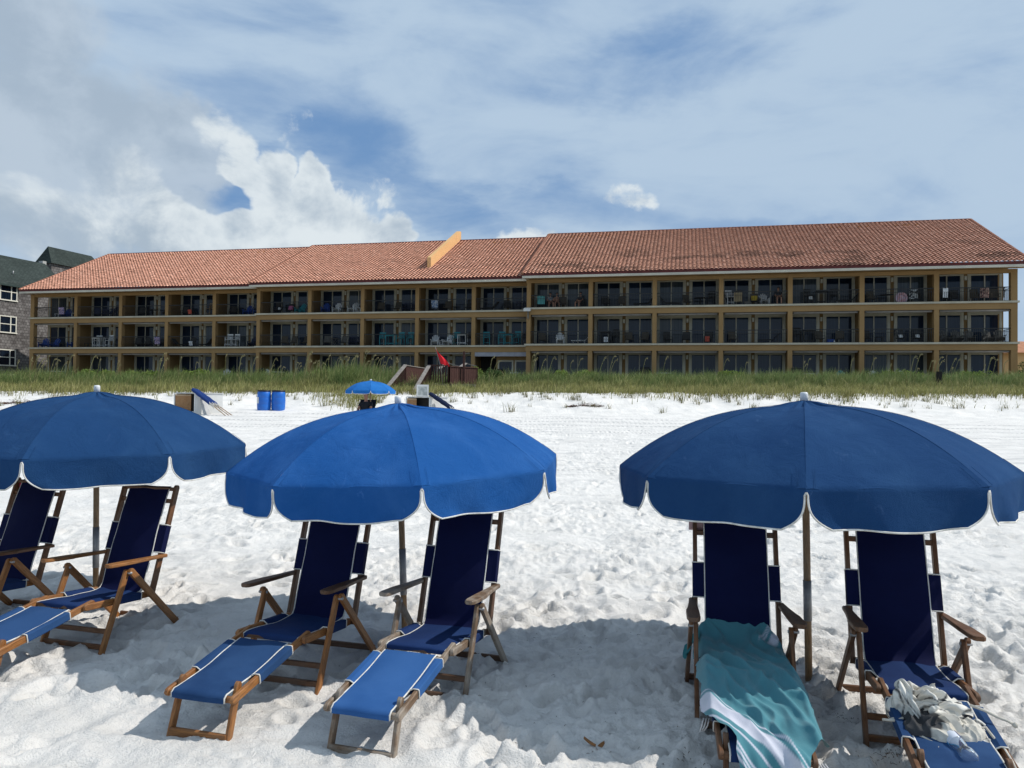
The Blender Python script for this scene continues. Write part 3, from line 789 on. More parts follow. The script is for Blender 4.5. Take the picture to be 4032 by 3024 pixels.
    # corner poking out behind the left armrest
    ln = []
    for i in range(9):
        t = i / 8
        ln.append([Vector((-.22 - .012 * j_ - .01 * math.sin(t * 6 + j_), -.24 - .15 * t, .36 - .028 * j_ * (0.5 + .5 * math.sin(t * 3.1)) + .03 * math.sin(t * 3.1))) for j_ in range(7)])
    mt = M_plain('teal_cotton_hem', (.030, .17, .19), .9, .1)
    MB().grid(ln, True).build('folded_corner', mt, rt)
    tm = M_plain('white_tassel', (.7, .68, .66), .9, .1)
    for (x, s_, z, dx) in ((-.236, 1.13, .225, -.02), (.20, 1.43, .20, .05)):
        tb = MB()
        for q in range(3):
            tb.tube([(x + .012 * q, -s_, z), (x + .012 * q + dx * .5, -s_ - .015, z - .03), (x + dx + .01 * q, -s_ - .03 + .01 * q, z - .055)], .0035, 5)
        tb.build('tassel', tm, rt)
make_towel()

BLANKET_FOLDS = [
0,3,-1,1,-34,-3,-4,0,-1,-19,-33,-33,-9,-1,-7,-29,-30,-28,-9,-3,-16,0,22,-18,0,11,-21,-30,-22,-18,-4,-16,0,-2,-2,-4,1,-6,12,7,6,-1,-12,23,17,-1,-8,2,-11,-11,-2,14,8,-13,-22,-1,2,11,
0,6,29,38,14,10,10,16,28,30,27,15,14,26,25,30,22,-4,-2,4,10,-12,-6,4,-34,18,-5,-8,2,-26,-29,-25,-15,-4,-13,-27,-30,-20,-5,-6,-18,-5,25,-14,-10,2,-19,-30,-14,-10,-7,-18,-11,-7,3,0,
-6,14,-5,6,3,5,4,5,19,-6,2,-7,4,-7,-3,16,-2,-9,-22,-4,-7,17,0,5,17,48,25,10,9,17,24,30,26,18,14,24,28,27,25,2,-12,9,-2,0,-17,3,-31,21,3,-11,-7,-22,-32,-32,-3,-4,-20,-28,-27,-17,-2,
-9,-18,-2,14,2,-8,-19,-24,-24,-13,-7,-1,-16,-6,-23,-5,1,5,8,7,-12,9,3,12,-5,22,-11,2,0,-1,2,17,4,1,-18,-22,-1,-11,16,3,-4,34,37,23,15,9,18,25,30,26,17,16,22,28,24,11,10,9,7,11,-8,
-11,-14,-29,23,6,1,-20,-19,-30,-27,-12,-12,-15,-24,-28,-20,-7,-8,-7,4,-5,-1,-5,-16,-23,-10,-21,-10,-9,-8,-1,-16,-17,-7,7,5,7,-9,7,3,14,-3,24,2,-15,2,1,-6,14,9,9,-13,-21,-8,2,11,-6,
-8,18,61,23,17,10,19,26,30,26,18,14,24,26,24,12,1,9,11,10,-5,-16,-25,-18,17,-2,0,-16,-24,-16,-29,-14,-14,-17,-29,-26,-27,8,-5,-3,-6,-10,-6,-4,-14,-5,-25,-19,-13,-9,-11,-3,-3,-10,
-15,-5,12,-1,12,-4,1,17,-5,20,0,-2,-12,0,-7,8,17,9,-4,-12,-4,-19,13,10,-4,-8,73,26,16,12,20,28,31,24,17,13,20,28,28,16,-2,-4,11,6,-6,-16,-28,-30,24,-5,-3,-12,-25,-13,-25,-22,-15,
-15,-25,-27,-23,-6,-1,6,0,-14,-7,-10,-1,-20,-24,-22,-9,-8,-14,6,-9,-4,-9,-14,1,2,22,8,-8,8,7,6,-2,5,-14,-10,-4,4,19,8,2,-13,-3,-5,5,15,9,24,35,25,12,8,21,27,37,27,15,13,16,27,27,19,
2,-2,-10,5,-10,-17,-27,-29,15,-11,5,-11,-26,-19,-25,-14,-7,-24,-25,-22,-23,-9,-5,20,1,-20,-19,-6,-4,-21,-16,-21,-9,-9,-19,2,-4,-8,-5,-1,-17,5,23,17,-2,-11,6,6,2,10,-3,-24,-5,17,17,
2,-11,-17,14,-9,13,18,36,14,24,19,12,10,20,27,35,27,18,14,15,25,29,23,5,-4,-22,-1,-8,-14,-27,-23,-4,-7,-6,-4,-16,-26,-16,-17,-11,-22,-25,-26,-10,-8,-8,23,-9,-13,-16,-12,-14,-8,-23,
-21,-13,-7,-6,-18,-4,-7,-4,-4,-14,21,22,1,-4,-6,8,-1,20,0,0,-10,-5,18,-6,-1,2,-23,14,-16,25,16,39,23,21,18,11,10,19,30,31,28,16,15,21,25,29,18,30,6,-50,9,-11,-17,-22,-23,-14,-9,-8,
2,-23,-20,-19,-12,-13,-22,-25,-29,-2,-5,-9,19,-1,-23,-20,-13,-5,-19,-20,-21,-5,-7,-17,-9,-6,-16,-3,-5,-13,22,24,-3,-5,-5,11,2,20,-5,-2,9,-2,14,-22,-5,-1,2,1,-18,25,30,34,24,26,16,
10,9,20,31,31,26,12,13,25,30,50,20,9,12,-26,2,-7,-16,-23,-23,-17,-10,-9,-9,-21,-19,-11,-14,-15,-20,-28,-18,-13,-2,4,17,-16,-16,-19,-6,-18,-19,-17,-21,-8,-11,-14,2,-21,-13,-6,-4,-13,
27,16,3,5,-14,5,18,0,2,0,8,7,3,-18,4,-15,21,-16,2,17,25,40,25,25,16,11,10,26,31,26,23,13,11,23,32,57,18,0,10,-15,-1,-9,-10,-16,-26,-23,-9,-7,-14,-23,-20,-8,-15,-12,-20,-32,-3,-14,
-2,2,5,-16,-18,-17,-11,-12,-21,-17,-20,-14,-7,-9,-7,-21,-12,-6,-3,-11,28,8,7,3,3,-9,19,-3,1,-2,9,6,4,-7,4,-17,19,-6,9,10,50,14,23,25,19,10,11,23,35,29,20,10,14,24,38,48,20,0,10,-19,
-4,-6,-16,-16,-21,-22,-10,-8,-10,-22,-26,-10,-14,-12,-19,-26,5,-16,-4,4,-4,-13,-27,-17,-8,-14,-19,-19,-14,-7,-9,-20,-12,-19,-11,-6,-3,-8,26,3,9,3,5,-3,24,-9,8,-5,-1,6,4,12,-10,-9,
16,-5,12,19,39,14,25,25,18,11,12,22,34,30,19,9,16,24,35,48,19,-7,6,-2,-9,-1,-19,-17,-20,-20,-11,-9,-9,-22,-23,-13,-12,-14,-20,-11,7,-15,-4,-10,1,-23,-26,-2,-13,-17,-21,-26,1,-11,-9,
-16,-19,-24,-4,-12,-7,-7,25,17,1,-1,0,11,25,1,1,-9,6,-3,-5,21,0,-4,8,-13,13,52,10,17,24,23,18,10,15,29,24,30,21,9,12,25,29,47,18,-5,3,2,9,-13,-19,-16,-20,-24,-8,-10,-12,-23,-23,-14,
-10,-11,-21,0,7,-14,-7,-7,-13,-19,-27,-10,0,-20,-22,-23,-4,-10,-6,-19,-17,-17,-9,-8,-17,-6,24,24,11,0,-9,16,24,5,-1,-8,7,-3,-10,17,3,-1,11,-19,10,56,13,13,26,23,20,7,12,25,31,28,21,
9,15,22,22,43,18,4,-8,10,-7,-9,-19,-20,-21,-14,-13,-8,-14,-23,-23,-18,-11,-10,-20,18,-4,-17,1,-10,-21,-17,-17,-10,-8,-13,-24,-27,-10,-12,0,-21,-10,-15,-18,-10,-15,10,11,25,10,7,-5,
14,17,14,-6,1,6,-5,-16,2,0,11,32,-55,31,50,19,15,24,24,18,11,8,26,32,28,19,10,14,26,13,20,31,9,8,-15,-4,-12,-13,-23,-22,-14,-12,-10,-14,-22,-24,-12,-9,-15,-23,17,3,-8,-7,-10,-13,
-16,-18,-16,-11,-11,-24,-26,-18,-9,2,-19,-18,-16,-13,-11,-16,3,25,20,9,9,5,16,13,15,-5,5,6,-2,-33,6,3,3,31,4,-29,50,25,21,25,23,19,16,15,15,30,28,17,12,12,21,22,4,17,20,15,-11,3,
-14,-19,-25,-23,-12,-11,-8,-16,-21,-24,-10,-5,-14,-26,8,15,-13,0,-11,-11,-21,-17,-12,-11,-18,-25,-28,-7,-6,-12,-20,-16,-23,-7,-10,-18,16,15,21,3,13,16,13,18,13,-1,6,3,-11,-19,-2,-1,
-6,10,22,37,13,14,21,22,24,16,24,13,22,22,27,16,12,17,7,14,19,6,12,18,-8,-5,-2,-25,-24,-26,-14,-13,-10,-13,-19,-24,-16,-2,-15,-21,16,6,-16,-9,-9,1,-15,-20,-7,-14,-21,-24,-24,-20,-4,
-8,-18,-21,-21,-7,-11,-16,6,25,19,10,11,10,25,19,8,5,4,6,-13,-21,-20,-2,9,-7,28,52,15,12,20,24,22,16,14,20,22,27,25,16,10,21,10,7,17,4,3,15,6,-11,0,-15,-25,-32,-14,-3,-7,-22,-14,
-25,-24,-4,-15,-8,19,-4,-14,-10,-15,3,-11,-19,-11,-12,-22,-25,-19,-16,1,-13,-14,-20,-21,-17,-12,-9,-5,31,14,13,10,15,24,19,11,7,8,7,-17,-33,-4,-4,-1,9,9,61,16,10,20,25,24,15,9,14,
25,35,26,16,11,22,23,-4,3,9,2,17,-9,2,-9,-17,-24,-24,-18,-13,-6,-8,-26,-18,-23,-6,-14,4,1,2,-9,-8,-18,12,-26,-21,-5,-11,-24,-26,-20,-13,3,-4,-18,-27,-17,-19,-12,4,-4,20,14,11,10,12,
25,19,20,1,13,-2,-18,-23,-8,-3,12,-9,17,59,17,10,20,23,26,15,10,11,26,32,25,22,20,80,7,-13,-29,-1,-5,9,-9,-4,-10,-20,-21,-25,-11,-8,-9,-17,-30,-15,-14,-14,-11,21,-8,-11,-6,-9,-1,4,
-24,-22,-14,-13,-21,-29,-11,-13,-4,-10,-3,-25,-23,-17,-11,-10,2,27,16,13,9,0,22,23,24,7,3,-17,-19,-13,4,0,14,-8,62,21,9,11,20,28,19,19,10,11,24,30,26,19,32,68,8,2,-20,-8,-12,-20,-4,
-10,-7,-15,-26,-28,-5,-10,-1,-23,-24,-30,1,-6,-17,11,-7,-14,-5,-9,-3,4,-13,-24,-14,-15,-20,-28,-16,-17,-2,3,-4,-27,-21,-13,-11,-14,-8,27,18,10,11,8,13,21,16,9,-10,-1,-27,-14,14,17,
14,31,29,14,10,7,21,28,24,14,11,12,23,30,24,14,13,22,49,24,-2,-7,-11,-25,-24,2,-14,-21,-26,-17,-8,-10,-6,-12,-34,-26,-7,-7,-4,-5,1,-14,-4,-9,-3,-2,-6,-21,-7,-14,-22,-23,-15,-18,-3,
5,-16,-18,-26,-14,-6,-10,-8,19,15,0,12,8,20,15,13,9,-8,-11,-20,2,12,10,21,36,23,19,11,10,20,27,21,16,13,13,22,29,23,14,17,40,15,26,2,-2,-2,-35,-20,-4,-8,-22,-27,-22,-10,-5,-14,-16,
-20,-22,-19,-7,-8,0,1,-5,-11,-10,-9,-1,1,-7,-15,-14,-18,-20,-21,-13,-1,4,-14,-25,-28,-22,-7,0,-5,19,13,5,-6,7,28,11,8,11,-2,-13,-14,2,12,12,22,38,19,20,13,10,20,26,26,15,12,12,21,
30,23,15,16,69,18,-2,-4,-2,-2,-30,-23,-8,-9,-20,-26,-22,-13,-5,-13,-1,-29,-25,-14,-8,-5,-6,-3,-5,-5,-10,-19,-1,1,1,-15,-5,-17,-24,-22,-11,-4,9,-16,-28,-27,-16,-13,-9,9,23,14,4,-8,
-4,27,26,-8,2,10,-6,-15,6,11,15,35,25,24,12,10,11,22,25,25,16,9,13,26,26,22,16,15,57,31,0,-13,-9,-2,-28,-3,-7,-8,-24,-24,-8,-20,-9,-5,-15,-22,-25,-16,-11,-7,-6,-2,-2,-6,-11,-15,-8,
2,1,-10,-8,-11,-15,-22,-16,0,0,-13,-26,-26,-14,-9,-8,11,14,17,9,-5,-14,26,28,-10,-3,13,3,-17,7,10,26,25,22,24,13,10,14,22,26,22,16,9,12,26,27,24,14,63,4,13,10,-14,6,-11,-18,3,-4,
-10,-16,-31,-4,-16,0,-17,-23,-22,-22,-19,-10,-6,-1,6,-13,-6,0,-20,-20,-2,6,-11,1,-20,-12,-12,-6,-3,-5,-23,-28,-16,-10,-11,-5,5,18,18,8,-2,-20,25,29,-2,-6,-2,9,-11,8,13,29,20,22,21,
15,10,16,24,25,23,15,10,10,25,27,24,15,62,0,10,14,-10,-4,-12,-2,4,-7,-5,-22,-28,-7,-13,-3,-6,-29,-26,-22,-14,-11,-6,11,-2,-17,-10,4,-11,-19,-18,3,1,-8,-17,-15,-5,-6,-7,-11,-13,-26,
-21,-6,-6,-6,13,17,1,10,12,-24,18,27,15,-9,-10,-3,3,8,37,13,13,21,22,15,11,16,25,29,21,14,9,9,24,27,23,19,45,14,9,7,-16,-2,6,-2,5,-10,-3,-22,-14,-20,-9,-9,-3,-22,-29,-24,-14,-12,-3,
17,-5,-15,-12,2,-20,-3,-19,-10,10,-14,-15,-18,6,-11,-9,-9,-19,-24,-22,-4,-2,0,13,25,-18,2,20,-20,17,19,16,10,-13,-18,9,23,30,11,13,22,21,13,12,17,24,28,24,14,8,11,22,26,26,18,40,16,
4,-7,4,4,2,0,3,-9,4,-24,-11,-16,-10,-9,-10,-25,-20,-24,-17,-7,-5,17,-14,-4,-7,-14,-18,5,-12,-20,0,-10,-14,-19,12,-10,-8,-18,-10,-25,-12,-18,-9,15,4,23,-8,4,16,-20,11,23,10,8,-16,
-16,13,35,26,12,17,19,21,17,10,18,25,26,23,15,9,10,23,29,25,45,9,16,-2,10,-17,5,10,7,-7,0,-5,-10,-25,-8,-12,-9,-12,-21,-19,-23,-8,-10,-8,9,-12,-7,-1,-15,-17,-10,-5,-5,-12,-10,-15,
-21,19,-13,-9,-7,-20,-25,-12,-14,-13,14,8,14,0,7,14,-14,4,25,0,4,-12,-7,-11,51,37,11,18,18,22,17,15,18,24,27,20,13,10,15,25,32,34,29,15,3,-5,19,-7,2,9,3,-18,-9,-7,-7,-17,-9,-14,-9,
-7,-20,-27,-16,-12,4,-12,-9,-4,-10,-8,4,-21,-23,-10,4,-10,-7,-18,-15,11,1,-6,-21,-15,-26,-15,-9,-11,1,21,3,12,6,7,-5,0,17,16,-19,-7,-7,4,35,50,12,16,19,20,15,17,20,24,26,20,13,10,
17,25,30,48,17,5,5,-7,13,10,2,1,0,-17,-3,-11,-10,-16,-4,-6,-9,-13,-21,-20,-19,-11,-7,-2,-18,-2,-7,-7,-4,-5,-26,-10,-8,-12,-7,-7,-21,17,-5,-9,-16,-16,-26,-11,-8,2,-15,24,8,8,9,-3,
-11,15,12,5,-3,-2,-2,8,56,21,10,16,17,18,15,18,21,24,25,20,10,11,19,24,30,41,18,9,1,4,6,-12,12,-1,14,-19,-7,-14,-4,-19,-4,-8,-10,-13,-22,-17,-16,-14,-10,1,-16,5,-18,1,-11,-5,-9,-18,
-15,-11,-2,-13,-19,14,-5,-7,-15,-11,-20,-24,-10,1,-6,25,14,4,10,6,-19,14,9,2,4,-4,4,-9,52,33,16,18,18,15,17,15,23,24,24,18,11,11,17,25,33,38,17,5,0,8,4,-16,2,20,4,-15,-9,-12,-8,-16,
-1,-9,-10,-17,-22,-18,-11,-8,-8,-9,-6,-4,-5,-6,-10,-19,0,-19,-10,3,-1,-28,-11,1,-8,-6,-15,-10,-22,-15,-11,-9,7,27,22,-5,3,16,-17,9,7,7,-14,12,5,51,13,19,11,18,18,19,13,19,21,22,22,
18,11,10,18,21,30,45,12,4,-3,8,10,-12,5,15,5,-23,-10,-4,-16,-15,-2,-5,-9,-20,-23,-19,-14,-2,-6,-11,-8,-4,2,-9,-6,-22,-9,-6,-15,1,5,-11,-16,-9,-9,-8,-13,-14,-17,-19,-6,-13,11,25,26,
6,1,2,-4,8,0,-1,-16,14,16,55,15,13,13,17,18,20,16,15,19,23,21,18,11,10,18,20,26,39,14,2,-15,24,12,0,5,8,0,-25,-2,-12,-14,-6,-13,-8,0,-19,-23,-23,-14,-8,-3,-8,-1,-1,-11,-9,-7,-16,3,
-20,-8,-13,22,-16,-15,-15,-7,-3,-17,-14,-21,-15,-8,-4,14,24,17,13,7,5,-7,13,-12,-6,-18,13,26,55,18,12,13,17,24,18,13,14,19,24,21,15,6,14,16,21,23,16,19,4,-14,30,22,7,2,12,-12,-19,
-8,-11,-16,13,-13,-11,-10,-18,-22,-23,-13,-17,-4,-6,14,-12,-11,-7,-11,0,-11,-18,-11,-10,8,-14,-11,-9,-7,-8,-13,-4,-26,-9,-5,-5,17,12,21,6,9,9,3,2,-7,-15,-2,15,20,57,14,11,14,19,24,
20,7,15,18,25,22,15,6,7,18,25,35,12,15,10,-13,21,12,10,4,16,-9,-25,-1,-14,-22,17,-10,-5,-8,-21,-22,-24,-16,-18,3,-22,22,-3,-10,-11,-7,-9,-18,-13,-12,-5,2,-17,-5,-12,-6,5,-20,-15,
-18,5,-5,-7,16,7,22,6,9,14,2,6,-10,-15,2,17,42,30,11,11,14,21,23,17,12,9,20,25,23,16,6,6,18,24,44,17,8,-3,2,19,5,8,4,17,-10,-24,-5,-16,-20,15,-9,-7,-8,-17,-20,-22,-13,-11,-7,-20,10,
2,-9,-8,-10,-18,-9,-4,-14,-1,-13,-10,-5,-9,-4,-4,-16,-20,-3,5,-3,-15,13,9,17,13,8,1,9,15,-5,-17,-5,16,53,22,12,10,14,22,27,15,11,12,21,21,26,14,4,10,20,50,25,12,-6,3,7,13,8,-8,7,12,
1,-18,1,-11,-25,8,-12,-6,-7,-16,-22,-14,-18,-9,-3,-19,10,-12,4,-8,-14,-15,-22,2,-13,-6,-13,-8,0,-12,-8,-6,1,-24,9,-9,1,-5,4,12,9,14,5,15,-8,15,17,-19,-4,16,40,22,7,12,16,23,26,20,
11,12,18,22,29,15,5,10,24,49,26,8,-19,19,-8,15,8,-1,8,-1,-3,-11,-11,2,-25,-5,-2,-10,-7,-20,-20,-13,-10,-13,-3,-18,4,-18,13,-5,-13,-17,-24,-3,-13,-4,-11,-17,8,-14,-8,7,-13,-14,15,
-11,-11,2,12,16,0,1,9,16,8,14,12,2,1,20,23,18,4,3,18,21,29,16,14,19,17,24,23,17,8,7,25,47,23,-7,-5,15,-12,25,6,2,9,-14,-8,-16,2,3,-24,-17,0,-10,-7,-17,-22,-20,-4,-6,-8,-12,-6,-7,2,
-1,-12,-17,-14,-16,-13,-7,-11,-20,13,4,-8,-11,-12,3,10,-7,-8,-9,18,10,5,-2,-4,20,11,24,2,10,7,18,24,18,2,4,9,24,30,20,8,23,20,22,22,17,6,9,25,42,24,-12,5,6,-12,26,15,-9,10,-9,-18,
-18,7,-8,-22,-19,-4,-8,-10,-6,-25,-14,-18,-4,-9,0,2,-18,-13,1,7,-17,-24,-22,-12,-3,-14,-15,2,20,1,-15,-23,-6,11,6,-7,0,7,13,9,-2,-3,2,27,18,10,5,8,22,24,16,8,2,8,19,27,24,18,13,20,
24,21,15,8,11,77,-3,-1,-1,5,3,-1,25,-3,11,9,-13,-21,-19,-10,-2,-23,-14,-4,-11,-8,-4,-23,-21,-16,-6,-4,-12,8,-15,-4,-7,-4,-3,-28,-24,-7,-13,-15,-10,10,4,5,-7,-19,-11,6,6,6,6,5,1,16,
-2,-4,2,22,12,17,6,16,22,24,12,7,4,9,19,23,23,14,19,23,23,21,14,11,17,76,-4,-15,-5,11,2,3,20,3,8,11,-5,-30,-18,5,-17,-7,-20,-7,-10,4,-21,-17,-15,-16,-11,-8,-17,5,-2,-1,-9,-14,6,-30,
-24,-13,-8,-22,-12,19,-2,5,-4,-14,2,3,6,6,1,1,10,12,-6,2,1,7,22,17,6,17,25,27,12,4,6,12,19,23,18,15,11,23,27,23,19,12,56,8,10,-10,-1,3,8,-11,26,14,3,16,-7,-32,-21,-2,-18,-8,-19,-5,
-11,-4,-17,-8,-23,-10,-8,-18,-20,20,-13,2,-5,-19,0,-28,-20,-14,-7,-17,-17,21,-8,2,-1,-13,4,19,0,4,6,0,9,5,4,3,-1,7,13,17,6,18,27,25,16,4,9,12,19,24,20,1,17,25,28,23,19,15,44,22,-25,
7,-6,16,5,-3,20,16,-3,12,0,-33,-12,1,-12,-26,-19,-2,-5,-10,-2,-20,-11,-12,-12,-17,-17,5,-1,-10,0,-7,-15,-26,-11,-15,-15,-10,-14,24,-1,0,-15,-19,15,21,3,7,-5,6,4,11,2,8,-5,12,12,7,8,
18,26,30,17,1,8,16,21,23,20,0,9,29,29,23,18,19,44,17,-30,4,2,15,9,-2,16,9,2,1,4,-33,-4,-2,-18,-24,-10,-3,-6,-3,-6,-25,-8,-7,-11,-18,-14,-13,11,-15,3,-19,2,-30,-20,-3,-18,-9,-10,13,
9,1,-21,-27,12,27,14,10,-4,1,7,-7,7,11,5,11,12,6,7,17,23,28,18,4,-3,17,30,24,14,10,6,24,31,23,12,22,35,13,-33,20,12,13,12,-7,16,5,5,-4,-6,-30,0,-6,-15,-19,-22,13,0,-16,-3,-19,-5,-8,
-12,-18,-16,-25,7,-13,0,-8,5,-32,-19,-11,-5,-22,5,8,6,-1,-18,-30,12,23,14,10,12,0,3,-6,-7,5,13,22,2,13,7,14,28,24,17,10,-6,15,27,26,17,12,9,20,27,22,12,9,15,15,-16,16,12,23,20,-9,
24,10,1,-12,-11,-32,3,-1,-18,-22,-5,-5,-5,-9,4,-16,2,-12,-12,-19,-16,-28,-1,1,-12,-13,15,-27,-25,-6,-14,-12,6,8,-2,0,-16,-30,17,13,8,9,11,15,11,-16,-4,-6,14,23,9,5,11,18,28,23,17,4,
-9,15,28,25,22,12,19,19,24,21,10,6,0,5,7,10,11,22,22,5,24,9,1,-8,-25,-31,0,-2,-17,-21,-10,5,-6,-9,1,-12,-11,-6,-12,-12,-23,-33,13,-4,-14,-15,8,-15,-20,-6,-18,-10,0,15,1,-2,-21,-26,
19,16,7,10,-6,11,21,-7,-3,-12,9,33,10,2,2,23,27,28,11,6,-2,0,28,32,25,7,19,25,26,22,5,6,0,-13,9,30,1,10,26,18,21,10,2,-15,-32,-32,5,-5,-16,-27,-6,18,0,-16,-14,2,-22,1,-14,-21,-20,
-31,3,-1,-5,-16,3,-13,-9,-6,-18,-7,1,12,-3,-2,-13,-26,20,12,10,8,-2,2,7,11,-1,-12,11,26,11,-5,11,18,28,25,25,3,-11,5,37,27,21,9,15,26,28,24,6,3,2,-10,0,21,6,19,22,20,13,3,2,3,-30,
-43,-5,7,-17,-33,-8,19,1,-5,-29,8,-24,1,-14,-24,-26,-25,-2,0,9,-24,-1,-17,4,-13,-8,-3,-3,-7,12,1,-17,-19,18,12,10,5,4,6,-1,-6,1,5,10,15,5,9,13,17,28,19,14,9,3,6,32,29,18,11,11,27,
32,28,4,7,-1,-7,-6,16,4,12,28,25,18,-8,4,-2,-19,-40,-8,0,-12,6,27,-6,-33,-5,8,2,-9,7,13,2,-6,20,-2,-11,-4,-12,0,-2,17,27,3,16,11,13,10,5,-1,2,-1,28,16,0,6,8,-27,-23,5,-18,-10,0,-13,
-29,-24,-13,-11,-18,-28,-31,-27,-8,0,1,-23,7,6,12,-7,3,5,19,9,3,6,7,7,6,4,2,0,-4,1,8,-1,-9,-8,-3,-1,4,9,12,-32,-14,-3,20,-8,-8,24,9,-8,4,-2,1,-5,-14,-6,-1,13,27,17,9,10,9,9,12,5,-1,
0,15,24,9,7,1,-22,-23,-7,-11,-11,-6,-16,-25,-15,-19,-5,-22,-26,-31,-24,-6,8,-22,-8,-6,11,-4,0,11,10,6,8,3,6,6,9,7,3,1,3,-4,-1,9,0,0,-20,10,-2,-2,17,4,-25,-21,-3,22,2,-10,-1,8,-3,0,
0,-2,-3,-1,1,0,-7,23,24,16,5,7,10,13,-2,-1,11,20,12,18,9,-12,-6,-20,-17,-15,-8,-12,-10,-20,-21,-19,-11,-8,-27,-23,-24,-13,-2,-4,-10,-6,-8,-1,-15,36,17,-1,-7,5,3,6,8,9,3,2,2,3,9,-5,
3,5,-23,-1,8,-3,9,-1,-13,-17,-12,13,6,-18,9,0,-2,11,-14,3,-9,3,1,21,-22,24,20,10,6,9,20,5,-4,4,5,22,21,8,12,2,-15,-22,-19,-16,-11,4,-22,-19,-19,-7,-15,-21,-25,-20,-22,2,-7,1,-17,
-11,-13,-9,0,1,31,1,-5,5,10,4,5,9,2,0,3,2,9,1,-1,7,-2,6,1,7,-3,8,-15,-13,-12,-7,6,-21,12,0,10,1,-7,-4,-4,-2,9,22,-10,18,10,7,5,21,7,5,1,2,14,18,15,13,5,9,-5,-30,-20,-13,-9,-4,-20,
-13,-25,-14,-7,-20,-29,-21,-9,2,-11,-1,-15,-11,8,-14,-24,-1,25,7,-4,1,9,2,9,8,2,5,13,-1,-3,12,-3,-3,8,10,3,0,3,-2,-17,-13,-6,-14,0,-18,5,15,-1,-3,-4,5,-15,6,7,14,11,14,-6,11,16,10,
5,9,5,4,7,12,16,15,8,5,5,-30,-18,-14,0,-14,-22,-10,-24,-16,-2,-25,-25,-25,-2,6,-14,2,-21,-9,8,-7,-26,1,18,9,-1,3,1,-2,7,1,12,2,6,10,-4,5,1,-7,5,7,4,3,3,-13,-17,-8,-2,-13,0,-18,-10,
8,5,3,-4,-7,-8,5,9,11,19,12,-7,14,7,9,20,3,1,0,6,24,20,9,-3,5,8,-30,-11,-8,-10,-14,-15,-15,-21,-9,-17,-13,-26,-18,-10,-1,-14,10,-15,-12,-10,-7,-10,-8,15,19,1,3,0,4,6,-7,3,7,6,5,4,4,
-1,-11,9,12,-2,7,-1,-17,-19,-14,1,-8,7,-16,-22,2,-2,5,-2,-8,9,2,10,-2,25,27,-8,-7,11,21,6,5,-2,3,17,21,21,10,-2,0,5,-20,-11,-15,-1,-18,-12,-24,-14,-15,-7,-24,-24,-19,-15,6,-11,1,-7,
-14,-7,-16,-1,-12,4,19,0,8,4,3,4,2,-1,3,6,8,0,6,3,-14,4,5,2,6,-13,-20,-15,3,-3,-6,4,-18,-19,4,-3,-8,-5,-8,13,5,7,7,23,16,4,-8,0,16,9,3,7,3,10,21,20,14,8,-5,-3,-16,-10,-9,-6,-11,-23,
-23,-9,-11,-8,-25,-25,-20,-6,-8,-18,13,-15,-8,-2,-7,-4,-11,-6,14,3,-2,6,2,5,2,5,8,-1,9,3,5,7,-5,-6,5,-8,7,-18,-20,-19,17,0,-14,9,-16,-14,3,-4,-10,1,-21,9,5,12,6,23,21,-6,-10,-1,17,
21,5,-5,1,14,25,20,6,14,6,-12,-7,-20,-16,-3,-7,-17,-23,-15,-13,-10,-12,-26,-25,-14,-3,-8,3,-14,1,-6,-11,-5,-1,-5,-4,13,0,1,-2,1,10,3,3,9,6,-2,6,-1,18,-5,10,-7,-2,-26,-22,-14,14,5,0,
-9,-1,-13,1,-6,-10,1,-28,12,-2,11,1,25,23,-13,-1,8,4,21,4,-4,4,13,27,18,7,10,16,-17,-5,-18,-10,-8,-17,-12,-23,-12,-15,-10,-9,-27,-25,-11,-4,-1,-8,-5,-9,0,-13,-12,-4,0,0,4,7,3,8,-1,
-7,14,-3,7,7,0,4,6,14,-9,10,-8,-5,-25,-24,-17,2,1,17,0,-4,-12,-6,4,-12,-6,-29,13,-1,10,6,25,6,6,-3,-6,5,16,10,7,4,3,24,21,5,11,17,-18,-10,-14,-10,-7,-18,-16,-17,-9,-9,-11,-18,-31,
-22,-11,2,-3,-12,-5,1,-9,-4,-13,-9,4,-9,5,0,8,9,5,-1,10,-3,3,8,-2,14,4,12,-15,7,-11,-4,-23,-23,-20,-4,0,14,6,3,-10,-9,-1,-6,-11,-29,10,3,-3,20,15,2,21,0,-3,3,0,15,9,-2,13,22,11,20,
3,15,-20,-12,-3,-16,-7,-14,-25,-18,0,-11,-3,-19,-35,-29,0,1,-4,-15,-11,11,-14,-4,-5,-9,-12,3,5,-3,0,3,7,5,7,10,2,10,3,-9,4,27,-16,-6,1,-2,-24,-27,-12,-17,1,13,10,9,-18,0,-7,-3,-15,
-24,-2,-1,11,17,22,3,13,8,-2,2,-16,19,0,11,9,12,26,20,6,4,-24,-10,-3,-8,-1,-20,-19,-16,-9,-10,-3,-25,-31,-20,1,-5,-4,-20,-9,9,-2,-10,-9,-5,-7,-5,1,0,-1,1,1,5,9,6,15,17,2,-3,-2,23,
-23,5,4,-11,-20,-21,-22,-6,-5,0,9,18,-12,-2,-1,-8,-17,-24,10,-5,11,8,21,12,10,-3,11,-11,-1,1,2,9,7,27,24,10,8,4,-19,-23,-4,14,-1,-20,-19,-17,-11,-9,-15,-24,-30,-4,-12,-9,-8,-8,-19,
10,0,4,-16,-3,-4,-13,-2,3,0,-2,-1,-1,11,11,10,23,12,2,1,1,-10,12,-2,-19,-19,-20,-13,-7,-2,-12,8,13,6,-3,-5,-10,-19,-31,21,2,-4,19,21,11,10,-1,-11,-9,0,12,-7,7,17,17,22,9,9,6,-18,
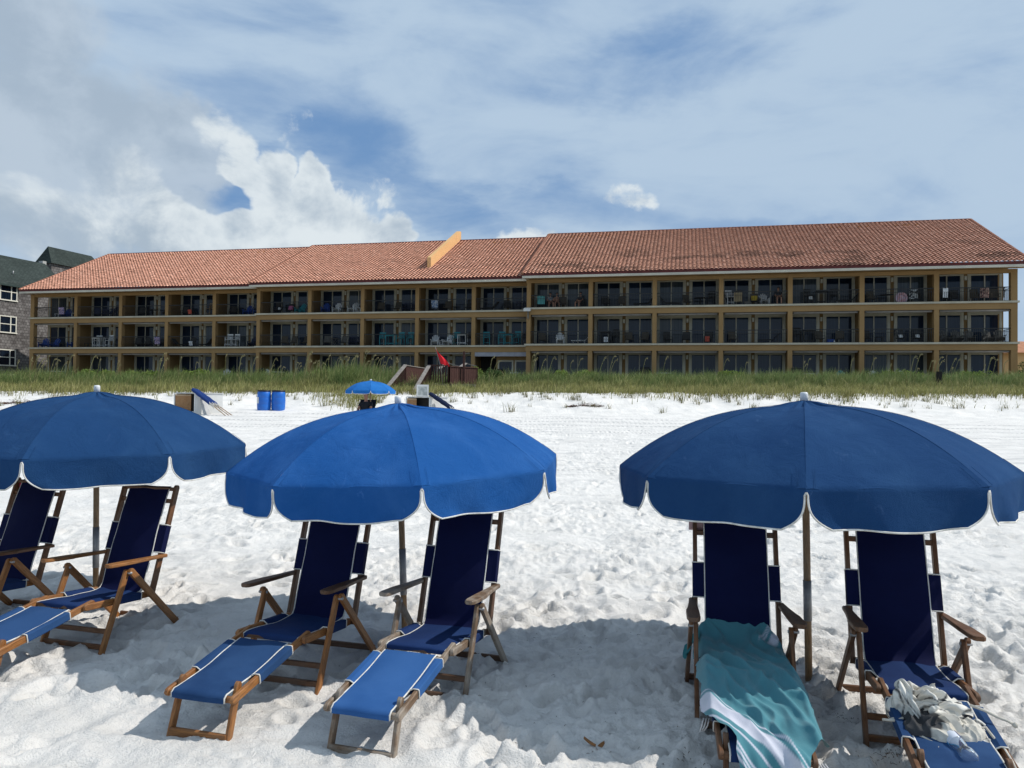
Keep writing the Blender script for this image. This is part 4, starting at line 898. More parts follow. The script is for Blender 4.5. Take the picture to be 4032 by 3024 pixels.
-11,3,-8,9,-13,-19,-19,-12,-11,-15,-25,-30,-7,-14,-2,-7,0,-29,4,3,0,-3,-11,-2,-2,-13,-5,4,-1,-3,-4,9,11,6,21,34,2,3,8,-31,-3,5,-11,-24,-22,-20,4,-1,-15,11,14,4,-2,-10,-9,-26,-27,3,
9,11,17,19,14,-4,-1,4,-8,-8,5,-7,6,15,25,18,19,-4,5,-11,-22,12,-11,2,12,-19,-17,-18,-12,-15,-21,-27,-21,1,-5,-16,-7,-7,-16,4,1,-1,-2,-10,-2,-3,-17,0,-1,1,-5,0,13,25,14,19,19,0,-7,
-27,11,-11,-5,-22,-23,-20,1,0,-2,11,12,0,-13,2,-10,-25,-28,-3,5,13,23,21,16,-3,1,-11,-14,-9,9,6,-5,24,21,18,20,-1,-10,-11,-16,15,1,-1,-6,-2,-22,-19,-11,-14,-25,-29,-21,1,-8,-11,-9,
2,-8,-13,-1,2,0,0,-11,1,-10,2,-13,-8,4,1,-5,22,24,28,6,4,-9,-26,0,-1,-16,-23,-11,-23,4,0,-1,12,0,1,-4,-9,-1,-26,-22,-2,-3,8,26,23,14,-11,7,-2,-13,-25,11,9,2,21,21,22,10,-3,-14,-13,
5,16,2,-1,-10,-9,-25,-19,-4,-19,-29,-31,-5,-16,-3,-5,-14,0,-5,-4,-10,-4,4,0,1,-11,-4,-4,0,-17,0,6,-5,14,24,20,12,2,0,-27,12,-9,-13,-19,-24,-9,-9,2,12,0,11,0,-5,-11,-2,-30,-18,1,0,4,
22,14,12,4,-1,-1,-10,-23,3,8,12,16,17,26,-1,-1,-11,-4,-10,18,-1,2,-15,2,-16,-18,-15,-14,-29,-23,-16,-14,-7,0,-9,-7,-8,-2,-1,-5,-7,1,3,0,-14,-3,-3,-3,-12,1,-3,3,24,18,14,1,11,-26,7,
-9,-16,-26,-10,-23,6,-2,8,7,9,-8,3,-9,-10,-25,-19,-12,0,17,26,14,12,-6,-2,2,-8,-25,14,2,4,26,12,21,-9,-3,-9,-8,-2,14,1,-1,-16,-4,-11,-6,-14,-17,-31,-20,-13,-17,-11,0,-6,-4,-2,-8,-4,
-1,3,-9,-3,0,1,-14,-6,-1,1,-8,-12,11,12,20,11,-2,14,-22,6,-11,-13,-22,-12,-22,-1,5,1,15,0,3,-3,-4,-12,-26,-19,-16,-1,19,25,18,5,5,-9,4,-8,-25,-4,8,12,25,17,9,-7,-4,-17,-9,2,11,2,-2,
-18,13,-12,-17,-10,-21,-20,-26,-13,-5,-8,-13,-3,-6,9,-15,-7,0,0,4,-23,0,10,-7,-6,-9,6,4,-4,1,-1,10,12,4,1,-15,-5,-1,-13,-22,-28,1,-3,-1,7,6,9,2,-9,6,-25,-17,-21,-10,-4,10,26,24,9,
-13,-1,7,-17,-25,3,8,12,12,26,2,-5,-4,-3,-24,-5,13,11,3,-18,12,-16,-15,-8,-35,-22,-12,-21,9,-8,-13,-5,-9,-2,7,-15,-2,-1,3,-5,-14,0,1,-5,1,-8,5,18,-2,-16,11,3,7,-9,-15,13,-14,-15,
-19,-18,-4,5,-11,13,-2,12,-6,1,1,-18,-17,-23,-5,-4,4,29,29,-12,-4,8,-7,-19,-14,7,3,15,7,13,1,2,1,-12,-2,-11,11,-5,7,-5,-1,-15,-4,-10,-21,-38,-18,-20,1,-2,1,-13,-4,-10,2,5,-13,-1,1,
-1,-9,-10,0,0,2,-6,2,20,10,-22,11,4,-8,-12,-21,0,-6,-16,-17,-15,-15,3,1,9,4,5,0,-1,-18,-16,-14,-15,1,-1,-3,29,27,-6,-6,2,-15,-19,-19,15,6,4,20,2,10,-9,0,-10,-3,2,8,1,-6,-8,1,-1,-12,
-13,-16,-37,-26,-19,-1,4,-1,0,-12,-4,-8,4,3,-8,-4,2,-2,-6,-10,-5,8,-1,-7,2,28,-17,17,1,-8,-13,-24,9,-15,-10,-16,-26,-1,3,-1,4,15,4,-4,-6,-19,-15,-15,-11,-8,0,8,24,20,-2,0,-13,0,-28,
-19,7,8,14,19,-2,2,10,-9,-18,5,-10,11,8,-7,-14,-1,7,-15,-9,-20,-19,-32,-18,-7,-6,4,3,-8,-4,-5,-5,4,3,-8,-1,-4,-7,2,-6,-2,6,-18,-1,26,5,15,0,-5,-18,-29,-1,-1,-25,-14,-19,-9,8,4,-11,
15,15,1,-10,-16,-14,-17,-9,-7,-2,12,18,19,2,-7,-7,0,-28,-22,6,8,15,3,-2,7,16,-4,-23,16,-21,10,0,-1,-17,-3,5,-1,-18,-16,-21,-29,-9,-9,-5,-9,5,4,-11,-2,-1,-6,0,5,-8,-3,-4,-5,0,0,-3,
-3,-5,14,20,8,4,-3,-28,-27,7,-16,-9,-12,-27,-5,9,4,-10,4,13,11,-7,-16,-18,-12,-8,-8,-1,9,18,16,-3,-17,10,-9,-21,-18,6,4,13,-9,1,8,12,-2,-3,4,-20,1,0,-3,-6,7,-10,4,-24,-18,-17,-22,
-12,-6,-4,-5,-8,5,1,-10,1,0,-4,5,-1,-5,-4,-5,0,-2,-6,-6,7,15,14,10,4,-14,-23,-30,-2,-17,0,-18,-15,-8,1,11,-11,6,1,9,5,-15,-17,-13,-12,0,-3,4,19,18,-10,-8,-1,-16,-19,-3,10,-2,-5,-6,
7,9,12,-14,13,-12,-6,-9,-1,5,-16,17,-3,-12,-5,-29,-15,-20,-5,-12,-2,-5,1,-11,2,1,-5,1,2,6,-1,-5,-7,-7,-6,-2,-6,2,9,11,9,7,8,-17,-21,-20,-3,-5,-11,-20,-19,12,0,-10,3,12,2,2,8,-14,
-15,-18,-19,2,3,8,19,7,0,-12,-13,-2,-19,1,-1,0,1,-21,7,21,-1,-1,-4,-12,7,-13,-1,4,-18,12,3,-6,-9,-27,-19,-22,1,2,-11,-5,-2,0,-11,5,4,0,4,3,0,-6,-9,-8,-7,-8,11,-3,11,9,-4,7,10,-11,
-26,-9,6,-9,-13,-15,-22,9,-1,-9,14,12,-5,7,8,-11,-17,-18,-18,2,-4,14,13,14,-5,-10,-11,-16,-6,-5,8,-3,-15,-4,-8,16,5,-4,-7,-12,16,-15,-1,4,-18,4,6,-1,-12,-23,-26,-17,0,5,4,-12,-5,0,
-1,2,0,1,1,0,0,1,-16,-1,-8,-4,1,16,6,2,-3,0,5,-3,-23,-3,4,-12,-5,-25,-23,-1,0,13,12,2,4,4,6,-7,-19,-25,-5,-8,5,12,9,9,4,-8,-11,-17,-18,8,4,-8,-8,-18,5,-1,9,-7,-2,-14,19,-2,-3,-12,
-17,3,3,4,-10,-25,-28,-21,7,5,5,5,-18,2,-1,7,4,0,-5,-6,-5,1,1,-8,-1,-4,0,11,7,5,-4,5,4,-4,-21,-3,-7,3,-18,-13,-26,4,1,11,12,5,4,2,4,-20,-11,-24,-1,1,-6,16,9,4,7,-5,-15,-15,-14,7,-2,
-1,-12,-20,-10,17,-6,-3,-10,-11,18,-4,3,-15,-16,2,12,1,-15,-32,-12,-10,-10,3,5,6,3,-9,-9,-1,9,5,2,-1,-4,-1,2,-14,-4,-3,5,6,12,-3,-2,10,3,-8,-12,-4,8,-5,-25,-10,-10,-11,1,7,17,14,9,
1,-8,-9,-18,-17,-4,5,-8,14,8,10,3,-6,-13,-15,-13,-11,-4,1,1,-28,6,5,3,-15,-16,-10,17,-5,2,-4,-23,5,8,-4,-6,-32,-18,10,-9,0,1,-2,5,5,-8,-3,-2,3,5,-2,-1,0,-4,0,-12,-1,7,8,9,-3,-8,7,8,
-2,-9,-6,4,-12,-22,-14,4,-8,-5,1,7,17,19,6,-10,-20,-1,-23,-7,4,3,0,16,3,9,-12,-20,-2,-15,-13,-3,-7,7,-25,3,-10,9,-6,-22,-3,12,-14,0,1,-4,-6,-4,1,-2,-19,-17,-2,0,1,-12,0,3,10,7,-5,
-5,2,-1,-3,-1,-2,-4,2,-5,-1,4,11,16,-9,-5,8,2,-3,-8,-4,7,-16,-21,-13,3,-2,-4,-4,4,14,13,14,-3,-24,-12,-6,-8,4,5,-3,3,18,-1,-11,-13,-15,-11,-5,-3,-3,-16,-3,-18,6,-7,2,-20,8,0,-6,-3,
-16,12,-17,3,-7,3,-4,-22,-4,-4,2,-7,-8,4,13,7,2,0,-4,3,-2,-4,-2,-2,-8,1,-6,3,11,17,-5,1,0,-6,2,-4,1,-7,-5,-17,-8,-4,-4,-10,4,11,6,11,10,6,-25,-9,-21,4,-1,2,7,4,7,-10,-4,-4,-12,-11,
-6,-2,-13,-5,-15,-10,11,-9,-15,-15,3,-2,-7,4,-5,13,-23,-10,-2,4,-6,-5,-11,-3,-2,-2,-4,-7,10,11,-1,0,-2,0,-2,9,2,-2,-8,-3,-9,3,13,9,7,0,-1,-9,-12,14,4,9,-14,-13,-5,-14,0,0,7,5,9,11,
0,11,-24,-5,-22,5,-1,-6,12,8,1,-2,-5,-11,-12,-16,-13,3,-3,-7,-22,2,2,-13,-16,-12,-10,5,-13,3,12,8,-23,-24,1,5,10,-6,-2,-4,-10,-2,-3,-3,-2,12,2,-2,-6,0,-1,2,6,4,4,-7,-12,8,9,8,6,-8,
1,-9,-2,9,11,1,-12,-13,-1,-15,5,-2,0,6,10,10,1,-5,-5,-16,-3,-12,-2,9,13,-6,14,-5,-7,-16,-8,-22,-11,-4,5,-11,-19,11,-13,-9,-18,-3,-20,3,7,-6,-1,3,-13,-20,-4,8,8,-2,-1,-3,0,-6,-6,-2,
-11,5,8,0,-2,-2,-7,2,0,3,4,5,-8,9,6,19,2,-7,-1,-9,-2,10,12,6,-9,-13,-5,-17,-1,-2,9,11,9,11,-10,-12,6,-21,6,-10,-1,9,4,3,1,5,-10,-15,-22,-5,-11,-3,5,-12,-18,4,-17,-9,-8,-18,-21,18,2,
-3,-11,-3,-8,-19,-10,5,6,0,3,-2,3,-1,3,-1,-17,-8,9,-3,7,1,2,3,0,-10,-5,1,-5,16,15,13,17,-10,-3,-6,-14,21,12,3,-15,-2,-6,-16,-11,-4,9,11,20,1,4,-18,1,-17,3,-10,-1,3,15,-2,9,-4,-7,
-12,-22,-17,-5,-6,4,-16,2,-14,-2,-10,-14,-25,-18,9,1,1,-2,-14,-9,-10,-6,12,3,-7,-2,-7,1,2,2,1,-7,-7,-4,7,-3,13,-3,0,5,2,-16,7,-1,5,18,23,5,1,-3,-8,-21,15,26,3,-11,-2,-14,-15,-1,-5,
-4,15,22,8,-4,-5,-8,-14,-2,1,-1,-5,13,6,5,-4,-11,-17,-19,-10,-6,-5,3,-15,0,-15,1,-8,-21,-20,-20,-13,7,0,1,0,-13,-18,-2,9,10,-2,-7,-7,-11,-1,3,0,-9,5,-4,2,5,1,5,2,-3,6,-3,2,7,7,-3,
26,4,9,5,-8,-20,-8,24,11,-10,-5,-19,-12,-7,2,-3,10,14,17,2,-15,4,-20,-2,-15,0,12,5,12,-9,-6,7,-19,-21,-8,-11,1,8,-19,0,-16,-12,-6,-18,-9,-20,-16,-12,1,2,-1,-1,-4,-6,-10,14,1,-5,-11,
-7,-17,4,4,-3,-4,5,1,6,-2,8,7,1,-3,-10,8,1,22,-12,25,3,11,9,5,-17,-22,13,8,-8,-14,-14,-21,6,-7,8,9,14,5,-2,-5,10,-24,-5,-13,1,14,8,2,-3,-10,10,-15,-23,-18,-4,-2,-2,-2,-12,-10,-12,
-7,-20,-20,-16,-14,-11,0,4,-5,-5,9,3,-13,-3,5,-8,-3,-6,-19,-7,7,1,-3,-3,5,5,2,0,13,11,16,-27,5,7,12,-18,22,4,20,3,5,3,-26,-8,3,-1,-16,-26,-8,-2,4,9,10,11,4,-3,-3,1,-19,-3,-12,0,6,
21,-5,-4,-3,1,-13,-20,-24,-7,-2,-13,17,-13,-11,-11,-12,-18,-25,-25,-4,-2,1,-13,-8,4,4,5,-3,-8,-4,10,-4,-5,-20,-19,3,5,5,-4,0,1,7,1,3,12,29,-39,13,14,6,-12,20,-11,18,-1,10,13,-10,
-20,6,-12,-12,-13,-8,-6,-1,-2,16,20,-1,6,-4,-3,-26,-4,0,-2,2,22,3,-2,-8,-14,-6,-25,-11,-9,-4,-13,22,-26,-5,-14,-6,-18,-24,-26,3,-1,-10,-20,-14,2,3,7,-1,4,-1,9,1,-10,-22,-20,-8,12,1,
2,1,6,7,-1,-1,0,6,1,12,18,4,-18,15,-3,7,8,1,14,2,-20,13,-16,-10,-13,-7,-3,-10,-11,26,8,15,-6,8,-10,-22,-5,-9,5,3,7,10,7,-5,-13,-18,-23,-5,-11,2,-15,9,-14,-13,-17,3,-20,-28,-19,-15,
2,7,-22,-26,-5,6,8,1,-4,18,3,2,-2,-24,-25,-8,5,1,-2,1,6,8,8,-2,0,-9,17,11,17,8,-12,4,1,1,9,5,8,10,-10,7,-17,-7,-19,-22,10,1,-21,19,22,7,4,5,-14,-28,-11,1,1,18,-12,6,14,-4,-2,-21,
-23,-13,-10,3,-5,4,-9,-22,-12,-1,-19,-28,-31,2,2,-3,-14,-29,-6,-6,6,9,0,7,16,3,-6,-25,-18,-17,2,-1,5,1,4,7,4,-1,0,1,24,23,15,5,-21,-9,19,-17,8,15,-3,8,6,6,-16,-10,-22,-25,1,13,-19,
15,23,17,6,-3,-19,-23,-2,-4,0,6,4,2,-1,-3,7,-22,-23,-23,-7,2,8,3,-18,-8,-12,-10,-20,-28,-30,-8,0,-1,-2,-26,-4,-9,-6,5,2,12,11,3,-6,-22,-14,-12,-9,4,-1,12,4,2,6,-2,-1,7,20,19,19,5,
-16,-23,17,-9,1,15,11,-1,20,0,-9,-21,-17,-15,-9,0,-10,21,29,15,-4,-7,-22,-6,-12,-10,0,19,9,3,-19,-3,8,-14,-20,-23,-8,5,10,-2,-21,-11,-10,-11,-16,-27,-28,-17,-7,6,-11,-14,-11,4,1,
-18,-2,14,16,5,-9,-23,-13,-11,-4,12,-5,1,13,-1,6,3,2,4,16,20,13,4,4,-33,8,-3,1,12,18,-2,17,-6,4,-23,-29,-9,-7,7,-14,18,30,12,-9,-8,-23,1,-19,-10,1,20,22,-10,-4,-15,2,-13,-17,-16,0,
3,12,-4,-22,-21,-15,-12,-14,-24,-25,-13,-10,-5,-9,-17,-8,0,11,-6,-2,-1,12,4,-5,-23,-15,-9,0,3,7,-2,4,4,6,4,11,14,18,14,-5,10,1,-30,3,12,-3,8,15,-4,27,-10,17,-23,-29,-8,0,9,-14,4,25,
14,2,-20,-13,2,-19,-12,-4,11,34,-22,-3,-2,-10,-13,-1,-18,-2,6,-2,7,-26,-15,-14,-15,-23,-27,-22,-10,-4,-13,-13,-4,-9,-8,3,4,8,4,-6,4,-7,-26,-11,-10,6,2,-3,12,-3,4,14,-6,13,26,28,7,
-5,9,-11,-19,6,9,-2,6,3,-4,35,-12,26,-12,-25,-14,-5,15,-15,8,10,9,11,-11,-11,-8,-18,0,-15,12,33,-27,-11,-2,6,-25,12,-22,-15,3,17,2,-26,-18,-6,-18,-26,-32,-27,-12,-1,2,-20,10,-9,-8,
-8,-7,9,18,-2,-7,-7,-22,-3,-17,-7,10,-10,11,5,4,10,5,7,27,28,10,3,4,-9,-19,7,-2,-1,7,-1,0,33,-4,19,-6,-14,-11,-9,0,5,9,-9,15,2,8,-13,-12,-20,6,-11,6,33,-23,-21,1,5,-26,15,-21,-10,2,
-2,17,-26,-22,-3,-18,-29,-32,-31,-6,0,5,-23,16,-18,3,-7,-19,2,19,9,1,-17,-25,4,-12,-16,8,-14,11,0,8,14,6,8,30,27,16,2,-2,-5,-17,6,1,-6,6,-11,12,33,0,17,-28,-29,-12,4,28,9,-22,-14,
-9,11,26,32,-10,-2,-1,1,-6,9,21,-32,2,25,-4,-8,-5,3,5,8,6,-8,-8,-24,-27,-14,-12,2,-17,-28,5,-5,-12,-10,3,-15,13,0,-9,15,13,-2,15,-3,9,18,31,-36,-3,-5,8,0,-7,-11,5,1,2,3,-9,7,3,-4,
16,2,-1,-11,-2,-22,8,14,-33,-24,-7,-7,18,18,-19,-4,-11,1,26,36,-20,10,9,-21,4,6,21,-32,0,17,-5,11,-14,3,17,-11,-1,16,-20,-18,-23,-16,-14,-6,-18,-31,18,0,-14,-20,16,-27,1,11,12,8,6,
-8,23,-8,0,29,37,-25,-29,-14,17,-1,1,-9,3,-1,1,2,-1,-3,4,-3,16,2,6,-18,-8,-10,-10,16,0,-38,-5,-11,19,15,-12,-10,-3,-5,14,33,-17,5,13,-17,16,1,13,-31,5,8,4,-5,-5,11,19,-12,-8,1,-16,
-15,-15,-12,-11,-23,-20,-22,8,6,0,-24,-1,-14,-4,6,29,14,0,-9,20,2,-22,42,34,-7,-33,-27,1,7,-7,0,0,5,5,0,-7,6,-1,2,1,-2,29,-11,-26,2,-2,8,15,-20,-17,-8,11,28,-16,-14,-3,0,19,10,-7,0,
-2,-5,13,4,11,-18,0,-4,9,-9,4,14,-5,11,1,-21,-20,-12,-13,-5,-15,-21,-18,-19,6,2,-1,-13,3,-14,-9,7,6,16,12,2,13,-3,-23,27,45,16,-22,-38,-4,-9,-7,0,3,-3,5,3,-2,4,-2,7,-4,2,15,22,-26,
-25,4,11,6,-2,-16,-11,6,28,-24,-8,-14,-1,15,6,8,8,-13,3,9,5,11,-25,15,-18,12,-11,12,9,-9,1,6,-2,-24,-28,-14,-5,-12,-24,-6,-12,7,3,-2,-14,-17,3,-7,-5,14,6,13,18,-3,11,-16,2,37,27,
-16,-14,-11,-20,0,0,-7,-9,2,-1,4,12,6,7,-6,-5,4,19,19,-31,0,10,-2,2,-1,3,7,-9,-4,-6,-13,-14,1,14,16,2,3,-4,7,9,10,-24,17,-22,5,4,-1,11,-2,-14,1,11,-30,-23,-18,-7,-9,-25,-10,8,2,-1,
5,-12,-28,10,-4,-3,2,12,9,13,3,9,-16,4,31,18,7,-4,-30,-5,-8,-1,-9,-2,4,-3,-7,-1,9,21,1,-5,2,11,19,-21,6,-4,0,5,13,-20,9,-7,9,-4,-11,-12,-6,13,3,1,16,4,7,4,1,-15,3,-7,-9,14,0,-3,-5,
13,-1,-6,-17,-20,-21,-13,-14,-18,-5,9,3,-1,-3,-20,-23,9,7,-7,8,15,0,17,9,-6,-8,-13,19,28,3,12,-29,-7,3,-3,-5,-5,-4,-1,-2,-8,-2,22,15,-2,3,11,-2,2,-3,8,-6,9,11,-22,-8,8,14,-22,1,9,7,
-12,-11,11,9,15,5,4,-13,-2,-6,1,-6,3,-8,8,2,4,-6,-6,-5,-21,-19,-13,-16,-19,2,10,0,-8,-7,-24,-17,4,1,12,3,10,4,17,10,5,-16,-10,-4,31,2,7,-2,-20,3,9,-4,-3,-7,-2,2,0,-5,-2,15,9,-3,8,5,
5,7,-1,3,9,9,-14,-19,0,14,-13,10,1,-9,4,-1,9,5,15,6,4,-13,-14,4,2,-4,-16,0,15,-3,-12,-3,6,-14,-20,-9,-10,-15,-23,8,9,-9,-7,-14,-5,-19,-15,11,14,8,0,13,9,17,0,-2,-16,4,21,-2,-2,2,
-10,-15,4,6,5,-5,-2,6,10,-7,-7,3,8,1,-4,8,14,13,-4,2,1,5,-12,-2,-2,7,-11,-11,23,-8,1,1,3,9,14,10,-3,-14,-9,6,-4,-9,-10,1,-3,-4,-5,0,1,-16,-7,-18,1,-15,-20,8,-6,3,-3,-14,-21,-6,-20,
3,15,23,-3,10,12,16,7,-6,-12,5,13,7,-5,-5,-11,-26,-1,8,5,-1,2,-2,14,6,-2,-2,3,3,-6,-1,21,-7,3,15,-6,2,-4,-3,0,-9,6,-18,22,-6,3,2,0,5,9,10,4,-25,6,4,-9,-3,-11,-13,-2,4,-3,3,-15,0,
-12,-17,-5,-6,-18,10,-17,-6,2,-4,-23,-5,-19,-1,14,23,0,11,21,13,9,-4,-28,-4,14,25,-2,-8,-13,-20,-21,5,7,3,-2,5,-2,14,8,-2,3,2,-12,7,14,7,-9,13,8,5,-4,-15,1,3,-10,-12,21,3,-7,0,11,
-2,3,8,5,-25,13,-1,-9,12,-11,-16,-7,15,-9,-2,-8,-11,-4,-18,-5,-4,-16,7,-26,0,1,-2,-20,-2,-21,0,13,23,-3,14,20,18,13,-5,-35,-18,10,21,22,-9,-11,-20,-24,-8,1,4,-7,8,2,8,10,1,7,-4,-15,
7,22,-2,4,-4,12,6,3,-11,-2,5,-10,-15,19,5,-6,-13,22,-7,8,8,4,-18,8,-2,-5,-7,-7,-6,-9,22,-4,-5,-10,-10,-16,-6,-6,-6,-17,4,-18,2,-2,-15,-7,-3,-24,4,14,19,0,16,16,17,12,4,-41,-21,-2,
11,29,13,-14,-18,-25,-4,-4,-4,-4,-7,5,1,14,8,4,2,-22,-4,22,-7,3,12,11,8,-5,-2,-3,1,-7,-18,5,11,5,-18,24,-14,16,6,5,-11,1,-1,-10,-11,-3,-4,-3,-5,4,-3,7,-23,-1,-6,-7,-8,-17,-13,1,-5,
-8,1,-14,-8,-22,6,14,9,3,24,13,8,18,4,-30,-16,-18,2,28,10,7,-17,-20,-5,-4,-5,-10,-6,8,-12,6,19,2,-5,-5,-7,1,-8,7,4,14,16,5,-5,2,-14,-10,-1,-11,7,15,-12,18,-3,1,7,-1,8,1,-13,-12,4,
-7,-3,-2,-21,0,13,0,-8,-4,-9,-4,-9,-18,-19,-1,1,-6,-7,-15,-16,-11,10,9,5,-1,29,14,6,16,12,-12,-25,-16,-12,17,11,11,3,-12,-13,-6,-5,-11,-16,3,1,-10,13,20,2,-1,-12,-11,1,-2,0,17,14,
18,-2,0,-7,-10,-5,-17,9,4,5,19,-1,-2,1,6,-12,6,-12,-2,5,-12,-4,-6,-2,-6,11,2,-22,1,-15,-1,0,-23,-8,-9,4,-2,-16,-16,-8,-12,12,1,1,-2,23,12,4,21,8,4,-12,-16,-12,-4,7,10,13,5,-16,-9,
-5,-10,-20,-11,11,-8,5,9,7,3,-11,5,12,-2,-9,6,13,15,3,4,4,-13,-4,-21,14,6,2,19,3,-8,4,-7,-17,4,-11,15,7,-12,-6,-2,-16,0,8,4,-12,-7,-5,-6,-1,-20,-20,4,-3,-5,-11,-14,-12,-7,6,5,8,-7,
3,22,-1,18,13,-1,0,-11,-9,-5,-7,2,10,15,6,-10,-6,-11,-20,-20,8,1,0,-1,-8,7,2,1,5,6,-8,5,13,-9,2,5,16,-18,-3,-18,2,13,13,13,11,-6,-1,-5,-14,-12,-1,17,3,-4,-8,-14,-3,3,7,1,-13,-3,-5,
-4,-7,-28,-8,2,-8,0,-15,-12,-9,-6,-7,18,-6,-3,4,3,8,13,17,-4,12,5,-10,-7,-9,-10,-1,12,10,7,5,-17,-18,-19,-11,6,4,5,-24,18,-2,-6,-10,14,9,4,-9,-7,13,10,10,-28,-12,11,-14,6,28,6,16,
-6,0,-2,-14,-10,-2,-5,5,2,-1,-4,-5,-2,8,-3,-16,-4,9,-5,-11,-28,-8,-8,-4,-1,-9,-6,-9,-7,-9,-5,5,4,1,2,6,12,6,2,6,16,7,-9,-10,-11,-20,5,11,9,8,7,-22,-18,-8,-5,0,-1,-1,-8,-4,7,0,3,13,
13,5,-20,2,10,18,-16,-25,9,-11,5,30,8,20,-13,-3,4,-15,-2,-2,-17,-7,5,4,-5,12,-3,-7,-6,4,-6,9,-3,-17,-26,-10,-1,-5,-1,-13,1,-12,-17,2,-3,7,-2,-4,15,7,7,-22,-5,8,17,14,11,-6,-14,-12,
-14,-1,10,4,15,-3,-16,-14,-11,-1,2,-1,-8,-15,9,8,5,-7,8,20,-3,-9,-6,13,3,-22,-12,3,11,22,17,15,-5,-5,-5,-10,-7,-3,-6,-8,-12,5,13,2,-3,-6,-11,11,3,3,-4,-17,-28,-2,-6,-3,-6,-18,8,-5,
-15,0,-4,-1,-10,-2,-1,14,9,6,-22,-14,16,22,11,6,0,-13,-15,-10,-4,2,11,20,-2,-1,-1,-37,1,3,-15,-17,13,-3,-3,15,1,11,12,-5,-14,-6,12,-8,-24,12,8,24,17,9,2,-3,-9,-9,-22,-5,6,-1,-12,4,
11,5,-2,-11,-8,-3,19,-12,-4,-7,-31,-13,-1,5,-7,-17,-8,-3,5,3,-17,-7,-1,5,5,-4,-1,10,-4,-23,-1,18,14,9,9,7,-13,-14,-9,-12,3,17,19,14,-3,-29,-21,-4,-6,-21,4,12,-6,-2,2,1,28,3,-13,-21,
5,4,-22,3,21,16,25,-3,10,-1,-20,3,-19,-11,0,-5,6,2,7,9,-2,-9,-16,7,19,-13,-10,-15,-19,-22,-11,5,-3,-18,-12,10,12,6,-27,-12,8,22,-4,-10,-22,14,28,-20,-24,4,13,7,10,16,9,-17,-13,-9,
-14,7,24,16,9,-8,-28,-11,-18,-6,-4,4,3,2,-1,-16,20,10,-2,-20,-17,6,1,-13,21,22,27,3,1,-2,-19,-3,-8,-22,-4,2,19,-2,9,-11,3,2,-17,8,10,2,-11,-18,-26,-13,-8,-6,-7,-20,-13,13,26,2,-24,
-15,14,25,-14,-9,-22,-3,27,11,-23,-19,3,8,10,15,12,10,-19,-10,-13,-12,22,21,16,-13,-30,-14,-16,-3,2,-10,12,-1,0,-15,12,7,7,-30,-4,-5,14,-9,7,23,26,19,-11,-4,-10,-8,-12,-21,-1,16,14,
0,1,-1,4,-15,0,-2,-2,11,-3,-17,-28,-15,-15,8,-15,-25,-13,7,23,18,-20,-17,17,27,-13,-11,-19,-11,19,26,-11,-22,-14,-6,10,8,13,18,-2,-9,-15,-17,9,17,14,-19,-20,-13,-8,-7,0,1,0,10,-3,
-1,-4,4,17,-24,-10,-8,8,2,2,23,26,23,-4,-5,-12,-16,-18,-20,12,8,24,1,2,-1,-4,-6,-6,-1,-8,2,-4,-8,-26,-22,-6,2,-12,-21,-20,-2,24,10,8,-26,3,28,7,-10,-13,-10,-11,22,23,-20,-16,-19,-3,
9,9,20,4,0,-12,-23,3,9,17,-12,-20,-10,-13,-6,2,12,-14,-1,-4,24,-1,-6,3,-5,-13,-5,-6,-1,15,23,25,18,-4,-9,-6,-12,-25,-20,7,18,18,5,13,-14,-4,5,-15,-3,-17,-1,-2,-3,-24,-9,-6,-4,-12,
-15,-22,-14,26,3,4,-6,-11,18,12,11,-5,-14,-20,0,22,8,-7,-27,-14,2,7,23,1,0,3,-17,-5,2,12,-2,-22,-10,-17,-1,6,1,-5,-15,7,10,11,-8,-12,13,-11,-7,-4,-4,15,21,28,12,-2,-10,-15,-12,-17,
-19,3,16,14,11,23,-11,-5,-3,-20,-4,-11,-6,10,-19,-18,-1,-21,1,-8,-4,-30,-6,9,2,-3,7,-2,-2,6,16,15,-8,-19,-25,12,7,-5,-3,-13,-3,6,22,-4,2,-1,2,-2,-7,14,-12,-23,-7,-9,-2,4,2,1,-18,12,
-4,18,-2,-16,-1,1,-1,-6,-7,16,18,27,3,1,-11,-6,-20,-14,-11,-8,13,15,11,25,1,-2,-16,-16,4,-8,-2,-7,-20,-19,1,-9,-7,-3,-10,-19,-20,7,-10,-1,16,12,-16,-6,11,22,7,-7,-18,-18,2,-6,-1,-2,
1,3,19,6,6,2,1,-5,1,15,-22,-23,-9,-1,1,-19,7,-14,4,12,-9,0,2,-6,3,-14,7,-1,-8,14,17,16,-3,3,5,-9,-21,-22,-6,-3,5,21,10,21,-5,-1,1,-16,-14,6,2,-8,-22,-24,12,-8,-8,-4,-11,-26,-14,-13,
-5,6,15,22,-14,-22,-8,22,19,7,-3,-18,-10,-6,-6,3,-3,1,23,9,9,7,-3,-5,-6,20,-25,-17,-6,-2,-7,-24,-12,-10,23,-1,4,0,-1,-6,-2,-18,-2,9,-4,15,20,16,-2,-10,-4,9,-24,-19,-19,0,12,11,17,
14,3,2,1,-20,-5,-11,2,2,-19,-26,17,-7,-5,-7,-16,-31,-9,-15,-9,15,29,9,-3,-17,-25,-6,25,7,2,-4,-3,-6,-5,2,3,-9,12,20,9,9,-1,-24,-4,19,-10,-15,-11,-5,-11,-21,-6,-6,27,9,5,-5,-2,-13,
-9,0,-18,5,10,17,13,1,19,-4,-14,-4,-8,-19,-22,-3,16,5,11,19,15,1,-3,-14,-6,-17,5,-4,-24,-11,18,-11,-6,-5,-20,-31,-14,-11,-2,24,39,4,-14,-12,-29,-19,8,8,2,1,3,5,0,8,-2,-4,-4,13,12,0,
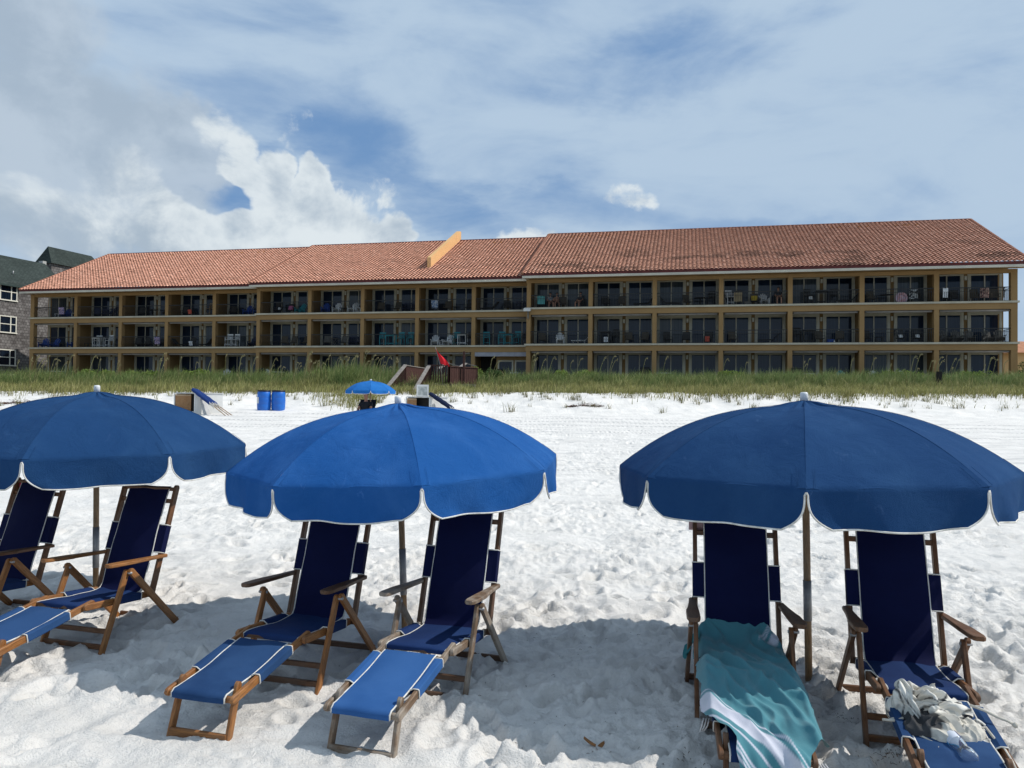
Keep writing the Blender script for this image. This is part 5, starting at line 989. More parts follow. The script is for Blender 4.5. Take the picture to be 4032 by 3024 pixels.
9,-14,-32,31,-6,-7,-6,-18,-9,-22,11,-15,17,21,11,-10,-4,-7,-10,-16,-12,3,9,11,16,0,17,8,-10,-20,-8,-20,-11,-1,8,20,1,16,12,7,-5,-3,-7,-13,4,-15,-17,-8,15,-13,1,-9,-22,-23,-11,-15,
-3,30,21,13,-12,-13,-23,-19,-17,1,4,4,5,3,5,8,6,3,-10,4,9,0,7,-23,-28,26,0,10,-2,-17,-16,-20,4,-12,1,20,23,-4,-5,-13,-7,-15,-14,-5,3,23,8,14,3,10,0,-18,-25,-14,-4,2,10,14,2,9,8,5,
14,-2,-20,-3,-6,-3,-18,-7,12,-15,-1,-13,-8,-24,-15,-11,-5,16,19,0,3,-6,-15,-16,-16,-13,4,-2,-3,5,5,3,7,1,-4,11,2,1,11,-35,-15,20,-4,11,7,-1,-27,-21,-7,5,-13,16,26,4,0,-13,-14,-11,
-6,-12,5,1,29,16,-17,10,8,-11,-23,-10,-6,1,2,11,10,15,-7,2,15,10,-19,-9,2,-8,-11,-5,-4,-3,-8,-9,-17,-8,-20,-8,-11,1,13,2,9,5,-7,-11,-18,-12,-11,1,1,-7,-3,0,6,0,1,14,10,-3,2,-22,-10,
18,-9,17,4,-3,-28,-14,-2,-6,-5,18,25,10,0,-5,-13,-15,-11,-2,-14,2,22,26,-18,6,12,1,-23,-16,4,-2,-12,19,14,13,-3,-5,3,23,-14,-8,6,-11,-10,-7,-1,-13,-7,-9,-18,5,-21,-8,-16,1,-3,-1,5,
7,2,0,-17,-10,-10,-8,-1,0,-5,-6,3,4,0,-7,11,4,-10,-9,8,14,-8,18,5,-17,-25,-7,12,-13,-13,23,18,7,-7,-2,-1,-7,-11,-8,-14,-1,27,9,-10,2,13,12,-26,-1,-2,-3,-7,13,13,6,5,1,-13,14,-8,8,0,
-4,-12,-9,-17,-1,-4,-14,-25,5,-4,-11,-13,-4,-14,-12,-2,7,9,7,-7,-8,2,-4,-1,-3,-4,-6,-4,-8,-7,8,-4,1,-5,8,7,-2,4,8,2,-2,-25,-16,-2,-1,-14,22,4,-2,3,0,-8,3,-15,-3,-11,2,25,8,-11,1,-1,
18,-21,-12,9,-3,-12,15,7,5,6,8,-14,6,4,17,-4,-1,-14,-24,-3,-5,-8,-3,-35,-4,16,-5,-22,-11,-10,-14,-15,0,14,10,6,-2,8,2,-1,0,-11,-3,-14,-6,-5,1,-2,1,2,7,1,-2,10,3,-2,-11,-25,-9,-13,
-1,6,23,8,-9,-6,-7,-5,-1,4,-1,-15,1,8,26,-2,0,-8,13,-19,-12,3,-9,-14,18,5,5,3,12,7,-10,14,10,-4,5,-19,-15,-5,-9,1,-13,-27,-17,12,-6,-7,-12,-7,-11,-12,-11,-2,15,15,9,4,11,-3,-5,-9,
-4,-19,-8,-3,1,5,-6,-2,20,-8,-5,14,1,-5,-12,-24,-13,-8,6,9,27,10,-7,-7,-9,-12,-8,12,1,-7,-1,-4,27,-1,2,-8,14,-24,-22,7,-11,2,2,26,5,-6,13,-5,-5,23,0,5,6,-14,-13,-7,-8,2,-19,-21,-13,
-7,-3,-12,-9,-5,-6,-4,-2,-2,4,15,13,-20,14,12,1,-12,-13,-16,-10,4,-7,0,-2,5,15,-11,8,-1,2,-7,-13,-20,-17,12,6,4,23,8,0,-6,-8,-13,-10,-6,13,3,3,-5,11,-14,1,-5,14,-8,-23,-7,12,-14,4,
14,9,1,15,-14,8,15,15,6,-11,4,-14,-19,-4,-7,-7,-24,-14,-10,-4,-4,-7,-3,-6,11,-9,-5,-1,10,26,-16,-15,7,17,-4,-15,-21,-5,-5,2,-2,1,4,-3,10,11,-18,8,-2,-18,-20,-15,-3,18,3,20,-10,8,4,
-5,-10,-9,-18,-2,19,14,-21,14,-11,-5,-10,11,8,-22,-8,-6,12,-6,18,-6,3,14,-9,21,12,10,4,-1,-9,-12,-17,-10,-8,3,-21,-14,-5,-13,-9,-2,-5,-6,14,2,-10,-9,6,20,7,-15,-11,9,16,-14,-23,-7,
-3,0,-2,19,-6,-9,12,8,-11,-9,1,-13,-28,-9,1,17,9,11,-17,6,10,11,-11,-13,-10,-12,1,21,-13,23,-7,-9,-9,-14,22,-12,-7,-14,8,0,19,-4,6,-1,-9,25,17,10,4,7,-20,-18,-16,-2,-11,-1,-21,1,
-27,-3,-5,2,-6,-15,8,8,-6,-13,0,12,16,3,-10,-12,18,4,-14,-19,0,-6,-3,20,5,-11,-11,6,6,0,-13,-11,-21,-18,7,14,-8,14,-2,-6,6,23,-6,-18,-3,-10,-17,22,-9,15,2,-10,-11,-13,12,0,3,-13,-2,
10,16,-1,8,-1,-16,24,21,12,5,0,-16,-19,-16,-1,-10,-19,-2,-9,-23,-10,8,-5,1,-15,-2,9,-1,-24,-1,8,14,15,0,-9,0,14,-7,-19,-13,7,-4,26,1,-14,-21,5,2,0,1,-18,-8,-28,-11,24,0,-5,23,-4,-9,
23,-5,-13,-11,-9,-18,22,-16,15,12,1,-20,-17,2,1,13,-6,-8,15,4,13,6,0,-13,23,22,12,5,-8,-14,-16,-15,-10,-9,-12,-9,-22,7,-12,0,-3,-10,-20,-5,9,5,-13,-18,4,9,17,3,-5,-5,9,2,-6,2,-6,14,
13,8,-27,-18,-1,-6,9,-3,-20,-3,-10,8,5,29,-16,19,0,-11,6,-6,-9,-13,-2,-15,19,-9,26,-13,-2,3,-15,-9,4,5,7,-6,2,11,15,4,3,-17,17,25,2,11,-11,-17,-4,-21,-8,-6,-5,-22,-13,3,-5,6,-7,-13,
-21,-12,7,6,-9,-22,-6,8,19,4,-6,-7,7,9,6,6,5,9,-10,10,-4,-27,-13,-4,3,4,-25,-4,10,-1,6,30,-15,15,0,-9,-3,-6,-12,-6,-8,-3,14,6,17,-3,-5,3,-24,1,4,-2,8,0,3,10,-3,9,8,-27,30,14,-2,12,
-3,-6,-20,-18,-9,-2,-9,-12,-24,-3,-8,9,4,-6,-15,-17,-2,8,-6,-21,-9,24,8,-4,-3,-10,-3,10,8,18,5,1,-15,-6,29,-29,-8,-7,5,-16,-26,-7,27,10,8,20,-8,-1,-4,1,-11,-6,-7,-12,0,9,14,-3,20,0,
-5,-1,-20,0,10,-3,-1,9,2,-8,7,6,12,-25,26,4,5,11,-12,-3,-1,-21,-10,-6,-18,-2,-18,-13,-12,2,6,4,-6,-15,-3,6,-14,-17,-16,31,17,-5,-5,-8,-16,6,14,26,7,-15,-6,-8,7,-15,5,-8,-2,-7,-31,
-9,28,8,-5,16,-11,1,-5,5,-14,-8,-6,-1,3,16,10,-6,20,0,-8,1,-23,7,-7,16,3,6,-15,1,9,8,4,-14,20,9,3,2,-11,-8,6,-16,-10,-1,-21,-9,-20,-10,-8,-4,2,1,8,-14,-10,4,-2,-18,-23,21,29,5,-8,
-5,-18,8,12,25,-9,6,-13,-4,-8,-16,7,-14,-5,2,-26,-11,27,7,-20,12,0,-7,-4,4,-17,-3,0,6,3,9,13,1,13,1,-11,8,-25,0,1,3,16,8,-23,-8,10,9,7,1,21,8,5,0,-16,-13,-4,-10,-1,-12,-15,-2,-25,
-7,-13,-7,-1,3,-1,-3,-6,0,-4,-9,-18,-3,30,20,1,-7,-3,-8,6,8,3,4,6,-9,-7,-14,-8,-13,-7,-2,-23,2,28,9,-21,-6,5,-14,0,8,-23,19,-7,9,-1,10,14,6,9,-7,-4,-2,-17,6,4,-6,4,21,-23,-19,13,9,
6,11,18,14,4,-3,-18,-6,-15,0,-1,-16,-17,-1,-24,-15,3,-14,0,6,-10,-4,-3,-6,-6,0,-5,-12,14,19,12,-13,5,7,-5,-7,0,15,13,-4,-16,-12,-13,-8,-8,-14,-8,4,16,5,-14,-5,-14,-14,2,13,-20,26,
-13,14,-2,11,13,6,2,2,-6,-16,-2,0,-6,11,-6,17,-30,-8,14,8,9,13,6,18,8,0,-13,-15,-5,-15,-8,7,-23,0,-21,-13,-16,2,-3,-6,12,-11,-9,-6,-1,3,-3,-7,3,2,11,3,-20,19,14,-12,-3,3,31,-16,-2,
-17,-15,-9,-9,-12,-17,6,10,-1,0,-17,-11,-7,-4,-1,-12,33,-13,14,1,-1,16,-1,8,6,1,-15,-8,4,-15,12,1,11,-33,2,0,13,12,18,-9,15,13,-2,-6,-4,-17,-14,-9,-4,-3,-10,-20,-12,-4,-14,5,1,1,
-13,2,-6,-4,9,-9,-3,-5,-2,4,22,-25,13,19,-6,0,-1,26,-10,-7,-16,-19,-14,-7,-20,-13,-2,17,-8,11,-8,-33,9,0,-16,-8,33,-8,0,10,3,10,11,2,-3,6,-5,-9,-5,-9,-4,18,2,-28,0,-2,12,15,21,-13,
8,14,-4,-3,0,-7,-17,-9,-13,7,-21,-17,-12,-1,-5,-11,13,-9,-9,-3,6,-5,-1,3,-2,-5,0,-1,11,-4,-11,25,1,8,-8,14,-13,-5,-5,-20,-13,0,-24,-25,7,4,]
def make_blanket():
    loc = LOUNGERS[6].location
    rt = thing('throw_blanket', 'heaped cream blanket with black diamond lines and knotted cords, on a lounger footrest', 'blanket', loc, -R_(14))
    def heap(cx, cs, rx, rs, hh, z0, seed, n=150, pattern=0):
        u = np.linspace(-1, 1, n); A, B = np.meshgrid(u, u)
        rr = np.sqrt(A * A + B * B) + 1e-6
        th = np.arctan2(B, A)
        k = np.maximum(np.abs(A), np.abs(B)) / rr                 # square grid to disc
        A2, B2 = A * k, B * k; r2 = np.sqrt(A2 ** 2 + B2 ** 2)
        edge = 1 + .16 * perlin(np.cos(th) * 1.7 + seed, np.sin(th) * 1.7, seed) + .06 * perlin(np.cos(th) * 5, np.sin(th) * 5, seed + 4)
        Xo = A2 * rx * edge; So = B2 * rs * edge
        dome = np.clip(1 - r2 ** 2.6, 0, 1) ** .55
        wx = Xo * 8 + .8 * perlin(Xo * 9, So * 9, seed + 1); wy = So * 9 + .8 * perlin(Xo * 9 + 5, So * 9, seed + 2)
        fold = (1 - np.abs(perlin(wx, wy, seed + 3)) * 2.2); fold2 = 1 - np.abs(perlin(wx * 2.1, wy * 1.5, seed + 5)) * 2
        Zo = z0 + hh * dome + (.030 * fold + .012 * fold2) * (.35 + .65 * dome) 
        Zo = np.maximum(Zo, z0 - .01) - .012 * (r2 > .985)
        # tucked roll-under near the rim
        X_ = cx + Xo * (1 + .05 * fold); S_ = cs + So * (1 + .05 * fold2)
        V = np.stack([X_, -S_, Zo], -1).reshape(-1, 3)
        cream = np.array([.60, .57, .50]); dark = np.array([.030, .032, .038])
        px = Xo + .035 * fold + .3 * (Zo - z0); py = So + .03 * fold2 - .2 * (Zo - z0)
        if pattern == 0:
            g = np.abs(((px * 6.2 + py * 4.1) % 1) - .5); g2 = np.abs(((px * 5.4 - py * 6.3 + .2) % 1) - .5)
            w = np.maximum(sstep(.055, .035, g), sstep(.055, .035, g2))
            tri = ((perlin(px * 9, py * 9, 77) > .42)).astype(float)
            w = np.maximum(w, tri * .95)
        else:
            w = sstep(-.25, -.15, perlin(px * 4.5, py * 4.5, seed + 9)) * .97
        C = cream * (1 - w[..., None]) + dark * w[..., None]
        C = np.concatenate([C, np.ones_like(C[..., :1])], -1).reshape(-1, 4)
        idx = np.arange(n * n).reshape(n, n)
        F = np.stack([idx[:-1, :-1], idx[1:, :-1], idx[1:, 1:], idx[:-1, 1:]], -1).reshape(-1, 4)
        return npmesh('heap', V, F, True, [('tint', 'POINT', C)])
    m, nt, b = newmat('blanket_weave', .92, .1)
    at_ = nt.node('ShaderNodeAttribute'); at_.attribute_name = 'tint'
    tc = nt.node('ShaderNodeTexCoord').outputs['Object']
    nt.put(b.inputs['Base Color'], nt.mix(nt.m('MULTIPLY', nt.noise(tc, 120, 3), .12), at_.outputs[0], (.25, .24, .22)))
    nt.put(b.inputs['Normal'], nt.bump(nt.m('ADD', nt.noise(tc, 300, 1), nt.noise(tc, 40, 3)), .35, .006))
    # settled folds of the dropped blanket, one vertex per weave point (steps between neighbours in mm)
    raw = np.array(BLANKET_FOLDS).reshape(3, 54, 78)
    q = raw.copy(); q[:, :, 0] = np.cumsum(raw[:, :, 0], 1); q = np.cumsum(q, 2)
    P = np.moveaxis(q, 0, -1) / 1000. + np.array([142, -993, 299]) / 1000.
    S_ = -P[..., 1]; plane = lambda t: .322 - (t - .78) * .162
    hgt = P[..., 2] - (.318 - (S_ - .78) * .166)
    Sn = 1.035 + (S_ - .96) * .92; Xn = (P[..., 0] + .022) * .72 - .012
    Zn = plane(Sn) + np.where(hgt > 0, hgt * 1.22, hgt)
    G = np.stack([Xn, -Sn, Zn], -1)
    for _ in range(2):
        K = np.pad(G, ((1, 1), (1, 1), (0, 0)), 'edge'); G = .5 * G + .125 * (K[2:, 1:-1] + K[:-2, 1:-1] + K[1:-1, 2:] + K[1:-1, :-2])
    V = G.reshape(-1, 3)
    I, J = np.meshgrid(np.arange(78) / 77., np.arange(54) / 53.)
    u, v = I * 1.15, J * .86
    g = np.abs(((u * 3.4 + v * 2.6) % 1) - .5); g2 = np.abs(((u * 3.4 - v * 2.6 + .35) % 1) - .5)
    w = np.maximum(sstep(.042, .024, g), sstep(.042, .024, g2)); w = np.maximum(w, sstep(.62, .66, perlin(u * 7, v * 7, 77))); w = np.maximum(w, sstep(.10, .07, v))
    C = np.array([.74, .72, .66]) * (1 - w[..., None]) + np.array([.028, .030, .036]) * w[..., None]
    C = np.concatenate([C, np.ones_like(C[..., :1])], -1).reshape(-1, 4)
    idx = np.arange(54 * 78).reshape(54, 78)
    F = np.stack([idx[:-1, :-1], idx[:-1, 1:], idx[1:, 1:], idx[1:, :-1]], -1).reshape(-1, 4)
    ob = link('blanket_cloth', npmesh('blanket_cloth', V, F, True, [('tint', 'POINT', C)]), m, rt)
    ob.modifiers.new('smooth', 'SUBSURF').render_levels = 2
    link('charcoal_fold', heap(-.020, 1.12, .150, .130, .028, .262, 23, pattern=1), m, rt)
    cm = M_noise('cream_cotton', (.62, .58, .50), (.48, .45, .39), 30, .9)
    # strap loop and cords
    st = MB(); rows = []
    for i in range(18):
        t = i / 17; s_ = 1.13 + .10 * t; x = -.045 + .075 * t; z = .330 - .035 * t + .028 * math.sin(t * math.pi)
        rows.append([Vector((x - .016, -s_, z)), Vector((x + .016, -s_ - .004, z + .005))])
    st.grid(rows, True).build('strap', cm, rt)
    cords = [[(.12, 1.03, .345), (.17, 1.05, .335), (.215, 1.07, .318), (.25, 1.08, .31), (.275, 1.095, .300)],
             [(.08, 1.13, .30), (.12, 1.15, .292), (.15, 1.135, .293), (.172, 1.18, .262), (.185, 1.25, .25), (.185, 1.32, .238), (.18, 1.40, .222)],
             [(-.165, 1.10, .283), (-.20, 1.11, .272), (-.235, 1.105, .270), (-.25, 1.10, .268)],
             [(-.13, 1.10, .290), (-.15, 1.15, .272), (-.135, 1.18, .266), (-.11, 1.16, .268), (-.105, 1.2, .262), (-.07, 1.235, .258), (-.045, 1.22, .262), (-.03, 1.20, .268)],
             [(-.15, 1.14, .272), (-.13, 1.20, .258), (-.085, 1.25, .250), (-.06, 1.29, .243), (-.03, 1.31, .239), (-.01, 1.29, .242), (.03, 1.275, .246)]]
    for pts in cords:
        mb = MB(); mb.tube([(x, -s_, z) for x, s_, z in pts], .0058, 7)
        x, s_, z = pts[0 if pts[0][0] < -.16 else -1]
        if abs(x) > .2: mb.lathe([(0, -.014), (.011, -.006), (.012, .004), (0, .013)], 8, Matrix.Translation((x, -s_, z)))
        mb.build('cord', cm, rt)
    for (x, s_, z) in ((-.205, 1.105, .272), (-.19, 1.09, .276), (-.07, 1.275, .248), (.045, 1.27, .25), (.0, 1.305, .243)):
        mb = MB()
        for q in range(4):
            a = random.uniform(0, 6.3); mb.tube([(x, -s_, z), (x + .016 * math.cos(a), -s_ + .016 * math.sin(a), z - .001), (x + .03 * math.cos(a), -s_ + .026 * math.sin(a), z - .006)], .0042, 5)
        mb.build('tassel', cm, rt)
make_blanket()

def make_bottle():
    loc = LOUNGERS[6].location
    L6 = local(14, loc)
    p = L6(-.015, 1.20, .272)
    rt = thing('water_bottle', 'clear plastic water bottle lying on a lounger footrest below a blanket', 'bottle', p)
    ax = (L6(.03, 1.37, .242) - L6(-.015, 1.20, .272)).normalized()
    rt.rotation_euler = ax.to_track_quat('Z', 'Y').to_euler()
    m = bpy.data.materials.new('clear_plastic'); m.use_nodes = True
    b = m.node_tree.nodes['Principled BSDF']; nt = NT(m.node_tree)
    b.inputs['Base Color'].default_value = (.93, .96, .97, 1); b.inputs['Transmission Weight'].default_value = .93; b.inputs['Roughness'].default_value = .06; b.inputs['IOR'].default_value = 1.2
    tc = nt.node('ShaderNodeTexCoord').outputs['Object']
    nt.put(b.inputs['Normal'], nt.bump(nt.noise(tc, 60, 2), .4, .004))
    prof = [(0, .175), (.022, .176), (.030, .168), (.032, .15), (.032, .135), (.027, .118), (.0255, .108), (.028, .098), (.0275, .093), (.029, .088), (.0285, .083), (.030, .078), (.0315, .07), (.0315, .015), (.029, -.005), (.018, -.026), (.013, -.034), (.013, -.05), (0, -.051)]
    MB().lathe(prof, 24).build('bottle_body', m, rt)
    lb = MB().lathe([(.0322, .016), (.0326, .018), (.0326, .062), (.0322, .064)], 24)
    ml, nl, bl = newmat('bottle_label', .4, .4)
    tl = nl.node('ShaderNodeTexCoord').outputs['Object']; sp = nl.node('ShaderNodeSeparateXYZ'); nl.put(sp.inputs[0], tl)
    an = nl.m('ARCTAN2', sp.outputs[1], sp.outputs[0])
    c = nl.mix(nl.ss(-.6, -.5, an), (.03, .33, .60), (.012, .02, .12)); c = nl.mix(nl.ss(1.2, 1.3, an), c, (.62, .66, .74))
    nl.put(bl.inputs['Base Color'], c)
    lb.build('label', ml, rt)
    MB().lathe([(0, -.045), (.0145, -.045), (.0145, -.062), (0, -.063)], 18).build('cap', CAPW, rt)
make_bottle()

# scraps of seaweed and twigs in the shade of the right umbrella
def debris():
    V, F = [], []
    r = np.random.default_rng(12)
    def stick(x, y, L, a, w):
        z = gz(x, y) + float(sand_detail(np.array([x]), np.array([y]))[0]) + .006
        d = Vector((math.cos(a), math.sin(a), 0)); s_ = Vector((-d.y, d.x, 0)) * w; b0 = len(V)
        c = Vector((x, y, z))
        for t in (0, .5, 1):
            p = c + d * (L * t) + Vector((r.uniform(-.15, .15) * L, r.uniform(-.15, .15) * L, .006 * math.sin(t * 3.1)))
            V.extend([p - s_, p + s_, p + Vector((0, 0, w * 1.4))])
        for i in (0, 1):
            for a_, b_ in ((0, 1), (1, 2), (2, 0)): F.append((b0 + 3 * i + a_, b0 + 3 * i + b_, b0 + 3 * i + 3 + b_, b0 + 3 * i + 3 + a_))
    for k in range(170):
        if k < 120: x, y = r.uniform(-.3, 3.0), r.uniform(3.3, 5.5)
        else:
            y = 3 * (20 / 3) ** r.random(); x = r.uniform(-.7, .7) * y
        stick(x, y, r.uniform(.006, .022), r.uniform(0, 6.3), r.uniform(.0008, .0016))
    for cx, cy, n, sp in ((1.78, 3.62, 60, .06), (.80, 3.55, 26, .05), (1.72, 4.05, 30, .05), (2.25, 5.2, 20, .05), (.02, 3.72, 5, .03)):
        for k in range(n): stick(cx + r.normal(0, sp), cy + r.normal(0, sp * .7), r.uniform(.006, .024), r.uniform(0, 6.3), r.uniform(.0008, .0018))
    me = npmesh('debris', np.array([tuple(p) for p in V]), np.array(F))
    o = link('seaweed_debris', me, M_noise('dry_seaweed', (.05, .033, .02), (.12, .075, .04), 30, .9)); o['kind'] = 'stuff'
    tagd(o, 'scattered dark seaweed scraps and twigs on the white sand', 'debris')
    lm = M_noise('dry_leaf', (.30, .15, .06), (.2, .1, .045), 30, .8)
    for i, (x, y, a, lab) in enumerate(((.385, 3.66, 2.5, 'dry brown leaf lying on the shaded sand, its tip to the left'), (.435, 3.665, .9, 'dry brown curled leaf standing on the shaded sand'))):
        z = gz(x, y) + float(sand_detail(np.array([x]), np.array([y]))[0]) + .012
        rows = [[Vector((.034 * (t - .5) * 2, (w - .5) * 2 * .011 * math.sin(math.pi * (.08 + .84 * t)), .012 * abs(w - .5) * 2 + .018 * t * t)) for w in (0, .25, .5, .75, 1)] for t in [k / 8 for k in range(9)]]
        o = MB().grid(rows, True).build('dry_leaf', lm); o.location = (x, y, z); o.rotation_euler = (.3, 0, a)
        tagd(o, lab, 'leaf')
debris()

# ------------------------------------------------------------------ the long orange building
PSI = .2225
U_ = Vector((math.cos(PSI), -math.sin(PSI), 0)); N_ = Vector((math.sin(PSI), math.cos(PSI), 0))
O0, S0, Z0 = 60.2, -59.8, 3.0
OFF = {1: 0.0, 2: -.77, 3: -2.11}
BAY = 4.79
F1, F2, F3 = 0.05, 2.85, 5.65           # storey floors above the building base
FL = {1: F1, 2: F2, 3: F3}
EAVE, RIDGE, RUN = 7.86, 13.55, 10.33
bpos = U_ * S0 + N_ * O0 + Vector((0, 0, Z0))
BLD = thing('beachfront_building', 'long three-storey ochre building with red tile roof and rows of balconies', 'building', bpos, -PSI)
def bw(s, w, z=0.0):
    p = U_ * (S0 + s) + N_ * (O0 + w); return Vector((p.x, p.y, Z0 + z))

def M_stucco(name, c1, c2):
    m, nt, b = newmat(name, .9, .15)
    tc = nt.node('ShaderNodeTexCoord').outputs['Object']
    f = nt.ss(.3, .7, nt.noise(tc, .55, 5, .6)); c = nt.mix(f, c1, c2)
    st = nt.ss(.58, .8, nt.noise(nt.mapping(tc, (2.2, 2.2, .25)), 1.4, 5, .65))
    c = nt.mix(nt.m('MULTIPLY', st, .3), c, tuple(x * .6 for x in c1))
    nt.put(b.inputs['Base Color'], c)
    nt.put(b.inputs['Normal'], nt.bump(nt.noise(tc, 30, 4), .25, .01))
    return m
OCHRE = M_stucco('ochre_stucco', (.34, .215, .098), (.295, .183, .082))
OCHRE_D = M_stucco('ochre_recess_shade', (.225, .14, .058), (.19, .115, .047))  # ochre darkened for the balcony recesses, their shade put into the colour
OCHRE_L = M_stucco('orange_stucco', (.72, .45, .21), (.66, .40, .18))
TRIM = M_noise('cream_trim', (.52, .475, .37), (.44, .40, .31), 1.2, .7)
GUTTER = M_noise('white_fascia', (.62, .57, .47), (.52, .48, .40), .8, .6)
MAROON = M_noise('maroon_flashing', (.14, .035, .032), (.10, .028, .026), 2, .7)
DOORF = M_noise('door_frame_cream', (.47, .44, .345), (.40, .375, .295), 1.5, .6)
RAILB = M_plain('dark_bronze_rail', (.018, .019, .02), .5)
SHUT = M_noise('shutter_housing', (.30, .275, .25), (.25, .23, .21), 2, .6)
LAMPW = M_noise('lamp_shade_white', (.55, .54, .45), (.5, .48, .4), 5, .5)
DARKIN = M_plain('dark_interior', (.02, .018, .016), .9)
FLOORC = M_noise('balcony_floor_paint', (.16, .15, .14), (.12, .115, .11), 2, .8)
def M_glass(name, c, c2, curtain=0):
    m, nt, b = newmat(name, .04, .32)
    tc = nt.node('ShaderNodeTexCoord').outputs['Object']
    x = nt.noise(nt.mapping(tc, (9, 1, .12)), 1.0, 3)
    nt.put(b.inputs['Base Color'], nt.mix(nt.ss(.42, .6, x), c, c2))
    nt.put(b.inputs['Normal'], nt.bump(nt.noise(tc, .7, 2), .04, .05))
    b.inputs['IOR'].default_value = 1.5
    return m
GLASS = [M_glass('dark_glass', (.005, .010, .020), (.010, .018, .032)), M_glass('blue_glass', (.009, .018, .036), (.014, .026, .048)), M_glass('curtained_glass', (.030, .042, .052), (.060, .070, .078))]

SEC = {1: (0, 5), 2: (5, 10), 3: (10, 17)}
def secof(i): return 1 if i < 5 else 2 if i < 10 else 3
DEEP = 1.9
# columns at every bay line; sections meet at lines 5 and 10
for i in range(18):
    o = OFF[secof(i)] if i < 17 else OFF[3]
    w = .40 if i in (0, 17) else .32
    MB().box((i * BAY - w / 2, o, -.6), (i * BAY + w / 2, o + .42, EAVE - .2)).build('column', OCHRE, BLD)
for i in (0, 17):
    o = OFF[1 if i == 0 else 3]
    MB().box((i * BAY - (.0 if i == 0 else .34), o + DEEP - .06, -.6), (i * BAY + (.34 if i == 0 else .0), o + DEEP + .3, EAVE - .05)).build('column', OCHRE, BLD)
for s, (a, b) in SEC.items():
    o = OFF[s]; x0, x1 = a * BAY, b * BAY
    e0 = .2; e1 = .2 if s == 3 else -.16
    for fl in (2, 3):
        z = FL[fl]
        sl = MB().box((x0 - e0 + .03, o + .05, z - .47), (x1 + e1 - .03, o + DEEP, z)).build('floor_slab', FLOORC, BLD)
        MB().box((x0 - e0, o - .015, z - .49), (x1 + e1, o + .048, z - .075)).build('front_beam', OCHRE, sl)
        MB().box((x0 - e0 - .10, o - .11, z - .072), (x1 + e1 + (.10 if s == 3 else 0), o + .06, z + .062), .012).build('slab_trim', TRIM, sl)
    MB().box((x0 - e0, o - .012, EAVE - .24), (x1 + e1, o + .30, EAVE + .02)).build('front_beam', OCHRE, BLD)
    for fl in (1, 2, 3):
        z = FL[fl]; zt = EAVE + .25 if fl == 3 else FL[fl + 1] - .47
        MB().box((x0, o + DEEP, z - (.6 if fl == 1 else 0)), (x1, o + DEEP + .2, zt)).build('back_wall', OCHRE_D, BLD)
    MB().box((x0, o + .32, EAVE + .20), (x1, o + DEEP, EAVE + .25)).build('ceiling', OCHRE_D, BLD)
    if s != 3: pass
# partition walls between balconies
for i in range(1, 17):
    o = OFF[secof(i)]; o2 = OFF[secof(i - 1)]
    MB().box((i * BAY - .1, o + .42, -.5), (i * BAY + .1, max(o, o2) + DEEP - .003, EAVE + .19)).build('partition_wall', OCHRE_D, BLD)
# main body behind
MB().box((.0, DEEP + .21, -.6), (17 * BAY, 18, EAVE + .1)).build('rear_block', OCHRE, BLD)

def door_mesh(wd, ht):
    f = MB(); t = .17; y0 = -.05; y1 = .03
    f.box((-wd / 2, y0, 0), (-wd / 2 + t, y1, ht)); f.box((wd / 2 - t, y0, 0), (wd / 2, y1, ht)); f.box((-wd / 2 + t, y0, ht - t), (wd / 2 - t, y1, ht))
    i = wd / 2 - t; f.box((-i, y0 + .03, 0), (-i + .055, y1 + .003, ht - t)); f.box((i - .055, y0 + .03, 0), (i, y1 + .003, ht - t))
    f.box((-i + .055, y0 + .03, ht - t - .055), (i - .055, y1 + .003, ht - t)); f.box((-.04, y0 + .022, .0), (.04, y1 + .003, ht - t - .055))
    f.box((-i + .055, y0 + .03, 0), (-.04, y1, .06)); f.box((.04, y0 + .03, 0), (i - .055, y1, .06))
    return f.mesh('sliding_door')
def pane_mesh(wd, ht):
    p = MB(); i = wd / 2 - .22
    p.box((-i, .012, .055), (-.035, .02, ht - .22)); p.box((.035, .004, .055), (i, .012, ht - .22))
    return p.mesh('glass_pane')
DW, DH = 2.18, 2.33
dm, pmesh = door_mesh(DW, DH), [pane_mesh(DW, DH) for _ in range(3)]
for k in range(3): pmesh[k].materials.append(GLASS[k])
dm.materials.append(DOORF)
lamp = MB().box((-.075, -.11, 0), (.075, 0, .30), .02).mesh('wall_lamp'); lamp.materials.append(LAMPW)
def railing_mesh(L, belly):
    r = MB(); H = 1.04
    r.box((0, -.03, H - .055), (L, .03, H)); r.box((0, -.02, .06), (L, .02, .11))
    n = int(L / .118)
    for k in range(n + 1):
        x = L * k / n
        if belly: 
            P = [(x, 0, .1), (x, -.05, .25), (x, -.14, .40), (x, -.10, .58), (x, -.02, .78), (x, 0, H - .035)]
            r.tube(P, .011, 4, smooth=False, caps=False)
        else: r.bar((x, 0, .1), (x, 0, H - .055), .022, .022, bev=.001)
    if not belly: r.box((0, -.012, .76), (L, .012, .785))
    return r.mesh('balcony_railing')
rm = {b: railing_mesh(BAY - .34, b) for b in (False, True)}
for k in rm: rm[k].materials.append(RAILB)
shm = MB().tube([(0, 0, 0), (BAY - .5, 0, 0)], .075, 10).mesh('shutter_housing'); shm.materials.append(SHUT)
rr = random.Random(5)
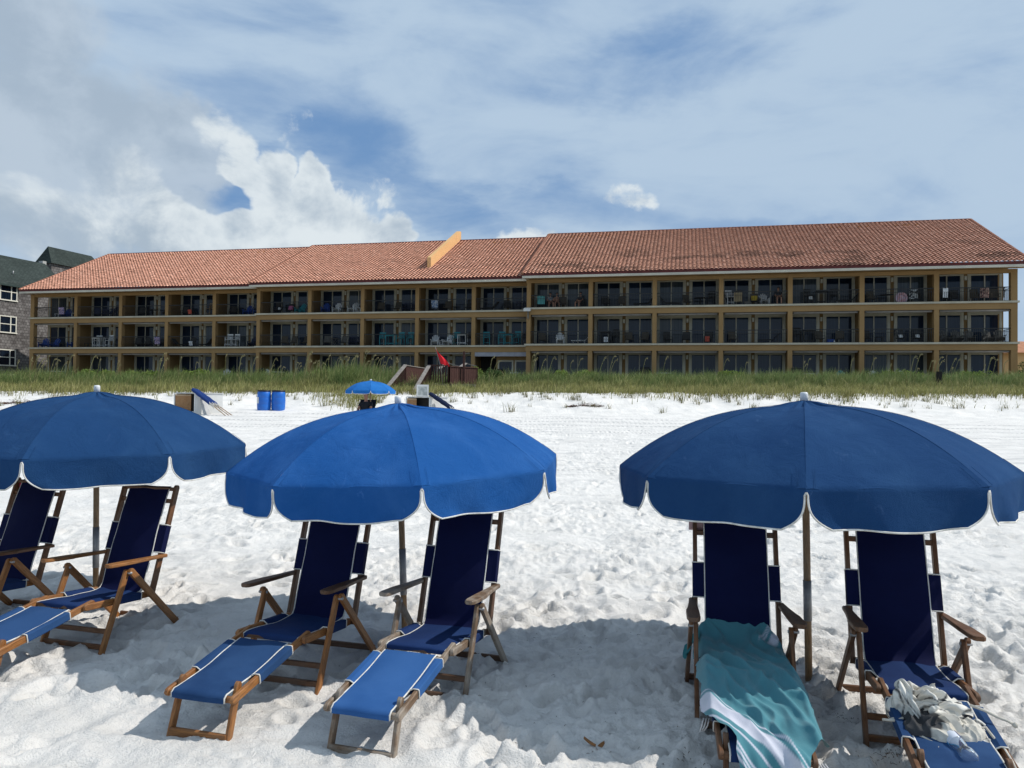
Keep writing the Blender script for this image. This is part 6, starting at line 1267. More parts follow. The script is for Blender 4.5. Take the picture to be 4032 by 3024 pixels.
for i in range(17):
    s = secof(i); o = OFF[s]; xm = (i + .5) * BAY
    for fl in (1, 2, 3):
        z = FL[fl]
        if not (i == 9 and fl == 1):
            for sx in (-1, 1):
                d = link('sliding_door', dm, None, BLD); d.location = (xm + sx * 1.215, o + DEEP - .031, z)
                p = link('glass_pane', pmesh[rr.choice([0, 1, 1, 2] if fl > 1 else [1, 1, 2])], None, d)
            l = link('wall_lamp', lamp, None, BLD); l.location = (xm, o + DEEP - .002, z + 1.78)
        if fl > 1:
            r = link('balcony_railing', rm[i < 9], None, BLD); r.location = (i * BAY + .17, o + .12, z)
        if fl < 3 and not (i == 9 and fl == 1):
            h = link('shutter_housing', shm, None, BLD); h.location = (i * BAY + .25, o + .16, FL[fl + 1] - .57)
# side railings at the two open ends
for i in (0, 17):
    for fl in (2, 3):
        o = OFF[1 if i == 0 else 3]
        r = MB(); r.box((-.02, 0, 1.0), (.02, DEEP - .55, 1.035)); r.box((-.012, 0, .07), (.012, DEEP - .55, .1))
        for k in range(13): r.bar((0, .06 + k * .105, .1), (0, .06 + k * .105, 1.0), .016, .016, bev=.001)
        q = r.build('balcony_railing', RAILB, BLD); q.location = (i * BAY, o + .45, FL[fl])
# ground floor passage and two tall windows in the tenth bay
o = OFF[2]
MB().box((9 * BAY + .17, o + DEEP - .06, -.5), (9 * BAY + 1.75, o + DEEP - .004, 2.2)).build('passage_opening', DARKIN, BLD)  # near-black slab, the darkness of the passage is only its colour
MB().box((9 * BAY + .17, o - .10, 2.02), (10 * BAY - .17, o + .03, 2.34), .02).build('awning_roll', M_noise('grey_canvas', (.33, .33, .36), (.28, .28, .31), 3, .8), BLD)
for x in (9 * BAY + 2.55, 9 * BAY + 3.95):
    f = MB(); wd, ht, t = 1.28, 1.75, .12
    f.box((x - wd / 2, o + .62, 0.1), (x - wd / 2 + t, o + .72, ht)); f.box((x + wd / 2 - t, o + .62, .1), (x + wd / 2, o + .72, ht)); f.box((x - wd / 2 + t, o + .62, ht - t), (x + wd / 2 - t, o + .72, ht))
    w_ = f.build('window', DOORF, BLD)
    MB().box((x - wd / 2 + t, o + .66, .1), (x + wd / 2 - t, o + .68, ht - t)).build('glass_pane', GLASS[0], w_)
MB().box((9 * BAY + 1.77, o + .70, -.5), (10 * BAY - .1, o + .9, 2.37)).build('lobby_wall', OCHRE, BLD)

# ---- tiled roofs: every tile modelled in one surface per wing
def M_tiles():
    m, nt, b = newmat('clay_tiles', .8, .2)
    a = nt.node('ShaderNodeAttribute'); a.attribute_name = 'tint'
    tc = nt.node('ShaderNodeTexCoord').outputs['Object']
    st = nt.ss(.55, .78, nt.noise(tc, .16, 6, .65))
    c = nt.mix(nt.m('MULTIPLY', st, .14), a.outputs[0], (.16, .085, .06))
    c = nt.mix(nt.m('MULTIPLY', nt.noise(tc, 5, 3), .2), c, (.40, .20, .135))
    nt.put(b.inputs['Base Color'], c); return m
TILE = M_tiles()
def roof(s, x0, x1, o):
    TW, TL = .305, .365
    w0 = -1.0; sl = (RIDGE - (EAVE + .3)) / (RUN - w0); ang = math.atan(sl); SL = (RUN - w0) / math.cos(ang)
    nr = int(SL / TL); TL = SL / nr; nc = int((x1 - x0) / TW); TW = (x1 - x0) / nc
    r = np.random.default_rng(40 + s)
    prof = [(0, 0.0), (.12, .034), (.30, .056), (.48, .056), (.66, .034), (.78, 0.0)]
    xs = np.array([(c + t) * TW for c in range(nc) for t, _ in prof] + [nc * TW]); hs = np.array([h for c in range(nc) for _, h in prof] + [0.0])
    lines = []
    for k in range(nr):
        lines += [(k * TL, .075), ((k + .64) * TL, .034), ((k + 1) * TL - .004, .010)]
    vs = np.array([v for v, _ in lines]); hv = np.array([h for _, h in lines])
    ca, sa = math.cos(ang), math.sin(ang)
    A, B = np.meshgrid(xs, vs); H = hs[None, :] + hv[:, None]
    jit = r.normal(0, .006, (nr, nc)); jt = np.repeat(np.repeat(jit, 3, 0), len(prof), 1); H[:, :-1] += jt
    V = np.stack([x0 + A, o + w0 + B * ca - H * sa, EAVE + .3 + B * sa + H * ca], -1).reshape(-1, 3)
    ny, nx = A.shape; idx = np.arange(ny * nx).reshape(ny, nx)
    F = np.stack([idx[:-1, :-1], idx[:-1, 1:], idx[1:, 1:], idx[1:, :-1]], -1)
    # colour per tile
    base = np.array([.76, .385, .265]); g = r.normal(0, .085, (nr, nc)); tint = base[None, None] * (1 + g[..., None]) 
    pale = r.random((nr, nc)) < .12; tint[pale] = tint[pale] * np.array([1.12, 1.2, 1.25])
    if s == 3: tint *= np.array([.93, .95, .95])
    # mould on the lower courses
    cc, rr_ = np.meshgrid(np.arange(nc), np.arange(nr))
    md = fbm(cc * .06 + s * 9, rr_ * .16, 4, 60 + s)
    dk = sstep(.12, .55, md) * sstep(nr * .75, nr * .1, rr_) * (r.random((nr, nc)) < .75) * (1.0 if s == 3 else .35)
    tint = tint * (1 - .55 * dk[..., None])
    # vent tiles near the ridge
    for _ in range(int(nc / 16)):
        c0 = r.integers(2, nc - 4); tint[nr - 4, c0] = (.60, .27, .12); tint[nr - 4, c0 + 2] = (.60, .27, .12)
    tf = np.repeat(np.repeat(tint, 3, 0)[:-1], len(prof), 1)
    tf[1::3] *= .74; tf[2::3] *= .3                         # lap shadow painted into each tile's upper end and riser
    for q in (4, 5): tf[:, q::len(prof)] *= (.58 if q == 5 else .88)  # valleys between the barrels darkened too, shade put into the colour
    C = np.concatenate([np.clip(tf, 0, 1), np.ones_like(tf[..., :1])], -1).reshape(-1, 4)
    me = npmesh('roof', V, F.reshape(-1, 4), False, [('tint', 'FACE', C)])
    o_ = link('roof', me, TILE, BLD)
    # ridge caps, rake tiles, fascia
    rc = MB(); 
    n = int((x1 - x0) / .40)
    for k in range(n):
        a = x0 + (x1 - x0) * k / n; b_ = x0 + (x1 - x0) * (k + 1) / n
        rc.tube([(a, o + RUN, RIDGE - .02), (b_ + .03, o + RUN, RIDGE + .01)], [.15, .125], 8, caps=True)
    rc.build('ridge_cap', MAROON if s != 3 else M_noise('ridge_tiles', (.20, .085, .06), (.15, .06, .045), 3, .8), o_)
    for xe in (x0, x1):
        rk = MB(); n = nr
        for k in range(n):
            a, b_ = k * TL, (k + 1) * TL
            rk.tube([(xe, o + w0 + a * ca - .06 * sa, EAVE + .3 + a * sa + .07), (xe, o + w0 + b_ * ca, EAVE + .3 + b_ * sa + .03)], [.12, .10], 7, caps=True)
        rk.build('rake_tiles', M_noise('rake_tile_clay', (.42, .20, .13), (.34, .15, .10), 2.2, .8), o_)
        wv = MB(); y0, y1 = o + w0 + .02, o + RUN; ze, zr = EAVE + .26, RIDGE - .04
        wv.add([(xe, y0, ze - .22), (xe, y1, zr - .5), (xe, y1, zr), (xe, y0, ze)], [(0, 1, 2, 3)])
        wv.add([(xe, y1, zr - .5), (xe, y1 + RUN + 1, ze - .22), (xe, y1 + RUN + 1, ze), (xe, y1, zr)], [(0, 1, 2, 3)])
        wv.build('rake_board', MAROON, o_)
    MB().box((x0, o + w0 + .03, EAVE + .156), (x1, o + w0 + .07, EAVE + .385)).build('flashing', MAROON, o_)
    MB().box((x0 - .03, o + w0 - .045, EAVE - .02), (x1 + .03, o + w0 + .06, EAVE + .155), .015).build('fascia', GUTTER, o_)
    MB().box((x0 + .05, o + w0 + .061, EAVE + .05), (x1 - .05, o + .02, EAVE + .08)).build('soffit', OCHRE, o_)
    # rear slope
    yb = o + 2 * RUN + 1
    rb = MB().add([(x0, o + RUN, RIDGE - .03), (x1, o + RUN, RIDGE - .03), (x1, yb, EAVE + .3), (x0, yb, EAVE + .3)], [(0, 1, 2, 3)]).build('rear_slope', MAROON, o_)
    if s in (1, 3):
        xe = x0 + .3 if s == 1 else x1 - .3
        MB().add([(xe, o, -.5), (xe, o + 2 * RUN, -.5), (xe, o + 2 * RUN, EAVE), (xe, o + RUN, RIDGE - .2), (xe, o, EAVE)], [(0, 1, 2, 3, 4)]).build('gable_wall', OCHRE, BLD) if False else None
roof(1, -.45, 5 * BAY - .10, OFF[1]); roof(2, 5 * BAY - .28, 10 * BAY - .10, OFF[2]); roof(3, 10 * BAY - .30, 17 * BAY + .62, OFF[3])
# slanted firewall standing up through the middle roof
px0, px1 = -21.30 - S0, -20.98 - S0
o = OFF[2]; sl = (RIDGE - EAVE - .3) / (RUN + 1)
ya, yb = o + 1.85, o + RUN + .25
za, zb = EAVE + .3 + (1.85 + 1) * sl, RIDGE + .1
pw = MB(); vs = []
for x in (px0, px1): vs += [(x, ya, za - .2), (x, yb, zb - .2), (x, yb, zb + .84), (x, yb - .45, zb + .80), (x, ya + .0, za + .95)]
pw.add(vs, [(0, 1, 2, 3, 4), (9, 8, 7, 6, 5), (0, 4, 9, 5), (4, 3, 8, 9), (3, 2, 7, 8), (2, 1, 6, 7), (1, 0, 5, 6)])
pw.build('parapet_wall', OCHRE_L, BLD)
# floodlight on the corner column
fb = thing('floodlight', 'white twin floodlight fixed to the column left of the right-hand wing', 'floodlight', bw(10 * BAY - .02, OFF[3] - .02, F3 - .25), -PSI)
MB().box((-.05, -.10, -.55), (.05, .0, .15)).build('mounting_box', M_plain('grey_box', (.2, .19, .17), .6), fb)
for dx, rz in ((-.16, .3), (.10, -.2)):
    MB().bar((dx, -.12, .18), (dx + .05 * rz, -.42, .10), .30, .22, (1, 0, 0), .02).build('lamp_head', CAPW, fb)

# ------------------------------------------------------------------ balcony furniture
COLS = {
    'white': M_noise('white_paint', (.62, .63, .62), (.54, .55, .55), 5, .5), 'blue': M_noise('royal_blue_paint', (.012, .055, .27), (.01, .045, .22), 5, .5),
    'navy': M_noise('dark_blue_paint', (.010, .016, .05), (.008, .013, .04), 5, .5), 'teal': M_noise('turquoise_paint', (.03, .25, .29), (.025, .2, .24), 5, .5),
    'dark': M_noise('dark_frame', (.016, .015, .014), (.024, .022, .02), 5, .6), 'brown': M_noise('brown_sling', (.075, .06, .042), (.06, .05, .036), 5, .7),
    'grey': M_noise('grey_wood', (.12, .11, .095), (.09, .085, .075), 5, .7), 'wood': M_noise('tan_wood', (.24, .16, .08), (.2, .13, .07), 5, .7)}
FM = {}
def furn(kind):
    if kind in FM: return FM[kind]
    m = MB(); b = m.bar; V_ = Vector
    if kind == 'adirondack chair':
        for x in (-.27, .27):
            b((x, -.40, 0), (x, -.40, .55), .05, .08); b((x, .20, 0), (x, .20, .50), .05, .06); b((x, -.45, .38), (x, .42, .16), .03, .10)
            b((x * 1.12, -.48, .565), (x * 1.12, .32, .545), .12, .025)
        for k in range(6): b((-.26, -.42 + .1 * k, .40 - .028 * k), (.26, -.42 + .1 * k, .40 - .028 * k), .085, .022, (0, 1, -.25))
        for k in range(5):
            x = -.22 + .11 * k; h = 1.0 - .035 * abs(k - 2) ** 2
            b((x * .82, .12, .22), (x * 1.15, .46, h), .095, .02, (1, 0, 0), .004, round1=False)
        b((-.27, .26, .50), (.27, .26, .50), .03, .06, (0, 1, 0))
    elif kind == 'patio chair':
        for x in (-.27, .27):
            m.tube([(x, -.25, 0), (x, -.28, .35), (x, -.22, .63), (x, .05, .64), (x, .25, .60)], .016, 5); m.tube([(x, .32, 0), (x, .12, .35), (x, .30, .98)], .016, 5)
        b((-.25, -.24, .41), (-.25 + .5, -.24, .41), .02, .02, (0, 1, 0))
        b((0, -.25, .42), (0, .14, .38), .50, .02, (1, 0, 0)); b((0, .14, .38), (0, .31, 1.0), .50, .02, (1, 0, 0))
    elif kind == 'rocking chair':
        for x in (-.27, .27):
            m.tube([(x, -.48, .06), (x, -.15, .0), (x, .2, .0), (x, .5, .08)], .022, 5); b((x, -.25, .02), (x, -.25, .62), .04, .04); b((x, .22, .02), (x, .36, 1.12), .04, .04); b((x, -.32, .63), (x, .32, .66), .07, .025)
        b((0, -.27, .42), (0, .22, .38), .52, .03, (1, 0, 0))
        for k in range(6): b((-.22 + .088 * k, .23, .42), (-.22 + .088 * k, .36, 1.05), .05, .015)
        b((-.27, .36, 1.08), (.27, .36, 1.08), .03, .09, (0, 1, 0))
    elif kind == 'bar chair':
        for x in (-.24, .24):
            b((x, -.24, 0), (x, -.22, .95), .045, .045); b((x, .24, 0), (x, .26, 1.25), .045, .045); b((x, -.26, .95), (x, .28, .97), .07, .025)
            b((x, -.24, .25), (x, .24, .25), .03, .04)
        b((0, -.24, .74), (0, .24, .72), .46, .03, (1, 0, 0)); b((-.24, -.23, .32), (.24, -.23, .32), .03, .04, (0, 1, 0))
        for k in range(4): b((-.16 + .107 * k, .25, .76), (-.16 + .107 * k, .27, 1.2), .07, .015)
        b((-.24, .26, 1.2), (.24, .26, 1.2), .025, .10, (0, 1, 0))
    elif kind == 'bar table':
        m.box((-.42, -.36, 1.0), (.42, .36, 1.035))
        for x in (-.33, .33):
            for y in (-.28, .28): b((x, y, 0), (x, y, 1.0), .055, .055)
        b((-.33, -.28, .3), (.33, -.28, .3), .03, .05, (0, 1, 0)); b((-.33, .28, .3), (.33, .28, .3), .03, .05, (0, 1, 0)); b((-.33, -.28, .93), (.33, -.28, .93), .03, .08, (0, 1, 0))
    elif kind == 'side table':
        m.box((-.25, -.22, .46), (.25, .22, .485))
        for x in (-.2, .2):
            for y in (-.17, .17): b((x, y, 0), (x, y, .46), .045, .045)
        m.box((-.2, -.17, .15), (.2, .17, .17))
    elif kind == 'round table':
        m.lathe([(.0, .70), (.45, .70), (.46, .715), (.45, .73), (0, .73)], 18); m.lathe([(.0, .69), (.04, .69), (.04, .06), (.3, .02), (.3, 0), (0, 0)], 12)
    elif kind == 'folding table':
        m.box((-.35, -.3, .70), (.35, .3, .725)); 
        for y in (-.2, .2): b((-.3, y, 0), (.3, y, .70), .04, .03, (0, 1, 0)); b((.3, y, 0), (-.3, y, .70), .04, .03, (0, 1, 0))
    elif kind == 'bench':
        for x in (-.62, 0, .62): b((x, -.22, 0), (x, -.22, .44), .05, .05); b((x, .22, 0), (x, .3, .92), .05, .05)
        for x in (-.62, .62): b((x, -.26, .62), (x, .26, .64), .06, .025); b((x, -.22, .44), (x, -.22, .62), .05, .05)
        m.box((-.66, -.26, .42), (.66, .24, .45))
        for k in range(9): b((-.56 + .14 * k, .24, .45), (-.56 + .14 * k, .30, .88), .05, .015)
        b((-.66, .30, .90), (.66, .30, .90), .025, .07, (0, 1, 0))
    elif kind == 'chaise':
        for y in (-.28, .28): b((-.75, y, .33), (.35, y, .35), .03, .03, (0, 1, 0)); b((.35, y, .35), (.80, y, .85), .03, .03, (0, 1, 0)); b((-.65, y, 0), (-.62, y, .33), .03, .03); b((.3, y, 0), (.27, y, .34), .03, .03); b((.55, y, 0), (.62, y, .63), .025, .025)
        b((-.75, 0, .35), (.35, 0, .37), .52, .02, (0, 1, 0)); b((.35, 0, .37), (.80, 0, .87), .52, .02, (0, 1, 0))
    elif kind == 'patio table':
        m.lathe([(0, .70), (.55, .70), (.56, .72), (.55, .74), (0, .74)], 16)
        m.lathe([(.22, 0), (.24, .02), (.10, .08), (.08, .68), (0, .70)], 10)
    elif kind == 'grill':
        m.lathe([(0, .62), (.16, .64), (.25, .72), (.27, .82), (.0, .82)], 12); m.lathe([(.275, .83), (.25, .95), (.14, 1.04), (0, 1.06)], 12)
        for a in (0, 2.1, 4.2): b((.12 * math.cos(a), .12 * math.sin(a), .66), (.27 * math.cos(a), .27 * math.sin(a), 0), .025, .025)
        b((-.5, -.1, .82), (-.26, -.1, .82), .25, .02, (0, 1, 0))
    elif kind == 'gas grill':
        m.box((-.35, -.22, .05), (.35, .22, .78)); m.box((-.38, -.25, .80), (.38, .25, .88)); m.lathe([(0, -.36), (.22, -.36), (.24, -.3), (.24, .3), (.22, .36), (0, .36)], 14, Matrix.Translation((0, 0, .92)) @ Matrix.Rotation(math.pi / 2, 4, 'Y'))
        m.box((-.75, -.2, .82), (-.38, .2, .85)); m.box((.38, -.2, .82), (.72, .2, .85))
    elif kind == 'towel':
        rows = [[Vector((-.28 + .56 * j / 8, -.03 * math.sin(j * 1.3) - (.05 if i < 3 else -.03), 1.08 - abs(i - 2.5) * .13 + .01 * math.sin(j * 2 + i))) for j in range(9)] for i in range(9)]
        m.grid(rows, True)
    elif kind == 'swim ring':
        m.lathe([(.28, -.05), (.33, -.08), (.40, -.06), (.42, 0), (.40, .06), (.33, .08), (.28, .05), (.26, 0), (.28, -.05)], 24, Matrix.Translation((0, 0, .42)) @ Matrix.Rotation(math.pi / 2 - .15, 4, 'X'))
        m.lathe([(0, .01), (.27, .01), (.27, -.01), (0, -.01)], 24, Matrix.Translation((0, 0, .42)) @ Matrix.Rotation(math.pi / 2 - .15, 4, 'X'))
    elif kind == 'cushion':
        m.bar((0, 0, .0), (0, .12, .36), .42, .13, (1, 0, 0), .05)
    elif kind == 'storage crate':
        m.box((-.22, -.18, .0), (.22, .18, .30), .02); m.box((-.235, -.195, .30), (.235, .195, .34), .012)
    elif kind == 'bottle':
        m.lathe([(0, 0), (.05, 0), (.05, .16), (.02, .21), (.02, .26), (0, .26)], 10)
    FM[kind] = m.mesh(kind.replace(' ', '_')); return FM[kind]
ORD = 'first second third fourth fifth sixth seventh eighth ninth tenth eleventh twelfth thirteenth fourteenth fifteenth sixteenth seventeenth'.split()
FLN = {3: 'top-floor balcony', 2: 'middle-floor balcony', 1: 'ground-floor patio'}
TOWM = {'teal and white': M_plain('teal_white_cloth', (.12, .42, .42), .9), 'orange red': M_plain('coral_cloth', (.55, .10, .06), .9), 'plain white': M_plain('white_cloth', (.70, .71, .72), .9), 'beige': M_plain('beige_cloth', (.40, .31, .18), .9),
        'pink patterned': M_noise('pink_pattern_cloth', (.55, .36, .30), (.12, .05, .05), 9, .9, lo=.45, hi=.55), 'blue and white': M_noise('blue_white_cloth', (.55, .60, .68), (.1, .2, .4), 9, .9, lo=.45, hi=.55), 'striped pink': M_noise('striped_cloth', (.55, .4, .5), (.1, .12, .3), 12, .9, lo=.45, hi=.55),
        'black and white': M_noise('black_white_cloth', (.5, .52, .52), (.02, .02, .025), 7, .9, lo=.45, hi=.55)}
CUSM = {'pink': M_plain('pink_cushion', (.42, .12, .24), .9), 'yellow': M_plain('yellow_cushion', (.50, .36, .03), .9), 'white': COLS['white']}
items = [  # floor, bay, place across the bay 0..1, colour, kind, depth, turn
 (3,1,.42,'white','side table',.9,0),(3,1,.62,'blue','adirondack chair',1.0,.3),(3,1,.66,'striped pink','towel',.16,0),(3,1,.93,'white','side table',.6,0),
 (3,2,.28,'navy','patio chair',.9,.4),(3,2,.52,'navy','bench',1.0,0),(3,2,.76,'navy','bar chair',1.0,-.2),(3,2,.93,'dark','patio chair',1.0,0),
 (3,3,.28,'dark','patio chair',.9,.3),(3,3,.58,'dark','round table',.9,0),(3,3,.85,'dark','patio chair',.9,-.3),
 (3,4,.22,'dark','patio chair',.9,.3),(3,4,.46,'dark','side table',.7,0),(3,4,.46,'orange red','towel',.16,0),(3,4,.82,'wood','bar chair',.9,-.2),
 (3,5,.22,'dark','patio chair',1.0,.3),(3,5,.62,'blue','adirondack chair',.7,.1),(3,5,.88,'blue','adirondack chair',.7,-.1),
 (3,6,.27,'dark','rocking chair',.8,.2),(3,6,.30,'white','cushion',.75,0),(3,6,.52,'dark','patio chair',1.0,0),(3,6,.52,'pink','cushion',1.0,0),(3,6,.78,'teal','adirondack chair',.75,-.2),(3,6,.95,'grey','bar chair',1.2,0),
 (3,7,.20,'blue','adirondack chair',.7,.2),(3,7,.44,'white','adirondack chair',.8,.1),(3,7,.60,'dark','side table',.8,0),(3,7,.80,'white','adirondack chair',.7,-.1),(3,7,.94,'white','side table',.5,0),
 (3,8,.24,'brown','patio chair',.9,.3),(3,8,.56,'brown','patio chair',.9,-.3),(3,8,.84,'navy','bench',1.1,0),
 (3,9,.24,'blue and white','towel',.6,0),(3,9,.24,'dark','patio chair',.8,.2),(3,9,.48,'brown','patio chair',.9,0),(3,9,.68,'dark','side table',.8,0),(3,9,.90,'dark','rocking chair',1.0,-.3),
 (3,10,.18,'dark','chaise',.9,0),(3,10,.55,'dark','patio chair',.9,.4),(3,10,.85,'navy','bench',1.1,0),
 (3,11,.15,'teal and white','towel',.3,0),(3,11,.54,'brown','patio chair',.7,.2),(3,11,.10,'dark','patio chair',1.2,.2),
 (3,12,.18,'dark','patio chair',.9,.3),(3,12,.46,'brown','patio chair',.9,-.2),(3,12,.86,'dark','chaise',.9,0),
 (3,13,.20,'dark','chaise',.8,3.14),(3,13,.50,'brown','patio chair',.8,.6),(3,13,.72,'dark','round table',.9,0),(3,13,.90,'dark','bar chair',1.0,-.3),
 (3,14,.08,'white','bar chair',.7,.3),(3,14,.22,'beige','towel',.5,0),(3,14,.24,'brown','bar chair',.9,0),(3,14,.50,'brown','patio chair',.9,0),(3,14,.50,'yellow','cushion',.85,0),(3,14,.38,'grey','storage crate',.5,0),(3,14,.66,'white','adirondack chair',.8,.1),(3,14,.60,'dark','side table',.6,0),
 (3,15,.26,'dark','bar chair',.9,.3),(3,15,.28,'white','cushion',.5,0),(3,15,.46,'dark','bar table',.9,0),(3,15,.66,'dark','bar chair',.9,-.3),(3,15,.86,'dark','chaise',.9,0),(3,15,.70,'white','bottle',.5,0),
 (3,16,.12,'brown','patio chair',.7,.3),(3,16,.36,'dark','round table',.9,0),(3,16,.56,'pink and white','swim ring',.4,0),(3,16,.82,'dark','patio chair',.9,-.2),(3,16,.76,'black and white','towel',.6,0),
 (3,17,.07,'plain white','towel',.12,0),(3,17,.12,'dark','patio chair',.8,.2),(3,17,.26,'dark','patio chair',.9,-.1),(3,17,.55,'brown','patio chair',.6,.05),(3,17,.68,'pink patterned','towel',.5,0),(3,17,.84,'brown','patio chair',.6,-.05),(3,17,.965,'black and white','towel',.5,1.2),
 (2,1,.12,'blue','adirondack chair',.6,.3),(2,1,.34,'blue','adirondack chair',.9,.1),(2,1,.88,'blue','adirondack chair',.7,-.2),(2,1,.60,'dark','side table',.7,0),
 (2,2,.36,'white','bar table',.8,0),(2,2,.30,'white','bar chair',1.1,.3),(2,2,.64,'white','bar chair',.8,-.2),(2,2,.12,'dark','side table',.7,0),(2,2,.84,'dark','patio chair',1.0,-.2),
 (2,3,.20,'dark','patio chair',.9,.3),(2,3,.42,'dark','patio chair',.9,-.1),(2,3,.70,'dark','bench',1.0,0),(2,3,.76,'striped pink','towel',.5,0),
 (2,4,.16,'dark','chaise',.8,3.14),(2,4,.44,'plain white','towel',.5,0),(2,4,.40,'dark','patio chair',.9,0),(2,4,.72,'dark','chaise',.9,0),
 (2,5,.20,'white','bar chair',.6,.1),(2,5,.34,'white','bar chair',.7,-.1),(2,5,.74,'navy','adirondack chair',.7,.1),(2,5,.90,'navy','adirondack chair',.8,-.1),
 (2,6,.20,'dark','side table',.7,0),(2,6,.40,'brown','patio chair',.9,.2),(2,6,.60,'brown','patio chair',.9,-.1),(2,6,.86,'brown','patio chair',.9,-.3),
 (2,7,.22,'grey','patio chair',.9,.3),(2,7,.40,'grey','folding table',.7,0),(2,7,.56,'grey','patio chair',.9,-.3),(2,7,.84,'navy','bench',1.1,0),
 (2,8,.28,'teal','bar chair',.9,.3),(2,8,.46,'teal','bar table',.8,0),(2,8,.66,'teal','bar chair',.8,-.2),(2,8,.86,'teal','bar chair',.9,.1),
 (2,9,.26,'white','adirondack chair',.6,.2),(2,9,.42,'white','side table',.5,0),(2,9,.52,'white','adirondack chair',.6,-.2),(2,9,.66,'teal','bar chair',1.0,0),(2,9,.82,'white','bar table',.6,0),(2,9,.95,'dark','bar chair',1.0,0),
 (2,10,.14,'teal','bar chair',.9,.3),(2,10,.44,'teal','bar chair',.9,.1),(2,10,.58,'teal','bar table',.8,0),(2,10,.74,'teal','bar chair',.8,-.2),(2,10,.92,'dark','bar chair',1.0,-.3),
 (2,11,.16,'brown','patio chair',.8,.3),(2,11,.50,'white','adirondack chair',.6,.2),(2,11,.88,'white','chaise',.8,0),
 (2,12,.18,'dark','bar table',.9,0),(2,12,.20,'plain white','towel',.5,0),(2,12,.36,'dark','bar chair',1.0,-.2),(2,12,.62,'brown','patio chair',.7,.3),(2,12,.88,'brown','patio chair',.7,-.3),
 (2,13,.16,'dark','patio chair',.8,.4),(2,13,.48,'dark','patio chair',.8,-.1),(2,13,.84,'orange red','towel',.5,0),(2,13,.86,'dark','patio chair',.8,-.2),
 (2,14,.14,'brown','patio chair',.8,.3),(2,14,.74,'dark','chaise',.8,0),
 (2,15,.08,'dark','bar chair',.9,.1),(2,15,.26,'dark','bar table',.9,0),(2,15,.44,'brown','patio chair',.8,.3),(2,15,.76,'brown','patio chair',.8,-.1),(2,15,.60,'blue','storage crate',.6,0),(2,15,.645,'white','bottle',.2,0),
 (2,16,.06,'dark','patio chair',.8,.3),(2,16,.24,'dark','side table',.7,0),(2,16,.56,'dark','rocking chair',.7,.1),(2,16,.82,'dark','rocking chair',.7,-.1),(2,16,.56,'white','cushion',.55,0),(2,16,.82,'white','cushion',.55,0),
 (2,17,.12,'grey','adirondack chair',.7,.3),(2,17,.30,'grey','adirondack chair',.8,.1),(2,17,.48,'grey','adirondack chair',.8,-.1),(2,17,.76,'grey','adirondack chair',.8,.1),(2,17,.92,'grey','adirondack chair',.8,-.2),
 (1,1,.55,'white','patio table',-.6,0),(1,6,.05,'dark','grill',-.9,0),(1,6,.36,'white','patio table',-.6,0),(1,6,.16,'white','adirondack chair',-.4,1.2),(1,10,.44,'dark','grill',-.9,0),(1,10,.78,'white','patio table',-.8,0),
 (1,12,.90,'dark','gas grill',-.5,0),(1,13,.10,'white','patio table',-.8,0),(1,15,.04,'dark','gas grill',-.9,0),(1,15,.24,'white','patio table',-.6,0),(1,15,.80,'teal','adirondack chair',-.6,.3),
 (1,16,.06,'dark','adirondack chair',-.5,.2),(1,16,.15,'white','adirondack chair',-.6,.1),(1,16,.36,'white','patio table',-.6,0),(1,16,.55,'white','adirondack chair',-.6,-.1),(1,5,.18,'white','adirondack chair',-.5,.4)]
DESC = {'adirondack chair': 'slatted adirondack chair', 'patio chair': 'sling patio chair', 'rocking chair': 'tall rocking chair', 'bar chair': 'high bar chair', 'bar table': 'high bar table', 'side table': 'small side table', 'round table': 'round patio table', 'folding table': 'cross-legged table', 'bench': 'slat-back bench', 'chaise': 'reclining chaise', 'patio table': 'pedestal patio table', 'grill': 'kettle grill', 'gas grill': 'boxy gas grill', 'towel': 'towel hung out', 'swim ring': 'swim ring stood up', 'cushion': 'seat cushion', 'storage crate': 'lidded crate', 'bottle': 'small bottle'}
CAT = {'adirondack chair': 'chair', 'patio chair': 'chair', 'rocking chair': 'chair', 'bar chair': 'chair', 'bar table': 'table', 'side table': 'table', 'round table': 'table', 'folding table': 'table', 'patio table': 'table', 'chaise': 'lounge chair', 'gas grill': 'grill', 'storage crate': 'crate'}
PINKRING = M_noise('pink_white_vinyl', (.62, .30, .30), (.5, .42, .50), 6, .4)
def keyof(it): return it[0], it[1], it[3], it[4]
